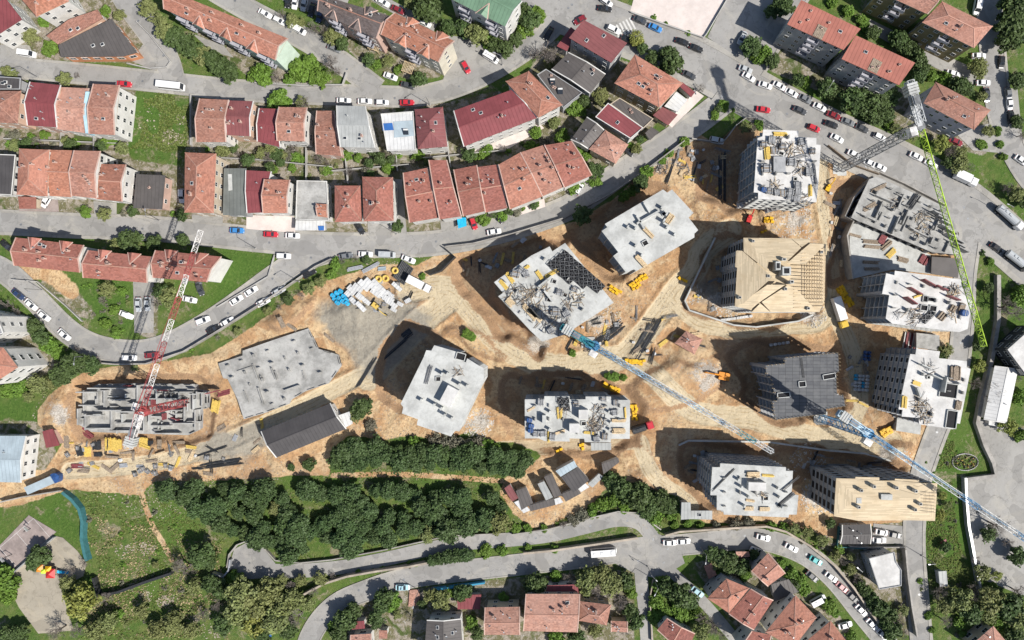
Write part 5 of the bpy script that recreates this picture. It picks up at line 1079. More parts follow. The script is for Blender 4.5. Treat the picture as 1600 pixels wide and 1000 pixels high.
def crane(label, base_px, ztop, tip_px, back_px, mastm, jibm, backm, cabside=1, apex=6.0, nsec=8, cw='slab', base_z=0):
    b = P(*base_px, 0); t = thing('tower_crane', label, 'crane', (b.x, b.y, 0))
    m = MB(); m.box(b.x, b.y, base_z-.3, 4.2, 4.2, .8, 0, 1); lattice(m, (b.x, b.y, base_z), (b.x, b.y, ztop-1.5), 2.0, 2.0, .18, .10); m.build('mast', [mastm[0], M['slab']], t)
    tp = P(*tip_px, ztop); bk = P(*back_px, ztop); top = Vector((b.x, b.y, ztop))
    d = (tp-top); d.z = 0; L = d.length; d.normalize(); Lb = (bk-top).length; rz = math.atan2(d.y, d.x); side = Vector((-d.y, d.x, 0))*cabside
    s = MB(); s.cyl(b.x, b.y, ztop-1.6, ztop-.2, 1.5, 1.5, 14); s.build('slewing_ring', mastm[-1], t)
    for i in range(nsec):
        mb = MB(); lattice(mb, top+d*(1+(L-1)*i/nsec), top+d*(1+(L-1)*(i+1)/nsec-.02), 1.4, 1.5, .145, .085, True)
        mb.build('jib_section', jibm[i % len(jibm)], t)
    mb = MB(); lattice(mb, top-d*.5, top-d*Lb, 1.6, 1.8, .17, .10)
    mb.box(*(top-d*(Lb*.5)+Vector((0, 0, .1))), Lb, 1.2, .12, rz); mb.build('counter_jib', backm, t)
    w_ = MB()
    for i in range(4): w_.box(*(top-d*(Lb-1-.7*i)+Vector((0, 0, .5))), .55, 2.6, 2.6, rz)
    w_.build('counterweight', M[cw], t)
    mc = MB(); mc.box(*(top-d*(Lb*.55)+Vector((0, 0, 1.2))), 2.2, 1.4, 1.5, rz); mc.build('hoist_winch', M['cr_grey'], t)
    cb = MB(); cpt = top+side*2.0+d*.8; cb.box(cpt.x, cpt.y, ztop-.6, 2.2, 1.7, 2.2, rz); cb.box(cpt.x+d.x*.9, cpt.y+d.y*.9, ztop-.5, .6, 1.5, 1.4, rz, 1); cab = cb.build('cab', [M['cr_white'], M['glass']], t)
    if apex:
        am = MB(); ap = top+Vector((0, 0, apex))
        for sgn in (-1, 1):
            for dd in (-.8, .8): am.bar(top+side*sgn*.8+d*dd, ap, .2)
        for f in (.35, .75): am.bar(ap, top+d*L*f+Vector((0, 0, 1.4)), .1)
        am.bar(ap, top-d*Lb*.9+Vector((0, 0, 1.4)), .1); am.build('tower_head', jibm[0], t)
    tr = MB(); q = top+d*L*.72; tr.box(q.x, q.y, ztop-.35, 1.6, 1.4, .4, rz); tr.bar((q.x, q.y, ztop-.4), (q.x, q.y, ztop-9), .07); tr.box(q.x, q.y, ztop-9.3, .5, .5, .8); tr.build('trolley_hook', M['cr_grey'], t)
    return t
crane('red and white lattice tower crane standing in the basement maze', (293, 628), 25, (314, 360), (203, 700), [M['cr_red']], [M['cr_red'], M['cr_white'], M['cr_red'], M['cr_white']], M['cr_white'], 1, 3.5, 8)
crane('lime green tower crane with grey mast and silver counter jib beside the avenue', (1312, 264), 47, (1537, 541), (1433, 126), [M['cr_grey']], [M['cr_green']], M['cr_silver'], -1, 0, 8)
crane('pale blue tower crane rising beside the basket covered block', (919, 537), 27, (1207, 706), (880, 505), [M['cr_blue']], [M['cr_blue'], M['cr_lblue'], M['cr_lblue'], M['cr_silver'], M['cr_silver'], M['cr_lblue'], M['cr_silver'], M['cr_silver'], M['cr_teal'], M['cr_silver']], M['cr_teal'], -1, 4, 10)
crane('blue tower crane whose mast stands at the corner of the dark deck', (1282, 653), 33, (1640, 868), (1309, 642), [M['cr_blue']], [M['cr_blue'], M['cr_lblue'], M['cr_lblue'], M['cr_silver'], M['cr_silver'], M['cr_blue'], M['cr_silver'], M['cr_silver'], M['cr_blue'], M['cr_silver']], M['cr_lblue'], -1, 3.5, 10)

# ------------------------------------------------------------------ site materials (each pile or crate is a thing of its own)
def place(mb, name, mats, x, y, z, a, label, cat, group=None, kind=None):
    p = P(x, y, z); o = bpy.data.objects.new(name, mb.mesh(name, mats)); COL.objects.link(o)
    o.location = p; o.rotation_euler = (0, 0, math.radians(-a)); return tag(o, label, cat, group, kind)
def zat(key, x, y): return BL[key][3] if key else tz(x, y)-.08
rp = random.Random(21)
def mb_planks(L, W, Hh):
    mb = MB(); nl = max(2, int(Hh/.22)); nb = max(3, int(W/.35))
    for l in range(nl):
        for b in range(nb):
            if l == nl-1 and rp.random() < .25: continue
            mb.box(rp.uniform(-.12, .12)*L*.5, -W/2+W*(b+.5)/nb, .11+Hh*l/nl, L*rp.uniform(.9, 1), W/nb*.86, Hh/nl*.86)
    for x in (-L*.3, L*.3): mb.box(x, 0, .04, .15, W, .1)
    return mb
def planks(key, items, mat, label, cat='timber', name='plank_stack'):
    for x, y, L, W, Hh, a in items: place(mb_planks(L, W, Hh), name, M[mat], x, y, zat(key, x, y), a, label, cat, label if len(items) > 1 else None)
def mb_bars(L, W, n, t_=.09):
    mb = MB()
    for i in range(n):
        y = rp.uniform(-W/2, W/2); z = rp.uniform(.06, .4); dx = rp.uniform(-.1, .1)*L; mb.bar((-L/2+dx, y, z), (L/2+dx, y+rp.uniform(-.25, .25), z+rp.uniform(-.05, .05)), t_)
    return mb
def bars(key, items, mat, label, name='bar_bundle', cat='steel bars', t_=.11):
    for x, y, L, W, a in items: place(mb_bars(L, W, max(8, int(W*9)), t_), name, M[mat], x, y, zat(key, x, y)+.02, a, label, cat, label if len(items) > 1 else None)
def mb_mess(r, n, L=(1.0, 3.4)):
    mb = MB()
    for i in range(n):
        a = rp.random()*6.283; q = r*math.sqrt(rp.random()); x, y = q*math.cos(a), q*math.sin(a)*.8; l = rp.uniform(*L)/2; b = rp.random()*3.14; z = rp.uniform(.05, .6*(1-q/r)+.12)
        mb.bar((x-l*math.cos(b), y-l*math.sin(b), z), (x+l*math.cos(b), y+l*math.sin(b), z+rp.uniform(-.1, .25)), rp.uniform(.05, .14), rp.choice([0, 1, 1, 2, 2, 3, 3]))
    return mb
def mess(key, items, label, mats=('wood', 'oldwood', 'steel', 'msteel'), name='scrap_heap', cat='scrap heap'):
    for x, y, r, n in items: r, n = r*.8, int(n*.55); place(mb_mess(r, n), name, [M[m] for m in mats], x, y, zat(key, x, y), rp.uniform(0, 180), label, cat, label if len(items) > 1 else None)
def mk_basket():
    mb = MB(); s, hh = 1.9, .9; mb.box(0, 0, .14, s-.1, s-.1, .12, 0, 1)
    for x in (-s/2, s/2):
        for y in (-s/2, s/2): mb.box(x, y, hh/2, .14, .14, hh)
    for z in (.2, hh):
        for a, b in (((-1, -1), (1, -1)), ((1, -1), (1, 1)), ((1, 1), (-1, 1)), ((-1, 1), (-1, -1))): mb.bar((a[0]*s/2, a[1]*s/2, z), (b[0]*s/2, b[1]*s/2, z), .12)
    mb.bar((-s/2, -s/2, hh), (s/2, s/2, hh), .1, 2); mb.bar((-s/2, s/2, hh), (s/2, -s/2, hh), .1, 2)
    return mb.mesh('steel_basket', [M['steel'], M['hole'], M['msteel']])
BASK = mk_basket()
def mk_crate():
    mb = MB(); s = 1.15; mb.box(0, 0, .5, s, s*.8, .8)
    for x in (-s/2, s/2):
        for y in (-s*.4, s*.4): mb.box(x, y, .5, .14, .14, 1.0)
    mb.box(0, 0, .94, s*1.04, s*.84, .1); mb.box(0, 0, 1.03, s*.5, s*.3, .08); mb.box(-.3, 0, .05, .15, s*.8, .1); mb.box(.3, 0, .05, .15, s*.8, .1)
    return mb.mesh('yellow_crate', M['yellow'])
CRATE = mk_crate()
def mk_bag(name, mat):
    mb = MB(); i = 0
    for z, k in ((0, .92), (.15, 1), (.75, 1), (.95, .8)):
        n = 8
        mb.v += [(k*.75*(abs(math.cos(6.283*j/n))**.6)*(1 if math.cos(6.283*j/n) > 0 else -1), k*.6*(abs(math.sin(6.283*j/n))**.6)*(1 if math.sin(6.283*j/n) > 0 else -1), z) for j in range(n)]
    for l in range(3):
        for j in range(8): mb.f.append((l*8+j, l*8+(j+1) % 8, l*8+8+(j+1) % 8, l*8+8+j)); mb.m.append(0)
    mb.f.append(tuple(range(24, 32))); mb.m.append(0)
    mb.box(0, 0, .97, .1, 1.0, .06, 0, 1); mb.box(.4, 0, .93, .08, .9, .06, 0, 1)
    return mb.mesh(name, [M[mat], M['msteel']])
BAGW, BAGB, BAGN = mk_bag('wrapped_pallet', 'whitewrap'), mk_bag('wrapped_pallet', 'bluewrap'), mk_bag('wrapped_pallet', 'navywrap')
def mk_bundle(seed):
    r = random.Random(seed); mb = MB()
    for l in range(4):
        for b in range(5): mb.box(r.uniform(-.08, .08), -.5+b*.25+r.uniform(-.03, .03), .1+l*.17, r.uniform(1.2, 1.6), r.uniform(.16, .24), .15, r.uniform(-.05, .05), r.choice([0, 0, 1, 2]))
    for x in (-.45, .45): mb.box(x, 0, .42, .07, 1.3, .8, 0, 1)
    return mb.mesh('panel_bundle', [M['cgrey'], M['msteel'], M['oldwood']])
BAGD_ = [mk_bundle(i) for i in range(4)]
def put(me_, name, x, y, z, a, label, cat, group, sc=1):
    p = P(x, y, z); o = inst(name, me_, None, p, math.radians(-a), sc); return tag(o, label, cat, group)
def crates(cx, cy, n, a, where, key=None, cols=4, st=5.2):
    lb = 'yellow formwork crate '+where; k = 0; c, s = math.cos(math.radians(a)), math.sin(math.radians(a))
    for i in range(n):
        u, v = (i % cols)-cols/2+.5, (i//cols)-(n/cols)/2+.5
        x, y = cx+(u*c-v*s*.85)*st+rp.uniform(-1, 1), cy+(u*s+v*c*.85)*st+rp.uniform(-1, 1)
        put(CRATE, 'yellow_crate', x, y, zat(key, x, y), a+rp.uniform(-14, 14), lb, 'crate', lb, rp.uniform(.68, .9))
crates(998, 440, 15, -35, 'in the bigger pile below the bare stepped block', None, 6)
crates(962, 454, 7, 30, 'in the small pile beside the basket covered block'); crates(1066, 437, 3, 35, 'in a trio on the wide sandy track', None, 3)
crates(1200, 344, 6, 0, 'at the stair foot of the crowded white block', None, 3); crates(1193, 362, 2, -20, 'in the shadow above the pinwheel roof', None, 2)
crates(1320, 463, 22, 60, 'in the long curved pile by the white trailer', None, 8, 4.6); crates(1384, 674, 12, -30, 'in the heap near the blue crane cab', None, 4, 4.4)
crates(991, 644, 11, 90, 'stacked against the toothed block', None, 5, 5); crates(993, 565, 13, 5, 'in the row under the pale blue jib', None, 7, 4.4)
crates(955, 606, 12, 25, 'in the half shaded row behind the toothed block', None, 6, 4.6); crates(874, 703, 2, -25, 'lying alone on the earth above the site offices', None, 2); crates(910, 697, 3, 80, 'under the ribbed lean-to', None, 2)
for j in range(9):
    for i in range(-1 if j < 5 else (0 if j < 7 else 1), 3):
        x, y = 868+j*7.2+i*7.1+rp.uniform(-.5, .5), 408+j*6.3-i*5.6+rp.uniform(-.5, .5)
        put(BASK, 'steel_basket', x, y, 15, 41+rp.uniform(-6, 6), 'black X-braced steel basket in the grid on the block deck', 'basket', 'steel baskets in a grid', .84)
for x, y in ((875, 625), (885, 626), (881, 632), (886, 637)): put(BASK, 'steel_basket', x, y, 17, rp.uniform(-10, 10), 'black steel basket beside yellow beams on the toothed block', 'basket', 'baskets on the toothed block', .8)
for x, y in ((827, 656), (830, 665), (829, 672), (1192, 297)): put(BAGN, 'wrapped_pallet', x, y, 17 if x < 1000 else 19, rp.uniform(0, 20), 'navy wrapped pallet on the corner of the toothed block' if x < 1000 else 'blue wrapped bundle on the crowded white block', 'pallet', 'navy pallets' if x < 1000 else None, 1.2)
mess('C', [(812, 460, 5.2, 170), (830, 475, 4.2, 110), (845, 455, 4, 80), (895, 468, 4, 90), (850, 495, 5, 120), (875, 505, 4, 90)], 'tangled heap of boards and props on the basket covered block')
planks('C', [(787, 445, 3.4, 1.2, .5, 50), (797, 434, 3.6, 1.2, .5, 55), (861, 428, 4, 1.2, .6, -30), (843, 430, 3, 1.2, .5, 55), (820, 420, 3, .9, .5, -35)], 'ywood', 'short stack of yellow beams on the basket covered block')
planks('C', [(828, 488, 5.5, 1.6, .6, 48), (836, 492, 5.5, 1.2, .6, 48), (797, 472, 2.6, 2, .8, 48)], 'wood', 'pale plank stack on the basket covered block')
for x, y in ((805, 428), (815, 422), (822, 428), (868, 487), (885, 490), (874, 457), (898, 452), (861, 516)): put(rp.choice(BAGD_), 'panel_bundle', x, y, 15, rp.uniform(0, 90), 'grey panel bundle on the basket covered block', 'bundle', 'dark bundles on basket block', rp.uniform(1.2, 1.8))
mess('A', [(1214, 222, 2.6, 50), (1240, 232, 3.4, 70), (1252, 262, 3, 60), (1210, 290, 2.4, 40), (1256, 312, 2.6, 50)], 'heap of boards and steel on the crowded white block')
for x, y, s_ in ((1192, 226, 1.6), (1205, 220, 1.8), (1252, 222, 1.8), (1268, 237, 1.5), (1196, 264, 2.2), (1263, 269, 1.9), (1201, 299, 1.6), (1213, 301, 1.4), (1222, 302, 1.6), (1234, 300, 1.6), (1246, 300, 1.6), (1233, 308, 1.5), (1244, 311, 1.6), (1235, 254, 2), (1208, 236, 1.6), (1222, 230, 1.6), (1245, 290, 1.8)):
    put(rp.choice(BAGD_), 'panel_bundle', x, y, 19, rp.choice([0, 90])+rp.uniform(-9, 9), 'grey panel bundle on the crowded white block', 'bundle', 'dark bundles on crowded block', s_*.85)
planks('A', [(1219, 210, 4, 1.1, .6, 2), (1266, 298, 3.4, 1.1, .6, 90), (1198, 240, 3.6, 1.6, .8, 85)], 'ywood', 'stack of yellow beams on the crowded white block'); bars('A', [(1273, 272, 5.5, .8, 85), (1212, 258, 4.5, 2.2, 85), (1246, 246, 5, 1, -15)], 'msteel', 'bundle of grey bars on the crowded white block')
planks('L', [(872, 645, 3.4, .6, .4, 85), (877, 646, 3, .6, .4, 92), (857, 682, 3.4, .7, .5, 88), (977, 645, 3.2, .5, .5, 86), (920, 676, 3, .8, .5, 5)], 'ywood', 'narrow stack of yellow beams on the toothed block')
planks('L', [(967, 657, 4.2, 1.0, .7, 0), (967, 673, 3.6, 1.6, .8, 0), (875, 675, 3, .7, .5, -20), (830, 639, 2.6, .6, .3, -30)], 'wood', 'pale plank stack on the toothed block')
mess('L', [(932, 660, 3.2, 100), (925, 670, 2.6, 60), (935, 640, 2.4, 40), (878, 640, 2.2, 40)], 'heap of boards and props on the toothed block')
for x, y in ((845, 628), (960, 644), (837, 677), (848, 677), (863, 682), (932, 685), (945, 682), (943, 623), (900, 630), (962, 629)): put(rp.choice(BAGD_), 'panel_bundle', x, y, 17, rp.choice([0, 90])+rp.uniform(-9, 9), 'dark panel bundle on the toothed block', 'bundle', 'dark bundles on toothed block', rp.uniform(1, 1.4))
mess('G', [(1440, 637, 4.6, 150), (1452, 575, 2.4, 30), (1447, 655, 2.4, 40)], 'heap of scrap timber on the window grid block')
planks('G', [(1412, 628, 3.4, 1.4, .7, 95), (1432, 599, 2.4, 1.2, .6, 20)], 'ywood', 'yellow beam stack on the window grid block'); planks('G', [(1491, 583, 4, 2.8, .9, 92), (1496, 633, 2.6, 1.6, .8, 100)], 'oldwood', 'weathered plank stack on the window grid block')
mess('F', [(1429, 497, 3.6, 80), (1490, 455, 2.6, 70), (1405, 490, 2, 20), (1490, 492, 2.4, 30)], 'heap of props and boards on the formwork deck')
planks('F', [(1488, 482, 2, 1.6, .8, -60), (1502, 480, 2.4, 1.6, .8, -70), (1471, 494, 2.4, 2, .8, -50)], 'oldwood', 'weathered plank stack on the formwork deck'); planks('F', [(1433, 463, 2.6, .6, .4, -20)], 'ywood', 'single yellow beam stack on the formwork deck')
for x, y, a in ((1452, 492, 45), (1444, 499, 45)): put(BASK, 'steel_basket', x, y, 17, a, 'dark steel basket on the formwork deck', 'basket', 'baskets on formwork deck', .9)
put(BAGN, 'wrapped_pallet', 1504, 489, 17, 10, 'blue tarpaulin bundle on the formwork deck', 'bundle', None, 1.6)
planks('J', [(1176, 741, 3.6, 1.6, .9, 0), (1172, 782, 2.6, .8, .5, 10), (1170, 794, 2.6, 1.2, .6, 0), (1194, 795, 3, 1.2, .6, 0)], 'wood', 'pale plank stack on the block beside the grey cabins'); planks('J', [(1200, 743, 3.6, .8, .5, 5)], 'ywood', 'yellow beam stack on the block beside the grey cabins')
bars('J', [(1228, 780, 6, 1.2, -40), (1235, 755, 6, .6, -40), (1130, 750, 8, .3, -45)], 'steel', 'thin steel bars on the block beside the grey cabins', t_=.08); mess('J', [(1186, 770, 2.8, 40)], 'scattered boards on the block beside the grey cabins')
planks('D', [(1046, 342, 3, 1.8, .9, -55), (1013, 364, 4, 1.2, .8, 45), (1001, 408, 4.2, 1.4, .8, 48)], 'wood', 'pale plank stack on the bare stepped block')
bars('M', [(670, 585, 5, 1.4, -75)], 'msteel', 'grey bundle of bars on the bare block with one white box'); mess('M', [(716, 580, 2, 24)], 'small scrap heap on the bare block with one white box', ('msteel', 'steel', 'oldwood', 'msteel'))
mess('E', [(1398, 318, 2.6, 40), (1440, 340, 3, 60), (1440, 362, 3.4, 80)], 'scrap heap on the low deck of starter walls', ('oldwood', 'steel', 'msteel', 'wood')); bars('E', [(1427, 314, 5, 2, -55)], 'steel', 'dark steel bars on the low deck of starter walls')
planks('E', [(1373, 294, 5, 1.2, .3, -25), (1359, 323, 4.5, 1.4, .3, -30)], 'oldwood', 'grey plank stack on the low deck of starter walls')
FZ = .7
for x, y, L, W, a, m_ in ((1360, 378, 5, 1.2, 5, 'oldwood'), (1362, 386, 5, 1, 5, 'oldwood'), (1360, 410, 5, 1, 3, 'oldwood'), (1392, 396, 3.4, 1.8, -45, 'ywood'), (1378, 374, 3, 2, -60, 'maroonply'), (1385, 383, 4, 1.6, -40, 'oldwood'), (1410, 406, 3.4, 1.6, 15, 'oldwood'), (1335, 368, 4, .8, 15, 'oldwood'), (1443, 406, 3, 2.6, -60, 'maroonply'), (1362, 420, 4.6, .9, 0, 'oldwood')):
    lb = {'oldwood': 'weathered plank stack on the lower floor beside the deck', 'ywood': 'yellow beam stack on the lower floor beside the deck', 'maroonply': 'maroon formwork panel stack on the lower floor'}[m_]; place(mb_planks(L, W, .6), 'plank_stack', M[m_], x, y, FZ, a, lb, 'timber', lb)
mess(None, [(1345, 362, 2, 30), (1372, 372, 3.4, 70), (1420, 395, 3, 60)], 'scrap heap on the lower floor beside the deck', ('oldwood', 'steel', 'msteel', 'wood'))
# ground level stock
bars(None, [(1010, 533, 14, 2, -58), (1003, 530, 10, 1.2, -58), (945, 527, 13, 3, -38), (345, 722, 13, .8, -8), (340, 727, 14, 1.0, -8), (330, 705, 9, .5, -18)], 'steel', 'long bundle of dark bars on open ground', t_=.16)
bars(None, [(571, 585, 11, .8, -58), (611, 550, 12, .8, -42), (636, 522, 3, 2.4, -38)], 'steel', 'long dark bar bundle edging the shaded pit of the bare block', t_=.2)
planks(None, [(173, 694, 4, 3.2, .5, 88), (183, 694, 3.2, 3, .5, 88), (225, 692, 3.4, 2.6, .5, 88), (137, 706, 3.2, 2.2, .5, 88), (337, 635, 4, 2.6, .5, -80)], 'ywood', 'yellow beam stack beside the basement maze')
for x, y, L, W, a, m_ in ((105, 690, 4, 1.6, 88, 'oldwood'), (125, 705, 3, 2, 70, 'steel'), (152, 696, 2.8, 2.6, 88, 'steel'), (154, 710, 2.6, 1.4, 0, 'steel'), (121, 728, 3.6, 1.4, 0, 'maroonply'), (131, 736, 3.6, 1, 5, 'oldwood'), (136, 678, 4.4, 2.4, 40, 'maroonply'), (178, 714, 4.4, .8, 5, 'oldwood'), (168, 732, 4, 1.2, 35, 'oldwood'), (180, 730, 3.6, 1.2, -40, 'oldwood'), (200, 707, 4.4, .8, -8, 'oldwood'), (280, 691, 4, 1, 0, 'oldwood'), (277, 703, 3.4, .8, 65, 'oldwood'), (238, 720, 3.6, .8, -8, 'oldwood'), (236, 692, 1.8, 1.6, 0, 'steel'), (250, 694, 1.4, 3, 0, 'oldwood'), (346, 668, 3, 1.6, -30, 'oldwood'), (350, 614, 4, 1.6, -15, 'maroonply'), (440, 503, 3.6, 1.4, 65, 'oldwood'), (455, 510, 4.4, 1, 35, 'oldwood'), (515, 528, 4, 1, 40, 'oldwood')):
    lb = {'oldwood': 'weathered plank stack on bare earth', 'steel': 'dark grey panel stack beside the basement maze', 'maroonply': 'maroon formwork panel stack on bare earth'}[m_]; place(mb_planks(L, W, .5), 'plank_stack', M[m_], x, y, tz(x, y)-.05, a, lb, 'timber', lb)
for x, y in ((220, 735), (225, 732), (232, 736), (212, 741), (244, 728), (260, 727), (268, 730), (244, 739), (107, 710), (1088, 238), (1078, 243), (1083, 248)):
    put(rp.choice(BAGD_), 'panel_bundle', x, y, tz(x, y)-.05, rp.uniform(0, 90), 'dark panel bundle in a loose row on bare earth' if x < 500 else 'dark panel bundle lying by the shaded pit', 'bundle', 'dark bundles on the earth' if x < 500 else 'bundles by the pit', 1.0)
planks(None, [(1085, 268, 7, .5, .4, -75), (1048, 268, 8, .6, .4, -72), (1125, 275, 16, 1.2, .3, 90), (1132, 275, 16, .8, .3, 90)], 'steel', 'long dark steel beam lying beside the shaded pit'); mess(None, [(1035, 262, 3, 50), (1068, 262, 3, 40)], 'scrap heap by the shaded pit')
for i in range(7): x = 1412+i*3.4; y = 534+i*.8; place(mb_planks(6.5, .5, .5), 'plank_stack', M['maroonply'] if i % 2 else M['whitewrap'], x, y, tz(x, y), 100, 'long narrow beam in the maroon and white striped stack', 'beam', 'striped beam stack')
for (cx, cy, nx_, ny_, st, a, me_, lb) in ((1345, 598, 4, 5, 6, 4, BAGW, 'white and blue wrapped pallet in the block of stock below the window grid'), (1354, 556, 2, 3, 6, 5, BAGN, 'blue wrapped pallet in the pair by the shaded track'), (1217, 537, 5, 1, 6.5, -8, BAGW, 'pale wrapped pallet in the row behind the dark deck'), (1150, 497, 10, 1, 5, -8, BAGW, 'grey wrapped pallet in the row inside the curved wall')):
    for i in range(nx_):
        for j in range(ny_):
            u, v = (i-nx_/2+.5)*st, (j-ny_/2+.5)*st*.9; c, s = math.cos(math.radians(a)), math.sin(math.radians(a)); x, y = cx+u*c-v*s, cy+u*s+v*c
            put(BAGB if (lb[0] == 'w' and rp.random() < .25) else me_, 'wrapped_pallet', x, y, tz(x, y)-.05, a+rp.uniform(-5, 5), lb, 'pallet', lb, .8)
# white packs, blue tarpaulins, coils and pipes in the store below the middle street
for x, y, L, W, a in ((546, 460, 3, 2, 40), (552, 453, 4, 2.4, 38), (560, 450, 4.5, 2.4, 40), (570, 446, 5, 2.2, 48), (580, 444, 5, 2.2, 48), (590, 448, 5.5, 3, 45), (597, 455, 5, 3, 45), (588, 458, 4, 2, 45), (621, 448, 4.6, 1.6, 48), (563, 463, 3, 2, 35), (553, 470, 3, 1.6, 40), (570, 468, 3, 1.6, 40), (565, 479, 4.4, 1.8, 40), (575, 472, 2.4, 1.6, 40), (610, 470, 3, 3, 35), (615, 476, 3.4, 2, 35), (604, 466, 2.4, 2, 35), (626, 475, 2.6, 1.6, 35), (638, 470, 2.4, 1.6, -30), (616, 484, 2.2, 1.4, 30), (608, 458, 2, 1.6, 40), (612, 462, 2, 1.6, 30)):
    L, W = L*rp.uniform(.72, .9), W*rp.uniform(.72, .9); a += rp.uniform(-8, 8); mb = MB(); mb.box(0, 0, .12, L*.96, W*.9, .2, 0, 1); mb.box(0, 0, .75, L, W, 1.1, 0, 0, .97)
    for f in (-.3, 0, .3): mb.box(L*f, 0, .78, .1, W*1.02, 1.12, 0, 2)
    place(mb, 'white_pack', [M['whitewrap'], M['oldwood'], M['galv']], x, y, tz(x, y)-.05, a, 'white wrapped pack of panels in the earth store yard', 'pack', 'white packs in the store yard')
for x, y in ((521, 462), (527, 458), (533, 455), (524, 468), (531, 466), (538, 463), (528, 473), (536, 471), (542, 468), (543, 474)): put(BAGB, 'wrapped_pallet', x, y, tz(x, y), 38, 'bright blue tarpaulin pallet at the end of the store yard', 'pallet', 'blue tarpaulin pallets', 1.15)
def torus(mb, R, r, z, n=18, m=8):
    i = len(mb.v)
    for a in range(n):
        for b in range(m):
            A, B = 6.2832*a/n, 6.2832*b/m; mb.v.append(((R+r*math.cos(B))*math.cos(A), (R+r*math.cos(B))*math.sin(A), z+r*math.sin(B)*1.3))
    for a in range(n):
        for b in range(m): mb.f.append((i+a*m+b, i+((a+1) % n)*m+b, i+((a+1) % n)*m+(b+1) % m, i+a*m+(b+1) % m)); mb.m.append(0)
for x, y in ((592, 436), (603, 435), (618, 423)): mb = MB(); torus(mb, .8, .36, .5); place(mb, 'pipe_coil', M['ywood'], x, y, tz(x, y), 0, 'fat orange-yellow coil of pipe beside the black pipes', 'coil', 'pipe coils')
for k in range(9):
    mb = MB(); x, y = 622+k*2.0, 420+k*1.5; mb.tube((-3, 0, .35), (3, 0, .35), .33, .33, 10); place(mb, 'black_pipe', M['steel'], x, y, tz(x, y), -60, 'thick black pipe in the stack by the store yard fence', 'pipe', 'black pipes')
for x, y, L, a in ((556, 419, 5, -12), (580, 418, 6, -28), (597, 420, 2.6, -5)): place(mb_planks(L, 1.2, .6), 'sheet_stack', M['galv' if L > 3 else 'm_bluegrey'], x, y, tz(x, y), a, 'pale sheet stack on the verge above the store yard', 'sheets', 'sheet stacks')
# loose stock scattered where the crews work
rs_ = random.Random(404)
for poly, n_, where in (([(95, 690), (330, 690), (410, 660), (420, 690), (330, 745), (110, 750)], 46, 'in the work yard beside the basement maze'), ([(985, 490), (1060, 480), (1100, 540), (1020, 560), (985, 545)], 18, 'around the pink gatehouse'), ([(1060, 225), (1140, 225), (1140, 300), (1090, 290), (1050, 290)], 24, 'in the shaded yard west of the crowded white block'), ([(1290, 300), (1310, 300), (1320, 430), (1300, 430)], 16, 'along the strip beside the retaining wall'), ([(1325, 540), (1365, 545), (1350, 640), (1325, 640)], 14, 'on the track below the window grid'), ([(1070, 700), (1110, 705), (1100, 760), (1060, 740)], 10, 'in the pit beside the windowed pale block'), ([(1250, 705), (1400, 728), (1300, 740), (1255, 735)], 14, 'in the trench above the timber decked block'), ([(880, 520), (960, 480), (985, 510), (930, 550), (890, 560)], 20, 'at the foot of the blue crane by the basket block'), ([(715, 405), (850, 365), (860, 378), (770, 440), (720, 440)], 18, 'in the dark pit behind the basket block'), ([(800, 590), (930, 588), (960, 612), (800, 612)], 12, 'in the shade behind the toothed block'), ([(1130, 385), (1110, 420), (1085, 470), (1140, 498), (1145, 380)], 16, 'inside the curved low wall'), ([(540, 440), (640, 425), (650, 480), (560, 490)], 16, 'in the store yard')):
    k = 0
    for _ in range(800):
        x, y = rs_.uniform(min(p[0] for p in poly), max(p[0] for p in poly)), rs_.uniform(min(p[1] for p in poly), max(p[1] for p in poly))
        if not pip(poly, np.array([x]), np.array([y]))[0] or any(pip(hp, np.array([x]), np.array([y]))[0] for hp in HP): continue
        kind = rs_.choice(['oldwood', 'oldwood', 'wood', 'steel', 'msteel', 'bundle', 'bag', 'ywood', 'sheet']); a = rs_.choice([0, 20, 90, 110, -30])+rs_.uniform(-12, 12); z = tz(x, y)-.06; k += 1
        if kind == 'bundle': lb = 'grey panel bundle '+where; put(rs_.choice(BAGD_), 'panel_bundle', x, y, z, a, lb, 'bundle', lb, rs_.uniform(.7, 1.1))
        elif kind == 'bag': lb = 'small white wrapped pallet '+where; put(BAGW, 'wrapped_pallet', x, y, z, a, lb, 'pallet', lb, rs_.uniform(.6, .9))
        elif kind in ('steel', 'msteel'): lb = {'steel': 'dark', 'msteel': 'grey'}[kind]+' short bar bundle '+where; place(mb_bars(rs_.uniform(2.5, 6), rs_.uniform(.4, .9), 8, .1), 'bar_bundle', M[kind], x, y, z, a, lb, 'steel bars', lb)
        elif kind == 'sheet': lb = 'pale sheet stack '+where; place(mb_planks(rs_.uniform(1.4, 2.6), rs_.uniform(.8, 1.4), .35), 'sheet_stack', M['galv'], x, y, z, a, lb, 'sheets', lb)
        else: lb = {'oldwood': 'small weathered', 'wood': 'small pale', 'ywood': 'small yellow'}[kind]+' plank pile '+where; place(mb_planks(rs_.uniform(1.6, 4), rs_.uniform(.5, 1.2), .4), 'plank_stack', M[kind], x, y, z, a, lb, 'timber', lb)
        if k >= n_: break
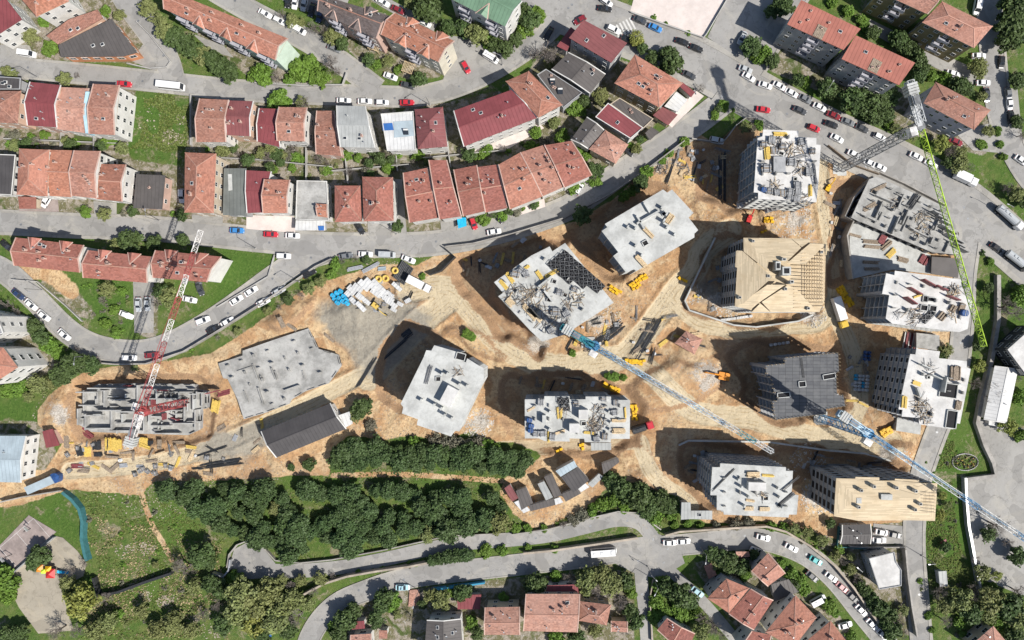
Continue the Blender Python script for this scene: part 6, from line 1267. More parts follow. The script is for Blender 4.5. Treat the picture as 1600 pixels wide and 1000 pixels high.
# rubble: broken concrete nobody could count
def rubble(name, spots, label, mat, seed, smin=.12, smax=.5):
    r = random.Random(seed); mb = MB()
    for x, y, rad, n_ in spots:
        for i in range(n_):
            a = r.random()*6.283; q = rad*math.sqrt(r.random()); px, py = x+q*math.cos(a), y+q*math.sin(a); p = P(px, py, 0); s_ = r.uniform(smin, smax); z = tzmin(px, py)+s_*.1
            mb.box(p.x, p.y, z, s_*r.uniform(.8, 1.6), s_, s_*r.uniform(.4, .9), r.random()*3, 0, r.uniform(.3, .9))
    return tag(mb.build(name, M[mat]), label, 'rubble', kind='stuff')
rubble('broken_concrete', [(1240, 352, 34, 500), (1272, 492, 20, 300), (750, 660, 22, 300), (945, 505, 26, 350), (1130, 480, 26, 250), (1275, 778, 26, 350), (1085, 460, 16, 120), (1268, 722, 30, 300), (1405, 726, 24, 160), (735, 668, 14, 120), (1450, 530, 14, 160)], 'white broken concrete strewn between the blocks', 'wrock', 3)
rubble('site_stones', [(x, y, r, int(r*r*.22)) for x, y, r in ((700, 540, 60), (1060, 610, 60), (90, 650, 40), (1100, 300, 70), (800, 520, 60), (600, 640, 50), (1000, 480, 60), (1350, 640, 60), (850, 800, 50), (1180, 430, 60), (250, 720, 90), (620, 440, 60), (1290, 320, 40), (1020, 780, 60), (400, 700, 60))], 'loose stones scattered over the bare earth', 'stone', 4, .07, .34)
rubble('white_rocks', [(225, 857, 10, 70), (208, 855, 9, 40), (192, 862, 12, 50), (238, 856, 7, 40), (240, 935, 40, 70), (255, 940, 10, 90), (266, 935, 8, 60), (228, 932, 9, 50), (265, 214, 12, 150), (280, 216, 8, 80), (230, 190, 26, 40), (285, 185, 10, 40), (180, 785, 30, 40), (330, 975, 24, 90), (340, 985, 12, 60), (270, 780, 20, 16), (250, 890, 30, 40), (302, 968, 7, 50)], 'pale rocks strewn through rough grass', 'stone', 6, .1, .42)

# ------------------------------------------------------------------ vehicles
def loft(mb, st, mi=0):
    for k, (x, w_, zt, zb) in enumerate(st):
        mb.v += [(x, -w_, zb), (x, -w_, zt-.14), (x, -w_*.86, zt), (x, w_*.86, zt), (x, w_, zt-.14), (x, w_, zb)]
    n = len(mb.v)-6*len(st)
    for k in range(len(st)-1):
        for j in range(5): a = n+k*6+j; mb.f.append((a, a+1, a+7, a+6)); mb.m.append(mi)
    mb.f.append(tuple(n+j for j in range(5, -1, -1))); mb.m.append(mi); e = n+6*(len(st)-1); mb.f.append(tuple(e+j for j in range(6))); mb.m.append(mi)
def mk_vehicle(kind):
    P_ = dict(sedan=(4.5, 1.78, 1.43, -1.75, 1.0, -1.05, .25), hatchback=(4.05, 1.75, 1.5, -1.95, .95, -1.55, .2), suv=(4.5, 1.88, 1.7, -2.1, 1.0, -1.8, .3), van=(5.2, 1.95, 2.2, -2.5, 1.8, -2.45, 1.2), minibus=(8.2, 2.3, 2.75, -4.05, 3.9, -4.0, 3.55))[kind]
    L, W, Ht, cb, cf, tb, tf = P_; h = L/2; w2 = W/2; belt = .92 if kind in ('sedan', 'hatchback') else (1.05 if kind == 'suv' else 1.15)
    mb = MB(); loft(mb, [(-h, w2*.78, belt-.16, .32), (-h+.12, w2*.93, belt, .28), (-h*.7, w2, belt+.02, .25), (0, w2, belt, .25), (cf*.95, w2, belt-.02, .25), (h*.82, w2*.95, belt-.16 if cf < h*.8 else belt-.05, .27), (h-.1, w2*.84, belt-.28, .3), (h, w2*.7, belt-.34, .35)])
    bw, tw = w2*.92, w2*.76 if kind in ('sedan', 'hatchback', 'suv') else w2*.88
    Bq = [(cb, -bw), (cf, -bw), (cf, bw), (cb, bw)]; Tq = [(tb, -tw), (tf, -tw), (tf, tw), (tb, tw)]
    mb.hexa([(x, y, belt-.06) for x, y in Bq]+[(x, y, Ht) for x, y in Tq])
    for s in (-1, 1): mb.box(cf*.62, s*(w2+.08), belt+.05, .14, .18, .14)
    if kind in ('van', 'minibus'):
        mb.box((tb+tf)/2-.4, 0, Ht+.08, 1.0, .8, .16)
        if kind == 'minibus': mb.box(tb+1.2, 0, Ht+.07, .8, .7, .14); mb.box(tf-.9, 0, Ht+.1, .9, 1.3, .2)
    out = {'body': mb.mesh('body', M['car_white'])}
    Bv = [Vector((x, y, belt)) for x, y in Bq]; Tv = [Vector((x, y, Ht)) for x, y in Tq]
    def pane(a, b, c, d, m=.10, mt=.14, mbm=.08, o=.015):
        g = MB(); nrm = (b-a).cross(d-a).normalized()*o
        q = lambda u, v: (a.lerp(b, u)).lerp(d.lerp(c, u), v)+nrm
        g.face([q(m, mbm), q(1-m, mbm), q(1-m, 1-mt), q(m, 1-mt)]); return g
    out['windshield'] = pane(Bv[1], Bv[2], Tv[2], Tv[1], .06, .06, .02).mesh('windshield', M['glass'])
    out['rear_window'] = pane(Bv[3], Bv[0], Tv[0], Tv[3], .08, .1, .1).mesh('rear_window', M['glass'])
    out['side_window'] = [pane(Bv[0], Bv[1], Tv[1], Tv[0], .06, .12, .06).mesh('side_window', M['glass']), pane(Bv[2], Bv[3], Tv[3], Tv[2], .06, .12, .06).mesh('side_window', M['glass'])]
    wm = MB(); wm.tube((0, -.11, 0), (0, .11, 0), .32, .32, 12); wm.tube((0, -.125, 0), (0, .125, 0), .19, .19, 8, 1); out['wheel'] = wm.mesh('wheel', [M['rubber'], M['galv']])
    hl = MB(); hl.box(0, 0, 0, .16, .36, .15); out['headlight'] = hl.mesh('headlight', M['lamp_w']); tl = MB(); tl.box(0, 0, 0, .1, .3, .2); out['tail_light'] = tl.mesh('tail_light', M['lamp_r'])
    out['dims'] = (L, W, Ht, belt); return out
VEH = {k: mk_vehicle(k) for k in ('sedan', 'hatchback', 'suv', 'van', 'minibus')}
def car(x, y, a, col, kind, where, z=0.0):
    v = VEH[kind]; L, W, Ht, belt = v['dims']; cname = col.replace('_', ' ')
    lb = '%s %s %s' % (cname, kind, where); p = P(x, y, z+.8); p.z = max(z, 0)
    t = thing(kind if kind in ('van', 'minibus') else 'parked_car', lb, 'van' if kind in ('van', 'minibus') else 'car', p, math.radians(-a), lb)
    inst('body', v['body'], t, mat=M['car_'+col]); inst('windshield', v['windshield'], t); inst('rear_window', v['rear_window'], t)
    for m in v['side_window']: inst('side_window', m, t)
    for sx in (-1, 1):
        for sy in (-1, 1): inst('wheel', v['wheel'], t, (sx*L*.305, sy*(W/2-.12), .32))
    for sy in (-1, 1): inst('headlight', v['headlight'], t, (L/2-.12, sy*W*.3, belt-.3)); inst('tail_light', v['tail_light'], t, (-L/2+.02, sy*W*.34, belt-.18))
    return t
K_ = {'s': 'sedan', 'h': 'hatchback', 'u': 'suv', 'v': 'van', 'b': 'minibus'}
CARS = {
 'parked on the upper street': [(43, 84, 8, 'white', 'v'), (194, 131, 5, 'red', 's'), (268, 135, 6, 'white', 'b'), (537, 157, 2, 'white', 's'), (570, 158, 0, 'white', 's'), (597, 160, 0, 'white', 'h'), (636, 160, 0, 'red', 's'), (610, 119, 20, 'white', 's'), (637, 133, 15, 'dark_grey', 's'), (728, 105, 62, 'red', 'h'), (767, 90, 32, 'white', 'v')],
 'parked along the diagonal street': [(414, 21, 28, 'white', 's'), (436, 32, 28, 'white', 'h'), (466, 46, 28, 'white', 'v'), (522, 75, 22, 'grey', 's')],
 'in the car park by the brown roofed block': [(450, 1, 100, 'black', 's'), (461, 3, 102, 'white', 's'), (475, 6, 104, 'silver', 's'), (487, 15, 105, 'black', 's'), (500, 24, 110, 'navy', 's')],
 'on the lane behind the orange roofed block': [(598, 3, 28, 'white', 's'), (622, 15, 25, 'dark_red', 's'), (664, 36, 25, 'white', 'h')],
 'on the avenue beside the pale square': [(948, 3, 35, 'white', 'h'), (945, 13, 8, 'black', 's'), (1000, 31, 22, 'dark_grey', 's'), (1024, 43, 25, 'blue', 's'), (959, 46, 25, 'white', 'u'), (1066, 65, 20, 'black', 's'), (1088, 75, 22, 'black', 's')],
 'by the tall grey walled block': [(857, 52, 120, 'black', 's'), (981, 62, 28, 'black', 's'), (1077, 117, 26, 'dark_grey', 's'), (906, 31, 150, 'dark_red', 'h')],
 'near the mouth of the avenue junction': [(1160, 59, 118, 'silver', 's'), (1165, 108, 20, 'silver', 's'), (1170, 120, 30, 'white', 's'), (1196, 133, 18, 'white', 's'), (1193, 171, 8, 'red', 's'), (1120, 219, 12, 'silver', 'u'), (981, 236, 35, 'black', 's')],
 'parked on the avenue below the grey blocks': [(1218, 134, 28, 'white', 's'), (1237, 145, 28, 'white', 's'), (1258, 154, 28, 'grey', 's'), (1281, 167, 26, 'white', 's'), (1303, 180, 22, 'dark_red', 's'), (1325, 190, 22, 'grey', 's'), (1347, 200, 25, 'dark_grey', 's'), (1375, 214, 26, 'white', 'h')],
 'driving along the avenue': [(1250, 172, 24, 'dark_grey', 's'), (1299, 194, 20, 'black', 's'), (1272, 200, 22, 'red', 'h'), (1308, 216, 28, 'white', 's')],
 'beside the fence of the low concrete deck': [(1335, 241, 26, 'white', 's'), (1360, 255, 25, 'white', 's'), (1375, 261, 24, 'white', 's')],
 'on the avenue under the lime green jib': [(1432, 244, 25, 'white', 's'), (1455, 256, 30, 'white', 's')],
 'on the corner street by the rust roofed blocks': [(1527, 10, 100, 'white', 'v'), (1530, 87, 0, 'white', 's'), (1490, 115, 15, 'white', 's'), (1537, 129, 0, 'white', 's'), (1565, 97, 92, 'black', 'h'), (1542, 148, 85, 'dark_grey', 's'), (1576, 147, 82, 'grey', 's'), (1578, 163, 85, 'white', 's'), (1580, 183, 85, 'black', 's'), (1494, 221, 22, 'dark_red', 's'), (1596, 250, 35, 'white', 's')],
 'parked by the avenue below the crane': [(1557, 387, 36, 'black', 's')],
 'in front of the second terrace': [(71, 315, 122, 'white', 'h'), (370, 360, 2, 'blue', 's'), (284, 306, 90, 'white', 'u'), (423, 366, 2, 'red', 's'), (457, 368, 2, 'white', 's'), (562, 356, 60, 'black', 's'), (740, 349, 72, 'red', 'h'), (780, 339, 55, 'black', 's'), (772, 362, -9, 'white', 's'), (905, 295, -62, 'white', 'h')],
 'parked along the curving street': [(10, 384, 42, 'black', 's'), (28, 460, 40, 'navy', 's'), (48, 476, 42, 'white', 's'), (68, 493, 40, 'white', 's'), (100, 523, 42, 'white', 's'), (392, 455, -32, 'white', 's'), (369, 469, -32, 'white', 's'), (317, 501, -22, 'white', 'u'), (355, 503, -30, 'white', 's'), (333, 515, -28, 'black', 's'), (202, 559, 2, 'white', 'u'), (237, 555, -4, 'dark_red', 's'), (411, 472, -28, 'white', 's'), (435, 455, -30, 'silver', 's'), (483, 427, -28, 'black', 'u')],
 'in the yards of the red row buildings': [(216, 476, 90, 'silver', 's'), (230, 475, 90, 'silver', 's'), (197, 492, 22, 'white', 's'), (312, 451, 72, 'dark_grey', 's'), (296, 468, 12, 'white', 's')],
 'by the kerb above the store yard': [(443, 400, 2, 'white', 'u'), (540, 400, -10, 'grey', 's'), (571, 397, 2, 'white', 's'), (605, 398, 2, 'silver', 'v'), (638, 405, 22, 'white', 's')],
 'on the lower street': [(629, 918, 0, 'pale_blue', 's'), (943, 862, -4, 'white', 'b'), (1047, 848, 0, 'white', 's'), (1068, 846, -3, 'white', 's'), (1193, 840, 12, 'white', 's'), (1183, 861, 20, 'white', 's'), (1237, 856, 27, 'white', 's'), (1275, 876, 30, 'teal', 's'), (1269, 901, 42, 'dark_grey', 's'), (1299, 902, 36, 'white', 's'), (1316, 918, 40, 'pink', 's'), (1332, 933, 44, 'black', 's'), (1346, 954, 46, 'white', 's'), (1363, 976, 46, 'white', 's'), (1379, 992, 46, 'white', 's')],
 'on the brick lane': [(1090, 925, 38, 'pale_blue', 's')],
 'in a drive below the bend of the lower street': [(1278, 938, -28, 'white', 'v'), (1321, 977, -15, 'white', 's')],
 'in the small court beside the charcoal hut': [(1379, 832, 10, 'white', 's'), (1398, 836, 12, 'black', 's'), (1374, 844, 2, 'white', 's')]}
for wh, lst in CARS.items():
    for x, y, a, c, k in lst: car(x, y, a, c, K_[k], wh)
def wheels(t, L, W, xs, r=.5):
    wm = MB(); wm.tube((0, -.16, 0), (0, .16, 0), r, r, 12); wm.tube((0, -.18, 0), (0, .18, 0), r*.5, r*.5, 8, 1); me_ = wm.mesh('wheel', [M['rubber'], M['galv']])
    for x in xs:
        for s in (-1, 1): inst('wheel', me_, t, (x, s*(W/2-.2), r))
def truck(x, y, a, cabm, boxm, L, label, tank=False, name='truck', z=None):
    p = P(x, y, 1.5); p.z = tz(x, y) if z is None else z; t = thing(name, label, 'truck', p, math.radians(-a)); W = 2.4
    fm = MB(); fm.box(0, 0, .75, L, .9, .3); fm.box(0, 0, .95, L*.98, W*.9, .12); fm.build('chassis', M['steel'], t, Vector((0, 0, 0)))
    def part(name_, mb, mats): o = bpy.data.objects.new(name_, mb.mesh(name_, mats)); COL.objects.link(o); o.parent = t
    cb = MB(); cb.box(L/2-1.1, 0, 1.75, 2.1, W, 1.7, 0, 0, .93); cb.box(L/2-1.2, 0, 2.68, 1.4, 1.8, .18); part('cab', cb, M[cabm])
    ws = MB(); ws.box(L/2-.03, 0, 2.0, .06, W*.82, .8); part('windshield', ws, M['glass'])
    bm = MB()
    if tank: bm.tube((-L/2+.2, 0, 2.1), (L/2-2.6, 0, 2.1), 1.15, 1.15, 14); bm.box(-.8, 0, 3.3, 1.0, .6, .25); bm.box(-L/4, 0, 3.28, .6, .6, .3)
    else:
        bm.box(-1.2, 0, 2.2, L-2.7, W+.05, 2.4)
        for i in range(7): bm.box(-L/2+.4+(L-3)*i/6.3, 0, 2.2, .12, W+.12, 2.44)
    part('tank' if tank else 'cargo_box', bm, M[boxm]); wheels(t, L, W, (-L/2+1, -L/2+2.2, L/2-1.2))
truck(1312, 488, 72, 'car_yellow', 'car_white', 10, 'white box truck with yellow cab beside the curved crate pile')
truck(1508, 279, 25, 'car_white', 'car_white', 7.5, 'short white box truck standing on the avenue verge', z=0)
truck(1577, 340, 42, 'car_white', 'car_silver', 10, 'white truck with silver tank on the avenue', True, z=0)
truck(1590, 408, 38, 'car_dark_grey', 'car_silver', 9, 'dark cabbed tank truck parked on the avenue verge', True, z=0)
truck(655, 444, 27, 'car_white', 'car_white', 8, 'white truck parked at the edge of the store yard')
truck(1004, 668, -18, 'car_red', 'steel', 7, 'truck with red cab and black tank beside the toothed block', True)
def excavator(x, y, a, label, sc=1.0, col='orangep'):
    p = P(x, y, 1); p.z = tzmin(x, y); t = thing('excavator', label, 'excavator', p, math.radians(-a)); t.scale = (sc,)*3
    def part(n_, mb, mats, par=t): o = bpy.data.objects.new(n_, mb.mesh(n_, mats)); COL.objects.link(o); o.parent = par; return o
    for s in (-1, 1):
        mb = MB(); mb.box(0, s*1.15, .45, 3.9, .6, .75); mb.tube((-1.95, s*1.45, .45), (-1.95, s*.85, .45), .38, .38, 10); mb.tube((1.95, s*1.45, .45), (1.95, s*.85, .45), .38, .38, 10)
        for i in range(12): mb.box(-1.9+i*.345, s*1.15, .85, .2, .64, .08)
        part('track', mb, M['steel'])
    mb = MB(); mb.cyl(0, 0, .8, 1.1, .9, .9, 12); mb.box(-.6, 0, 1.65, 3.4, 2.4, 1.0); mb.box(-1.6, 0, 2.2, 1.4, 2.3, .35); part('house', mb, M[col])
    mb = MB(); mb.box(.6, .7, 2.45, 1.4, .95, 1.5, 0, 0, .9); mb.box(.62, .7, 2.3, 1.46, .8, .9, 0, 1); part('cab', mb, [M[col], M['glass']])
    mb = MB(); mb.bar((.9, -.2, 1.7), (3.2, -.2, 4.2), .45, 0, .6); mb.bar((3.2, -.2, 4.2), (5.6, -.2, 3.6), .4, 0, .5); b_ = part('boom', mb, M[col])
    mb = MB(); mb.bar((5.4, -.2, 3.8), (6.6, -.2, 1.2), .32, 0, .4); part('stick', mb, M[col], b_)
    mb = MB(); mb.box(6.5, -.2, .75, .9, 1.2, .9, 0, 0, .7); part('bucket', mb, M['steel'], b_)
excavator(1127, 587, 190, 'orange tracked excavator working on the spoil heap')
excavator(588, 479, 40, 'small yellow and black digger in the store yard', .62, 'ywood')
excavator(1171, 341, -70, 'small red lifting machine at the stair foot of the crowded block', .6, 'redp')
excavator(1296, 292, -60, 'small yellow digger in the shade beside the crowded block', .55, 'yellow')
# ------------------------------------------------------------------ trees and shrubs
def leafmesh(name, mat, seed, flat=.75, clumps=46, per=60, ls=.20, core=.62, spread=1.0):
    r = np.random.RandomState(seed); V = []; T = []
    cl = []
    for i in range(clumps):
        d = r.normal(size=3); d /= np.linalg.norm(d); d[2] = abs(d[2])*1.0-.25; q = r.uniform(.45, .93)*spread
        cl.append((d*np.array([1, 1, flat])*q, r.uniform(.20, .36), r.rand()))
    for c, cr, tn in cl:
        n = per; d = r.normal(size=(n, 3)); d /= np.linalg.norm(d, axis=1)[:, None]; pos = c+d*cr*r.uniform(.55, 1.08, (n, 1))*np.array([1, 1, .85])
        nr = d*.7+r.normal(size=(n, 3))*.55+np.array([0, 0, .35]); nr /= np.linalg.norm(nr, axis=1)[:, None]
        u = np.cross(nr, r.normal(size=(n, 3))); u /= np.linalg.norm(u, axis=1)[:, None]; v = np.cross(nr, u); s = ls*.5*r.uniform(.55, 1.25, (n, 1))
        V.append(np.stack([pos-u*s-v*s*.6, pos+u*s-v*s*.7, pos+u*s*.8+v*s*.7, pos-u*s*.7+v*s*.6], 1).reshape(-1, 3)); T.append(np.repeat(np.clip(tn*.65+r.rand(n)*.45, 0, 1), 4))
    V = np.concatenate(V); T = np.concatenate(T); nq = len(V)//4
    F = np.arange(nq*4).reshape(-1, 4)
    me = bpy.data.meshes.new(name); me.from_pydata(V.tolist(), [], F.tolist())
    a = me.color_attributes.new('tone', 'FLOAT_COLOR', 'POINT'); a.data.foreach_set('color', np.stack([T, T, T, np.ones_like(T)], -1).astype(np.float32).ravel()); me.materials.append(mat); me.update(); return me
def twigmesh(seed, n=260):
    r = random.Random(seed); mb = MB()
    def grow(p, d, l, w_, k):
        q = p+d*l; mb.tube(p, q, w_, w_*.6, 3)
        if k == 0: return
        for i in range(r.choice([3, 4]) if k > 1 else 4):
            nd = (d+Vector((r.gauss(0, .55), r.gauss(0, .55), r.gauss(.05, .35)))).normalized(); grow(p.lerp(q, r.uniform(.55, 1)), nd, l*r.uniform(.55, .85), w_*.62, k-1)
    for i in range(6):
        a = 6.283*i/6+r.uniform(-.3, .3); grow(Vector((0, 0, -.35)), Vector((math.cos(a)*.8, math.sin(a)*.8, .75)).normalized(), .42, .026, 4)
    return mb.mesh('crown', M['twig'])
CRN = {'pine': [leafmesh('crown', M['leaf_pine'], 10+i, .8, 60, 60, .17) for i in range(5)], 'dark': [leafmesh('crown', M['leaf_dark'], 20+i, .8, 44, 62, .19) for i in range(5)], 'olive': [leafmesh('crown', M['leaf_olive'], 30+i, .7, 40, 46, .16, spread=1.05) for i in range(4)],
       'light': [leafmesh('crown', M['leaf_light'], 40+i, .65, 38, 60, .19) for i in range(4)], 'yellow': [leafmesh('crown', M['leaf_yellow'], 50+i, .7, 40, 40, .15, spread=1.1) for i in range(3)], 'greybush': [leafmesh('crown', M['leaf_greybush'], 60+i, .6, 42, 46, .15) for i in range(3)], 'bare': [twigmesh(70+i) for i in range(4)]}
def trunkmesh(seed):
    r = random.Random(seed); mb = MB(); mb.tube((0, 0, -.3), (.05, .02, .75), .1, .065, 7)
    for i in range(5):
        a = 6.283*i/5+r.random(); z = r.uniform(.45, .75); mb.tube((.03, .01, z), (math.cos(a)*.45, math.sin(a)*.45, z+r.uniform(.25, .5)), .045, .015, 5)
    return mb.mesh('trunk', M['bark'])
TRK = [trunkmesh(i) for i in range(4)]
LAB = {'pine': 'dark green pine', 'dark': 'dense dark green tree', 'olive': 'grey-green loose crowned tree', 'light': 'bright green leafy shrub', 'yellow': 'yellow-green spring tree', 'greybush': 'dusty grey bush', 'bare': 'leafless grey tree'}
rt = random.Random(99)
SHR = []
def tree(x, y, rpx, kind, where, hf=1.0, now=False):
    if not now and kind != 'pine' and (rpx < 9.6 or kind in ('light', 'greybush')): SHR.append((x, y, rpx, kind, where)); return
    r = rpx*S*rt.uniform(.95, 1.12); low = kind in ('light', 'greybush'); small = low or rpx < 9.6; hh = r*(.5 if low else rt.uniform(1.0, 1.25))*hf
    p = P(x, y, hh); z0 = tzmin(x, y)-.05; lb = LAB[kind]+' '+where
    lb = lb.replace(' tree ', ' bush ').replace('leafy shrub', 'shrub') if small else lb
    t = thing('pine_tree' if kind == 'pine' else ('shrub' if small else 'tree'), lb, 'shrub' if small and kind != 'pine' else 'tree', (p.x, p.y, z0), 0, lb)
    a = rt.random()*6.283
    inst('trunk', rt.choice(TRK), t, (0, 0, 0), a, (r*.8, r*.8, hh/.9))
    inst('crown', rt.choice(CRN[kind]), t, (0, 0, hh), a, (r*rt.uniform(.92, 1.1), r*rt.uniform(.92, 1.1), r*rt.uniform(.85, 1.05)))
def trees(where, lst):
    for it in lst: tree(*it[:4], where, *(it[4:5]))
# plantation
def poisson(poly, dmin, n, seed, ex=()):
    r = random.Random(seed); out = []; x0, x1 = min(p[0] for p in poly), max(p[0] for p in poly); y0, y1 = min(p[1] for p in poly), max(p[1] for p in poly)
    for _ in range(n*60):
        x, y = r.uniform(x0, x1), r.uniform(y0, y1)
        if not pip(poly, np.array([x]), np.array([y]))[0] or any(((x-a)/c)**2+((y-b)/d)**2 < 1 for a, b, c, d in ex): continue
        if all((x-a)**2+(y-b)**2 > dmin*dmin for a, b in out): out.append((x, y))
        if len(out) >= n: break
    return out
CLR = [(490, 798, 34, 24), (505, 856, 26, 16), (615, 785, 34, 14), (458, 772, 16, 34), (572, 768, 16, 16), (748, 790, 18, 22), (665, 770, 14, 10), (660, 856, 22, 10), (320, 772, 22, 12), (345, 845, 40, 14), (750, 832, 14, 8), (430, 815, 8, 10)]
for x, y in poisson([(245, 764), (300, 762), (500, 764), (690, 766), (720, 772), (790, 778), (788, 822), (700, 832), (560, 856), (440, 868), (425, 855), (360, 832), (310, 800)], 18.5, 130, 5, CLR): tree(x, y, rt.choice([rt.uniform(9.6, 13), rt.uniform(13, 16), rt.uniform(14, 17.5)]), rt.choice(['pine']*7+['dark', 'olive']), 'at the turning circle end of the plantation' if x < 430 else 'along the footpath edge of the plantation' if y < 785 else 'at the site office end of the plantation' if x > 715 else 'along the loop road edge of the plantation' if y > 822 else 'in the middle of the plantation')
for x, y in poisson([(525, 712), (560, 690), (600, 698), (680, 706), (760, 706), (835, 715), (825, 730), (790, 738), (640, 724), (525, 724)], 16, 70, 6): tree(x, y, rt.choice([rt.uniform(9.6, 13), rt.uniform(13, 16)]), rt.choice(['pine']*7+['dark']), 'in the strip near the charcoal hall' if x < 625 else 'in the strip near the site offices' if x > 745 else 'in the middle of the strip below the bare block')
trees('in the strip between the site and the footpath', [(682, 694, 14, 'greybush'), (697, 695, 15, 'greybush'), (714, 696, 15, 'greybush'), (732, 696, 14, 'greybush'), (748, 694, 12, 'greybush'), (762, 697, 12, 'light'), (650, 694, 12, 'light'), (772, 706, 14, 'light')])
trees('between the loop road and the lower street', [(674, 876, 9, 'pine'), (686, 873, 10, 'pine'), (699, 871, 11, 'pine'), (712, 869, 11, 'pine'), (725, 868, 10, 'pine'), (735, 868, 8, 'pine'), (760, 862, 11, 'light'), (784, 861, 10, 'light'), (640, 880, 5, 'light'), (600, 888, 5, 'light'), (560, 895, 6, 'light'), (825, 855, 7, 'light'), (868, 858, 7, 'light'), (500, 905, 10, 'olive'), (470, 908, 9, 'olive'), (440, 908, 9, 'olive'), (520, 900, 7, 'bare')])
trees('along the bank above the hill lane', [(233, 14, 14, 'olive'), (250, 32, 12, 'olive'), (256, 47, 15, 'olive'), (272, 58, 15, 'dark'), (288, 66, 15, 'dark'), (302, 78, 15, 'dark'), (316, 86, 14, 'olive'), (331, 92, 15, 'dark'), (345, 104, 16, 'dark'), (358, 112, 16, 'dark'), (393, 120, 10, 'light')])
trees('in the gardens of the upper street', [(48, 57, 14, 'olive'), (78, 76, 14, 'light'), (186, 24, 9, 'olive'), (165, 18, 9, 'light'), (68, 35, 9, 'light'), (17, 116, 10, 'olive'), (100, 124, 10, 'olive'), (8, 110, 7, 'olive'), (434, 158, 18, 'light'), (476, 161, 13, 'bare'), (470, 158, 9, 'olive'), (665, 172, 6, 'olive'), (120, 118, 6, 'bare')])
trees('in the wedge below the pale green block', [(412, 117, 17, 'light'), (432, 120, 14, 'bare'), (468, 108, 20, 'light'), (485, 98, 14, 'light'), (500, 120, 18, 'light'), (515, 100, 17, 'bare'), (528, 112, 10, 'bare'), (452, 125, 10, 'light'), (400, 112, 10, 'light')])
trees('around the brown and orange roofed blocks', [(440, 22, 9, 'bare'), (455, 32, 10, 'olive'), (470, 36, 9, 'olive'), (490, 42, 13, 'bare'), (505, 48, 14, 'bare'), (520, 55, 14, 'olive'), (534, 68, 12, 'dark'), (575, 93, 10, 'dark'), (590, 99, 8, 'light'), (607, 96, 10, 'olive'), (655, 124, 13, 'dark'), (668, 14, 24, 'dark'), (700, 42, 14, 'dark'), (726, 42, 14, 'dark'), (745, 50, 19, 'olive'), (766, 66, 12, 'light'), (788, 76, 14, 'dark'), (773, 70, 12, 'dark'), (640, 2, 12, 'olive'), (622, 108, 8, 'light')])
trees('around the green roofed block', [(812, 18, 16, 'dark'), (828, 32, 16, 'dark'), (838, 22, 12, 'light'), (818, 48, 15, 'light'), (806, 62, 12, 'dark'), (845, 30, 8, 'light')])
trees('behind the tall grey walled block', [(852, 82, 22, 'bare'), (868, 84, 16, 'bare'), (835, 85, 12, 'bare'), (858, 100, 9, 'olive'), (940, 151, 12, 'olive'), (903, 166, 17, 'light'), (912, 158, 11, 'dark'), (838, 206, 11, 'light'), (877, 213, 12, 'light'), (867, 192, 10, 'olive'), (860, 185, 8, 'light'), (1000, 217, 6, 'dark'), (995, 233, 9, 'olive'), (985, 230, 7, 'light'), (915, 245, 9, 'light'), (905, 235, 8, 'light')])
trees('on the avenue pavement', [(995, 60, 12, 'yellow'), (1003, 75, 10, 'dark'), (1020, 90, 12, 'dark'), (1043, 84, 15, 'dark'), (1050, 98, 16, 'dark'), (1040, 104, 12, 'dark'), (1095, 138, 9, 'bare'), (1022, 27, 5, 'light'), (1075, 52, 5, 'light'), (1040, 37, 4, 'light')])
trees('on the green island by the junction', [(1130, 165, 9, 'light'), (1117, 178, 8, 'light'), (1122, 170, 6, 'dark'), (1145, 172, 4, 'light')])
trees('around the grey apartment blocks', [(1225, 8, 18, 'dark'), (1207, 18, 12, 'dark'), (1175, 72, 15, 'dark'), (1192, 86, 14, 'light'), (1207, 95, 12, 'dark'), (1180, 92, 9, 'light'), (1247, 125, 11, 'dark'), (1260, 128, 8, 'light'), (1290, 137, 15, 'dark'), (1303, 145, 12, 'dark'), (1335, 157, 18, 'dark'), (1355, 165, 18, 'dark'), (1375, 158, 17, 'dark'), (1392, 150, 16, 'dark'), (1368, 182, 14, 'dark'), (1385, 178, 12, 'dark'), (1350, 150, 14, 'dark'), (1405, 62, 14, 'dark'), (1420, 74, 14, 'dark'), (1432, 88, 14, 'dark'), (1442, 104, 12, 'dark'), (1437, 118, 12, 'dark'), (1455, 118, 10, 'light'), (1478, 123, 12, 'light'), (1500, 135, 14, 'dark'), (1512, 140, 10, 'dark'), (1350, 40, 9, 'light'), (1365, 50, 10, 'dark'), (1325, 15, 10, 'light'), (1345, 30, 9, 'light'), (1300, 5, 9, 'light'), (1400, 200, 8, 'olive'), (1412, 208, 8, 'dark'), (1390, 195, 8, 'light'), (1425, 212, 8, 'olive')])
trees('along the corner street', [(1530, 106, 15, 'olive'), (1580, 38, 20, 'dark'), (1585, 14, 20, 'dark'), (1575, 62, 17, 'dark'), (1592, 58, 15, 'dark'), (1592, 125, 14, 'dark'), (1545, 205, 9, 'olive'), (1535, 225, 9, 'light'), (1560, 205, 7, 'light'), (1562, 225, 7, 'light'), (1568, 245, 7, 'light'), (1488, 237, 15, 'bare'), (1472, 225, 13, 'yellow'), (1500, 240, 12, 'olive'), (1590, 190, 10, 'dark'), (1598, 210, 12, 'bare'), (1535, 150, 8, 'olive')])
trees('on the avenue verge by the white truck', [(1500, 258, 13, 'olive'), (1483, 254, 10, 'dark'), (1515, 262, 10, 'bare'), (1588, 303, 12, 'olive'), (1575, 295, 12, 'bare'), (1598, 315, 10, 'dark'), (1535, 395, 5, 'dark'), (1548, 408, 7, 'light')])
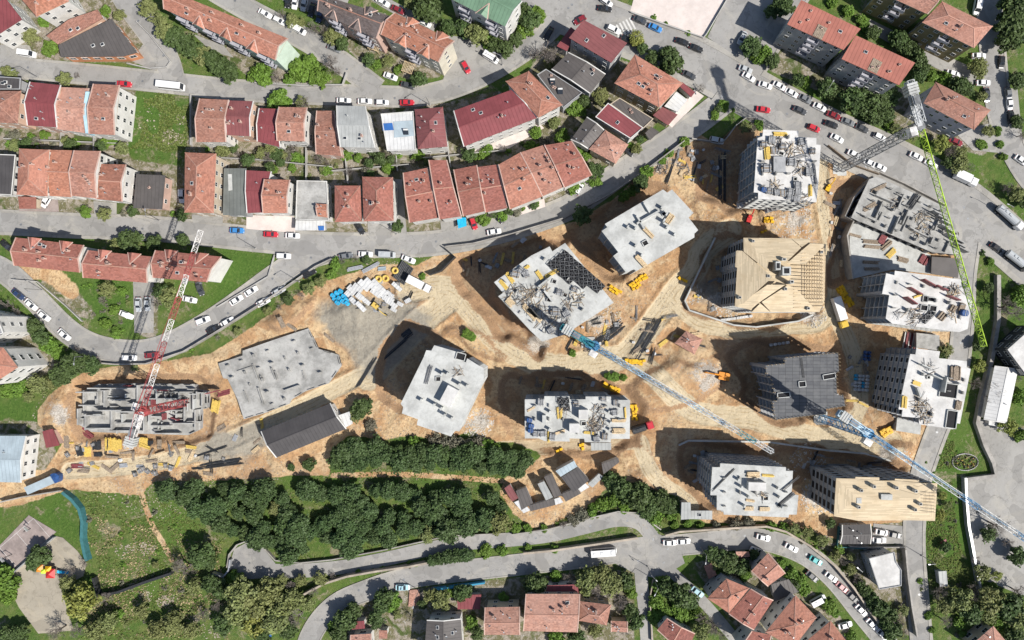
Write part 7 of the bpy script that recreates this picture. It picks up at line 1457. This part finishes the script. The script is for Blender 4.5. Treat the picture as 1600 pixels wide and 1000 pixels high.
trees('in the green strip east of the eastern road', [(1572, 480, 20, 'bare'), (1592, 462, 18, 'light'), (1590, 490, 15, 'bare'), (1545, 450, 8, 'dark'), (1558, 605, 18, 'bare'), (1550, 625, 14, 'bare'), (1575, 668, 13, 'yellow'), (1533, 572, 9, 'yellow'), (1478, 547, 10, 'olive'), (1474, 555, 8, 'dark'), (1525, 600, 12, 'bare'), (1530, 540, 9, 'dark'), (1595, 620, 12, 'light'), (1595, 680, 12, 'light'), (1590, 590, 9, 'bare')])
trees('on the lawn and slope below the blue jib', [(1474, 775, 7, 'yellow'), (1482, 790, 6, 'olive'), (1470, 805, 8, 'yellow'), (1478, 855, 9, 'dark'), (1560, 822, 20, 'bare'), (1545, 835, 12, 'dark'), (1590, 870, 16, 'dark'), (1575, 850, 12, 'bare'), (1535, 895, 12, 'olive'), (1500, 935, 20, 'olive'), (1525, 925, 18, 'bare'), (1548, 938, 20, 'olive'), (1575, 945, 22, 'dark'), (1592, 925, 16, 'bare'), (1595, 965, 20, 'olive'), (1520, 960, 18, 'dark'), (1470, 925, 14, 'bare'), (1475, 945, 14, 'olive'), (1478, 972, 13, 'bare'), (1500, 975, 10, 'light'), (1560, 975, 12, 'light'), (1545, 965, 12, 'olive'), (1585, 995, 16, 'dark'), (1525, 875, 9, 'bare'), (1558, 900, 8, 'yellow'), (1480, 910, 5, 'light')])
trees('on the slope around the white flat roof', [(1352, 925, 9, 'dark'), (1362, 938, 12, 'dark'), (1375, 950, 14, 'dark'), (1390, 962, 14, 'dark'), (1405, 972, 14, 'bare'), (1395, 985, 14, 'dark'), (1412, 955, 9, 'olive'), (1340, 905, 9, 'bare'), (1330, 890, 9, 'olive'), (1318, 878, 9, 'bare'), (1305, 868, 8, 'olive'), (1345, 915, 8, 'dark'), (1285, 845, 9, 'olive'), (1262, 832, 9, 'olive'), (1240, 826, 9, 'olive'), (1225, 825, 8, 'light'), (1297, 818, 8, 'dark'), (1310, 860, 8, 'light'), (1205, 822, 8, 'light'), (1150, 818, 10, 'greybush'), (1170, 816, 9, 'greybush'), (1385, 975, 12, 'dark'), (1410, 990, 12, 'bare'), (1330, 870, 7, 'olive')])
trees('on the bank above the lower junction', [(955, 752, 14, 'dark'), (970, 762, 15, 'dark'), (985, 772, 16, 'dark'), (1000, 780, 17, 'dark'), (1015, 788, 15, 'dark'), (1002, 765, 13, 'dark'), (1030, 783, 13, 'dark'), (1022, 803, 14, 'light'), (1010, 800, 12, 'dark'), (1045, 790, 13, 'dark'), (1050, 805, 9, 'light'), (1037, 772, 8, 'dark'), (960, 782, 11, 'light'), (940, 788, 10, 'light'), (925, 797, 11, 'light'), (910, 805, 11, 'greybush'), (895, 815, 9, 'greybush'), (880, 820, 8, 'bare'), (975, 790, 10, 'light'), (850, 826, 7, 'light'), (825, 826, 8, 'light'), (805, 826, 8, 'light'), (1075, 818, 7, 'light'), (1095, 822, 7, 'light'), (1055, 820, 8, 'light'), (1120, 822, 8, 'greybush'), (952, 745, 10, 'dark')])
trees('in the gardens below the lower street', [(838, 914, 18, 'dark'), (825, 910, 10, 'olive'), (868, 900, 9, 'light'), (890, 902, 12, 'bare'), (918, 908, 20, 'olive'), (940, 898, 16, 'olive'), (955, 912, 18, 'olive'), (935, 925, 16, 'bare'), (978, 908, 13, 'dark'), (985, 925, 11, 'light'), (970, 940, 14, 'bare'), (985, 955, 13, 'dark'), (992, 970, 14, 'dark'), (975, 985, 11, 'bare'), (930, 985, 12, 'olive'), (900, 995, 14, 'dark'), (870, 997, 12, 'light'), (690, 938, 17, 'olive'), (672, 930, 12, 'olive'), (722, 925, 14, 'dark'), (700, 925, 10, 'light'), (600, 935, 15, 'dark'), (612, 940, 14, 'light'), (595, 950, 12, 'dark'), (588, 970, 12, 'dark'), (540, 970, 18, 'dark'), (525, 980, 16, 'light'), (552, 955, 14, 'dark'), (530, 992, 14, 'dark'), (660, 945, 8, 'dark'), (738, 975, 12, 'light'), (745, 990, 10, 'dark'), (788, 935, 8, 'light'), (640, 965, 10, 'bare'), (620, 960, 8, 'olive')])
trees('in the garden wedge between two lanes', [(1030, 912, 13, 'light'), (1045, 918, 14, 'dark'), (1062, 930, 18, 'dark'), (1078, 940, 13, 'dark'), (1025, 938, 12, 'light'), (1040, 955, 12, 'light'), (1062, 955, 14, 'light'), (1085, 960, 13, 'light'), (1025, 965, 12, 'light'), (1100, 968, 16, 'bare'), (1115, 980, 15, 'bare'), (1098, 985, 14, 'olive'), (1130, 995, 12, 'bare')])
trees('in the gardens of the lower cluster', [(1110, 865, 11, 'dark'), (1125, 870, 13, 'dark'), (1140, 880, 15, 'dark'), (1130, 892, 12, 'light'), (1158, 885, 14, 'dark'), (1165, 898, 10, 'light'), (1118, 882, 9, 'olive'), (1235, 900, 12, 'light'), (1250, 910, 13, 'light'), (1255, 920, 12, 'light'), (1240, 915, 10, 'dark'), (1222, 880, 8, 'light'), (1295, 948, 12, 'light'), (1305, 958, 8, 'light'), (1330, 995, 9, 'light'), (1178, 868, 9, 'dark')])
trees('in the wild ground by the playground', [(128, 940, 26, 'yellow'), (112, 925, 14, 'yellow'), (105, 912, 14, 'olive'), (8, 905, 22, 'light'), (12, 930, 16, 'light'), (60, 868, 18, 'dark'), (52, 880, 12, 'dark'), (140, 910, 10, 'light'), (90, 985, 18, 'bare'), (120, 985, 16, 'bare'), (30, 990, 14, 'dark'), (8, 992, 14, 'dark'), (150, 985, 16, 'olive'), (170, 970, 16, 'olive'), (165, 935, 14, 'bare'), (110, 890, 12, 'bare'), (130, 880, 10, 'bare'), (185, 960, 10, 'light')])
trees('in the scrub below the turning circle', [(312, 868, 20, 'dark'), (326, 876, 14, 'dark'), (288, 890, 20, 'bare'), (275, 880, 14, 'bare'), (330, 912, 16, 'dark'), (348, 922, 14, 'dark'), (365, 905, 13, 'light'), (378, 925, 22, 'olive'), (400, 940, 22, 'olive'), (372, 955, 22, 'olive'), (420, 925, 20, 'olive'), (440, 945, 20, 'olive'), (460, 935, 16, 'olive'), (430, 970, 20, 'olive'), (395, 975, 18, 'yellow'), (350, 975, 16, 'dark'), (465, 965, 16, 'bare'), (480, 945, 10, 'olive'), (315, 960, 16, 'bare'), (270, 975, 16, 'olive'), (245, 985, 14, 'olive'), (340, 945, 13, 'bare'), (300, 985, 14, 'olive'), (450, 985, 14, 'dark'), (455, 915, 11, 'bare'), (490, 925, 10, 'bare'), (410, 995, 14, 'dark'), (222, 955, 12, 'olive'), (305, 915, 12, 'olive')])
trees('beside the white apartment flanks', [(52, 510, 13, 'dark'), (62, 526, 14, 'dark'), (75, 540, 14, 'light'), (90, 550, 12, 'light'), (110, 570, 17, 'dark'), (128, 568, 14, 'dark'), (142, 572, 13, 'dark'), (150, 563, 10, 'bare'), (95, 585, 15, 'dark'), (30, 605, 14, 'light'), (60, 600, 14, 'olive'), (12, 608, 12, 'light'), (80, 598, 12, 'olive'), (8, 478, 12, 'bare'), (25, 488, 11, 'bare'), (5, 497, 10, 'light'), (45, 620, 8, 'olive'), (118, 545, 9, 'bare')])
trees('in the yards of the red row buildings', [(203, 378, 17, 'dark'), (185, 382, 12, 'olive'), (240, 380, 12, 'dark'), (285, 375, 10, 'dark'), (262, 460, 13, 'olive'), (250, 455, 12, 'dark'), (270, 475, 12, 'olive'), (168, 452, 12, 'olive'), (160, 470, 10, 'bare'), (178, 485, 9, 'light'), (245, 475, 10, 'bare'), (180, 520, 9, 'light'), (165, 505, 9, 'light'), (190, 455, 8, 'light')])
trees('along the verge between the curving street and the site', [(450, 468, 9, 'dark'), (418, 486, 7, 'olive'), (525, 412, 9, 'light'), (518, 427, 8, 'light'), (500, 440, 8, 'olive'), (535, 408, 7, 'bare'), (555, 405, 8, 'bare'), (572, 406, 7, 'dark'), (482, 450, 9, 'olive'), (370, 518, 6, 'olive'), (340, 528, 6, 'bare'), (300, 548, 5, 'light'), (210, 575, 6, 'olive'), (470, 462, 8, 'bare'), (660, 432, 6, 'light'), (436, 480, 6, 'bare')])
trees('between the middle street and the bare stepped block', [(910, 335, 15, 'dark'), (1002, 285, 13, 'dark'), (990, 295, 12, 'light'), (1010, 270, 11, 'light'), (1068, 222, 8, 'light'), (1045, 240, 7, 'light'), (1035, 250, 6, 'light'), (1165, 198, 8, 'olive'), (1185, 195, 8, 'light'), (1175, 200, 7, 'greybush'), (975, 305, 9, 'light')])
trees('standing on the bare earth', [(563, 640, 13, 'dark'), (572, 632, 11, 'dark'), (556, 648, 10, 'olive'), (579, 665, 10, 'greybush'), (482, 726, 11, 'dark'), (455, 730, 6, 'dark'), (730, 520, 8, 'light'), (738, 525, 7, 'light'), (960, 588, 8, 'light'), (950, 588, 6, 'light'), (895, 552, 6, 'light'), (975, 590, 6, 'light'), (405, 665, 6, 'bare')])
# gardens between the terraces
rg = random.Random(17)
def inhouse(x, y): return any(pip(p, np.array([x]), np.array([y]))[0] for p in HP)
for poly, n_, wh in (([(10, 205), (200, 215), (200, 232), (10, 228)], 26, 'in the back gardens beside the grassy lot'), ([(300, 225), (400, 225), (700, 240), (760, 235), (900, 200), (900, 225), (800, 238), (700, 250), (600, 272), (520, 285), (400, 262), (300, 240)], 70, 'in the back gardens between the two terraces'), ([(130, 325), (290, 335), (290, 342), (130, 335)], 9, 'in the front gardens of the second terrace'), ([(530, 355), (740, 345), (860, 318), (860, 312), (640, 352)], 16, 'in the front gardens of the second terrace'), ([(860, 310), (930, 285), (940, 262), (925, 262), (880, 298)], 12, 'beside the last terrace houses')):
    k = 0
    for _ in range(1500):
        x, y = rg.uniform(min(p[0] for p in poly), max(p[0] for p in poly)), rg.uniform(min(p[1] for p in poly), max(p[1] for p in poly))
        if pip(poly, np.array([x]), np.array([y]))[0] and not inhouse(x, y): tree(x, y, rg.uniform(4, 11), rg.choice(['light', 'olive', 'dark', 'dark', 'bare', 'light', 'greybush']), wh); k += 1
        if k >= n_: break
for poly, n_, wh, rr in (([(120, 780), (230, 780), (330, 840), (350, 900), (300, 1000), (140, 1000), (150, 890)], 50, 'scattered over the rocky slope', (2, 6)), ([(1440, 700), (1500, 700), (1515, 860), (1445, 860)], 14, 'dotted over the lawn beside the eastern road', (2, 4)), ([(1430, 900), (1520, 900), (1600, 940), (1600, 1000), (1450, 1000)], 18, 'in the rough ground beyond the lawn', (3, 7)), ([(830, 828), (960, 785), (1050, 800), (960, 800), (850, 832)], 16, 'on the bank above the loop road bend', (2, 6)), ([(1200, 822), (1330, 870), (1420, 990), (1350, 930), (1260, 850)], 20, 'on the slope above the stone retaining wall', (2, 6)), ([(110, 445), (205, 445), (210, 525), (160, 515)], 16, 'in the rough lawn inside the curving street', (2, 5)), ([(500, 905), (660, 876), (650, 884), (520, 905)], 14, 'along the stone wall between the two roads', (2, 5))):
    k = 0
    for _ in range(3000):
        x, y = rg.uniform(min(p[0] for p in poly), max(p[0] for p in poly)), rg.uniform(min(p[1] for p in poly), max(p[1] for p in poly))
        if pip(poly, np.array([x]), np.array([y]))[0] and not inhouse(x, y): tree(x, y, rg.uniform(*rr), rg.choice(['light', 'light', 'greybush', 'olive', 'bare']), wh); k += 1
        if k >= n_: break
# the 290 largest bushes are things; the rest are low scrub nobody could count
SHR.sort(key=lambda q_: -q_[2])
for q_ in SHR[:290]: tree(*q_, now=True)
LOWK = ['light', 'greybush', 'olive', 'dark']
LOWM = {k: leafmesh('scrub', M['leaf_'+k], 200+i, .6, 14, 26, .3) for i, k in enumerate(LOWK)}
LV = {k: np.array([v.co[:] for v in m.vertices]) for k, m in LOWM.items()}; LT = {k: np.array([d.color[0] for d in m.color_attributes['tone'].data]) for k, m in LOWM.items()}
SV, ST, SM = [], [], []
for x, y, rpx, k, wh in SHR[290:]:
    k = k if k in LOWM else 'greybush'; r_ = rpx*S; a = rt.random()*6.283; p = P(x, y, 0); v = LV[k]*r_; c, s_ = math.cos(a), math.sin(a)
    SV.append(np.stack([v[:, 0]*c-v[:, 1]*s_+p.x, v[:, 0]*s_+v[:, 1]*c+p.y, v[:, 2]+tzmin(x, y)+r_*.35], 1)); ST.append(LT[k]); SM += [LOWK.index(k)]*(len(v)//4)
SV = np.concatenate(SV); ST = np.concatenate(ST); me = bpy.data.meshes.new('low_scrub'); me.from_pydata(SV.tolist(), [], np.arange(len(SV)).reshape(-1, 4).tolist())
a = me.color_attributes.new('tone', 'FLOAT_COLOR', 'POINT'); a.data.foreach_set('color', np.stack([ST, ST, ST, np.ones_like(ST)], -1).astype(np.float32).ravel())
for k in LOWK: me.materials.append(M['leaf_'+k])
me.polygons.foreach_set('material_index', SM); me.update(); o = bpy.data.objects.new('low_scrub', me); COL.objects.link(o); tag(o, 'small low scrub scattered over gardens and slopes', 'scrub', kind='stuff')
for m in LOWM.values(): bpy.data.meshes.remove(m)
# rough grass tufts
def tufts(name, polys, n, mat, label, seed, smax=.55):
    r = np.random.RandomState(seed); V = []; T = []
    for poly in polys:
        xs, ys = [p[0] for p in poly], [p[1] for p in poly]; X = r.uniform(min(xs), max(xs), n*2); Y = r.uniform(min(ys), max(ys), n*2); ok = pip(poly, X, Y); X, Y = X[ok][:n], Y[ok][:n]
        wx, wy = (X-800)*S, (500-Y)*S
        j = np.clip(np.searchsorted(GY, wy)-1, 0, ny-2); i = np.clip(np.searchsorted(GX, wx)-1, 0, nx-2); ok = (road_d[j, i] > 1) & (plzb[j, i] < .02) & (vnoise(4, seed, wx, wy) > .38)
        wx, wy, j, i = wx[ok], wy[ok], j[ok], i[ok]; z = TZ[j, i]+.08; m = len(wx); a = r.rand(m)*6.28; s = r.uniform(.2, smax, m)
        u = np.stack([np.cos(a), np.sin(a), r.uniform(-.3, .3, m)], 1)*s[:, None]; v = np.stack([-np.sin(a), np.cos(a), r.uniform(.2, .9, m)], 1)*s[:, None]*.7; p = np.stack([wx, wy, z], 1)
        V.append(np.stack([p-u*.5, p+u*.5, p+u*.35+v, p-u*.3+v], 1).reshape(-1, 3)); T.append(np.repeat(r.rand(m), 4))
    V = np.concatenate(V); T = np.concatenate(T); F = np.arange(len(V)).reshape(-1, 4)
    me = bpy.data.meshes.new(name); me.from_pydata(V.tolist(), [], F.tolist()); a = me.color_attributes.new('tone', 'FLOAT_COLOR', 'POINT'); a.data.foreach_set('color', np.stack([T, T, T, np.ones_like(T)], -1).astype(np.float32).ravel()); me.materials.append(mat)
    o = bpy.data.objects.new(name, me); COL.objects.link(o); return tag(o, label, 'grass', kind='stuff')
tufts('rough_grass', [[(110, 770), (240, 775), (360, 850), (300, 1000), (100, 1000), (150, 900)], PLANT, [(1440, 690), (1520, 690), (1530, 930), (1440, 930)], [(200, 142), (300, 148), (300, 248), (192, 246)], [(830, 830), (960, 780), (1060, 800), (1060, 825), (960, 800), (850, 832)]], 7000, leaf('grass_blades', (.10, .135, .035)), 'tufts of rough green grass on the open slopes', 8)
tufts('dry_grass', [[(130, 800), (350, 850), (360, 1000), (120, 990)], [(1250, 830), (1420, 1000), (1340, 930)]], 6000, leaf('dry_grass_blades', (.26, .22, .13)), 'pale dry grass among the rocks', 9, .5)

# ------------------------------------------------------------------ walls, fences, lamps and small things
wallrun([(120, 560), (150, 566), (185, 569), (232, 568), (290, 549), (345, 516), (405, 478), (450, 448), (495, 417), (520, 405)], -2, 1.6, .4, 'wallc', 'parapet_wall', 'grey parapet wall on the outer edge of the curving street', 'wall')
wallrun([(695, 388), (712, 402), (690, 424), (672, 430)], -1, 2.2, .3, 'steel', 'hoarding', 'dark hoarding at the site gate on the middle street', 'hoarding')
wallrun([(697, 386), (740, 381), (800, 366), (880, 342), (950, 306), (1015, 262), (1068, 222)], -2, 1.8, .3, 'wallc', 'hoarding', 'grey hoarding along the middle street beside the bare stepped block', 'hoarding')
wallrun([(1080, 218), (1128, 224), (1138, 212), (1148, 198), (1165, 185), (1180, 186)], -2, 1.3, .3, 'wallc', 'parapet_wall', 'short parapet wall curving at the junction above the shaded pit', 'wall')
wallrun([(1292, 228), (1330, 258), (1372, 273)], -1, 1.4, .25, 'oldwood', 'hoarding', 'brown timber hoarding between the avenue and the crane base', 'hoarding')
wallrun([(478, 925), (510, 908), (545, 897), (590, 889), (640, 882), (680, 874)], -1, 2.4, .6, 'stone', 'retaining_wall', 'rough stone retaining wall between the loop road and the lower street', 'wall')
wallrun([(818, 862), (860, 858), (930, 848), (995, 838)], -1, 2.0, .6, 'stone', 'retaining_wall', 'stone wall dividing the two roads above the white minibus', 'wall')
wallrun([(357, 885), (360, 865), (372, 850), (390, 843), (410, 850), (432, 874), (470, 878), (520, 873), (600, 858), (700, 836), (790, 832)], -1, 1.2, .35, 'wallc', 'retaining_wall', 'low wall along the plantation side of the loop road', 'wall')
wallrun([(800, 834), (860, 825), (930, 806), (965, 798), (995, 800), (1032, 826)], -1, 1.2, .35, 'wallc', 'retaining_wall', 'low wall following the upper kerb of the loop road bend', 'wall')
wallrun([(1038, 834), (1060, 828), (1150, 822), (1195, 820), (1225, 828), (1262, 850), (1300, 880), (1330, 915), (1360, 958), (1385, 990)], -1, 2.2, .6, 'stone', 'retaining_wall', 'long stone retaining wall above the lower street bend', 'wall')
wallrun([(1410, 855), (1414, 900), (1420, 945), (1428, 990)], -1, 2.2, .5, 'wallc', 'retaining_wall', 'retaining wall beside the eastern road below the white flat roof', 'wall')
wallrun([(1556, 430), (1556, 500), (1546, 560), (1531, 620), (1523, 660), (1535, 695), (1548, 722), (1551, 742), (1506, 748)], -1, 1.6, 1.2, 'wallc', 'boundary_wall', 'thick grey boundary wall running towards the long white hall', 'wall')
wallrun([(1504, 745), (1505, 775), (1509, 820), (1520, 880), (1530, 930)], -1, 1.8, .7, 'galv', 'boundary_fence', 'pale metal fence curving beside the service court', 'fence')
wallrun([(1325, 852), (1360, 854), (1412, 853)], -1, 1.4, .3, 'wallc', 'boundary_wall', 'low wall below the small white parking court', 'wall')
wallrun([(1310, 822), (1306, 853), (1350, 856)], -1, 1.2, .2, 'teal', 'boundary_fence', 'green sheet fence round the charcoal hut', 'fence')
wallrun([(104, 767), (118, 778), (130, 793), (135, 812), (134, 840), (138, 860), (142, 873)], -.5, 2.2, .9, 'teal', 'screen_fence', 'teal mesh screen curving down to the playground', 'fence')
wallrun([(151, 900), (158, 928), (190, 922), (230, 907), (272, 893)], -.5, 2.0, .8, 'steel', 'screen_fence', 'dark mesh screen crossing the rocky slope', 'fence')
wallrun([(335, 893), (352, 899), (361, 888), (363, 872)], -.5, 1.8, .5, 'galv', 'crash_barrier', 'pale crash barrier at the turning circle', 'barrier')
wallrun([(677, 919), (700, 916), (758, 908)], -.5, 1.8, .5, 'bluefence', 'garden_fence', 'bright blue fence along the lower street', 'fence')
wallrun([(300, 228), (300, 150)], -.5, 1.2, .25, 'kerb', 'garden_wall', 'pale wall beside the alley at the grassy lot', 'wall')
wallrun([(5, 783), (40, 775), (100, 765)], -.5, 1.6, .35, 'wallc', 'boundary_wall', 'wall between the bare earth and the mown slope', 'wall')
wallrun([(200, 100), (235, 108), (262, 106), (268, 97), (235, 55), (215, 35)], -.5, .9, .25, 'kerb', 'garden_wall', 'low wall round the paved corner of the hill lane', 'wall')
wallrun([(400, 131), (470, 135), (536, 134), (543, 115)], -.5, 1.2, .3, 'kerb', 'garden_wall', 'low wall round the green wedge on the upper street', 'wall')
wallrun([(1020, 905), (1015, 930), (1018, 1000)], -.5, 1.2, .3, 'stone', 'garden_wall', 'garden wall along the side lane', 'wall')
wallrun([(340, 480), (420, 432), (430, 398)], -.5, .8, .25, 'kerb', 'garden_wall', 'low wall round the mown corner beside the white end wall', 'wall')
wallrun([(20, 437), (60, 440), (105, 478), (130, 502)], -.5, .8, .25, 'kerb', 'garden_wall', 'low wall inside the curving street by the bare tracks', 'wall')
wallrun([(985, 20), (1000, 26), (1098, 60), (1103, 55), (1150, -25)], -.5, .9, .3, 'kerb', 'plaza_wall', 'low stone edging of the pale square', 'wall')
wallrun([(-10, 895), (20, 897), (88, 838)], -.5, 1.4, .2, 'galv', 'court_fence', 'thin metal fence beside the pink ball court', 'fence')
rw = random.Random(8)
for i, (a, b) in enumerate((((10, 218), (200, 226)), ((300, 246), (400, 250)), ((400, 250), (520, 262)), ((520, 268), (640, 258)), ((660, 248), (790, 236)), ((480, 232), (480, 285)), ((540, 236), (545, 288)), ((620, 238), (622, 268)), ((345, 226), (345, 262)), ((700, 232), (705, 262)), ((100, 205), (98, 232)), ((150, 212), (150, 252)))):
    wallrun([a, b], -.3, 1.4, .22, 'kerb', 'garden_wall', 'low garden wall between the terrace back yards', 'wall', group='back garden walls')
# crossing
for cx, cy, a, m_, n_ in ((978, 42, 62, 'w_white', 6),):
    t = bpy.data.objects.new('crosswalk', None); COL.objects.link(t); t.location = P(cx, cy, 0); t.rotation_euler = (0, 0, math.radians(-a)); tag(t, 'worn white zebra crossing on the avenue', 'crosswalk')
    mb = MB(); mb.face([(-2, -.28, .008), (2, -.28, .008), (2, .28, .008), (-2, .28, .008)]); me_ = mb.mesh('stripe', M[m_])
    for i in range(n_): inst('stripe', me_, t, (0, (i-n_/2)*1.15, 0))
# court lines
t = bpy.data.objects.new('court_marking', None); COL.objects.link(t); cp = P(39, 848, 0); t.location = cp; t.rotation_euler = (0, 0, math.radians(41)); tag(t, 'faded white line markings on the pink ball court', 'marking')
for x, y, sx, sy in ((0, 4.0, 14, .1), (0, -4.0, 14, .1), (7, 0, .1, 8), (-7, 0, .1, 8), (0, 0, .1, 8)):
    mb = MB(); mb.face([(x-sx/2, y-sy/2, .03), (x+sx/2, y-sy/2, .03), (x+sx/2, y+sy/2, .03), (x-sx/2, y+sy/2, .03)]); o = bpy.data.objects.new('line', mb.mesh('line', M['w_white'])); COL.objects.link(o); o.parent = t
# lamps and poles
def mk_lamp():
    a = MB(); a.tube((0, 0, -.3), (0, 0, 8), .11, .07, 7); a.bar((0, 0, 7.9), (1.8, 0, 8.3), .09); b = MB(); b.box(2.1, 0, 8.3, .8, .3, .16, 0, 0, .8); c = MB(); c.box(0, 0, .2, .4, .4, .5); return a.mesh('pole', M['msteel']), b.mesh('lamp_head', M['galv']), c.mesh('footing', M['kerb'])
LMP = mk_lamp()
for x, y, a, wh in ((60, 121, 160, 'on the upper street near the dark lean-to'), (672, 164, 140, 'on the upper street by the white flat roof'), (67, 453, 30, 'inside the curving street'), (468, 440, 140, 'on the curving street parapet'), (143, 556, 90, 'at the bottom of the curving street'), (1022, 905, 120, 'at the lower lane junction'), (1095, 856, 100, 'on the lower street above the shrubs'), (1440, 868, 180, 'on the eastern road by the lawn'), (1112, 155, 60, 'at the avenue corner terrace'), (1330, 260, 70, 'on the avenue hoarding'), (400, 388, -90, 'at the mouth of the curving street'), (655, 922, 100, 'on the lower street by the blue fence'), (1280, 150, -60, 'on the avenue pavement below the grey blocks'), (1395, 205, -60, 'on the avenue pavement near the crane head'), (1558, 330, 200, 'on the avenue by the tank truck'), (785, 102, 200, 'by the forecourt of the upper street'), (250, 345, -90, 'on the middle street by the low brown roof'), (620, 366, -90, 'on the middle street by the red hipped house'), (1012, 885, 45, 'where the side lane leaves the lower street'), (1330, 880, 220, 'on the wall above the lower street bend')):
    p = P(x, y, 0); t = thing('street_lamp', 'grey street lamp '+wh, 'lamp', p, math.radians(-a)); inst('pole', LMP[0], t); inst('lamp_head', LMP[1], t); inst('footing', LMP[2], t)
# playground
p = P(82, 890, 0); t = thing('play_frame', 'colourful climbing frame with red and orange roofs', 'playground', p)
for x, y, m_, s_ in ((-2.4, 1.2, 'orangep', 1.9), (1.0, -.4, 'redp', 2.4), (.3, .9, 'yellow', 1.6), (-1.2, .3, 'cr_green', 1.2)):
    mb = MB(); mb.box(x, y, 1.1, s_*.8, s_*.8, .15, 0, 1)
    for dx in (-.35, .35):
        for dy in (-.35, .35): mb.box(x+dx*s_, y+dy*s_, 1.2, .12, .12, 2.4, 0, 1)
    h2 = s_*.6; mb.hexa([(x-h2, y-h2, 2.4), (x+h2, y-h2, 2.4), (x+h2, y+h2, 2.4), (x-h2, y+h2, 2.4), (x-.1, y-.1, 3.2), (x+.1, y-.1, 3.2), (x+.1, y+.1, 3.2), (x-.1, y+.1, 3.2)]); o = bpy.data.objects.new('roofed_deck', mb.mesh('roofed_deck', [M[m_], M['oldwood']])); COL.objects.link(o); o.parent = t
mb = MB(); mb.hexa([(2.2, -.6, 1.2), (5.0, -1.4, .1), (5.2, -.6, .1), (2.4, .2, 1.2), (2.2, -.6, 1.3), (5.0, -1.4, .25), (5.2, -.6, .25), (2.4, .2, 1.3)]); o = bpy.data.objects.new('slide', mb.mesh('slide', M['bluewrap'])); COL.objects.link(o); o.parent = t
for x, y, a in ((48, 826, 40), (19, 866, 220)):
    mb = MB(); mb.bar((0, 0, 0), (0, 0, 3), .16); mb.bar((0, 0, 2.9), (1.0, 0, 3.1), .12); mb.box(1.1, 0, 3.1, .08, 1.6, 1.0, 0, 1); torus(mb, .25, .03, 2.8, 10, 4)
    o = mb.build('basketball_hoop', [M['steel'], M['frame']]); o.location = P(x, y, 0); o.rotation_euler = (0, 0, math.radians(a)); tag(o, 'basketball hoop on the pink ball court', 'hoop', 'ball court hoops')
mb = MB(); mb.cyl(0, 0, -.2, 2.2, 1.6, 1.6, 18); mb.cyl(0, 0, 2.2, 2.5, 1.6, .3, 18); place(mb, 'water_tank', M['navywrap'], 92, 745, 0, 0, 'round blue water tank beside the warehouse', 'tank')
patch([(37, 762), (78, 744), (85, 755), (43, 773)], 2.6, 'm_bluegrey', 'canopy_roof', 'narrow pale blue canopy by the blue tank', 'canopy', .2)
patch([(714, 340), (728, 340), (729, 353), (716, 357)], 2.2, 'bluewrap', 'tarpaulin', 'bright blue tarpaulin in a terrace front yard', 'tarpaulin', .15)
patch([(497, 353), (506, 353), (506, 360), (498, 360)], 3.3, 'm_blue', 'tarpaulin', 'small blue sheet on the low white canopy', 'tarpaulin', .2)
patch([(410, 980), (425, 978), (424, 995), (411, 996)], 2.4, 'm_blue', 'tarpaulin', 'faded blue sheet among the scrub', 'tarpaulin', .15)
patch([(1470, 848), (1478, 842), (1482, 852), (1474, 858)], 1.5, 'm_maroon', 'pavilion_roof', 'small round red pavilion roof on the lawn', 'pavilion', .3)
mb = MB()
for i in range(34):
    a = 6.283*i/34; mb.box(4*math.cos(a), 2.6*math.sin(a), .02, .8, .25, .3, math.atan2(2.6*math.cos(a), -4*math.sin(a)), 0)
for i in range(60): a, q = rw.random()*6.283, math.sqrt(rw.random()); mb.box(3.6*q*math.cos(a), 2.3*q*math.sin(a), .1, .5, .4, .5, rw.random()*3, 1 if rw.random() < .85 else 2, .4)
place(mb, 'flower_bed', [M['kerb'], M['leaf_greybush'], M['ywood']], 1508, 722, 0, 0, 'oval flower bed with low dark plants on the lawn', 'flower bed')
for x, y, a in ((588, 75, 20), (640, 110, 20)):
    mb = MB()
    for i in range(8): mb.box(-1.6+i*.46, 0, 2.5, .12, 3.4, .14)
    for dx in (-1.5, 1.5):
        for dy in (-1.5, 1.5): mb.box(dx, dy, 1.2, .16, .16, 2.5)
        mb.box(0, dx, 2.38, 3.6, .14, .16)
    place(mb, 'pergola', M['wood'], x, y, 0, a, 'slatted timber pergola in front of the apartment blocks', 'pergola', 'garden pergolas')
mh = MB(); mh.cyl(0, 0, 0, .012, .38, .38, 14); mh.cyl(0, 0, .012, .018, .28, .28, 14); MHM = mh.mesh('manhole_cover', M['msteel'])
rm = random.Random(31)
for n_, p, w_, pv in RSM:
    for k in range(0, len(p), 7):
        x, y = p[k]
        if not (-20 < x < 1620 and -20 < y < 1020): continue
        o = inst('manhole_cover', MHM, None, P(x+rm.uniform(-.25, .25)*w_*.6, y+rm.uniform(-.25, .25)*w_*.6, .002)); lb = 'round iron manhole cover in the '+n_.replace('_', ' '); tag(o, lb, 'manhole', lb)
print('objects', len(bpy.data.objects), 'tris', sum(len(m.polygons) for m in bpy.data.meshes)*2)
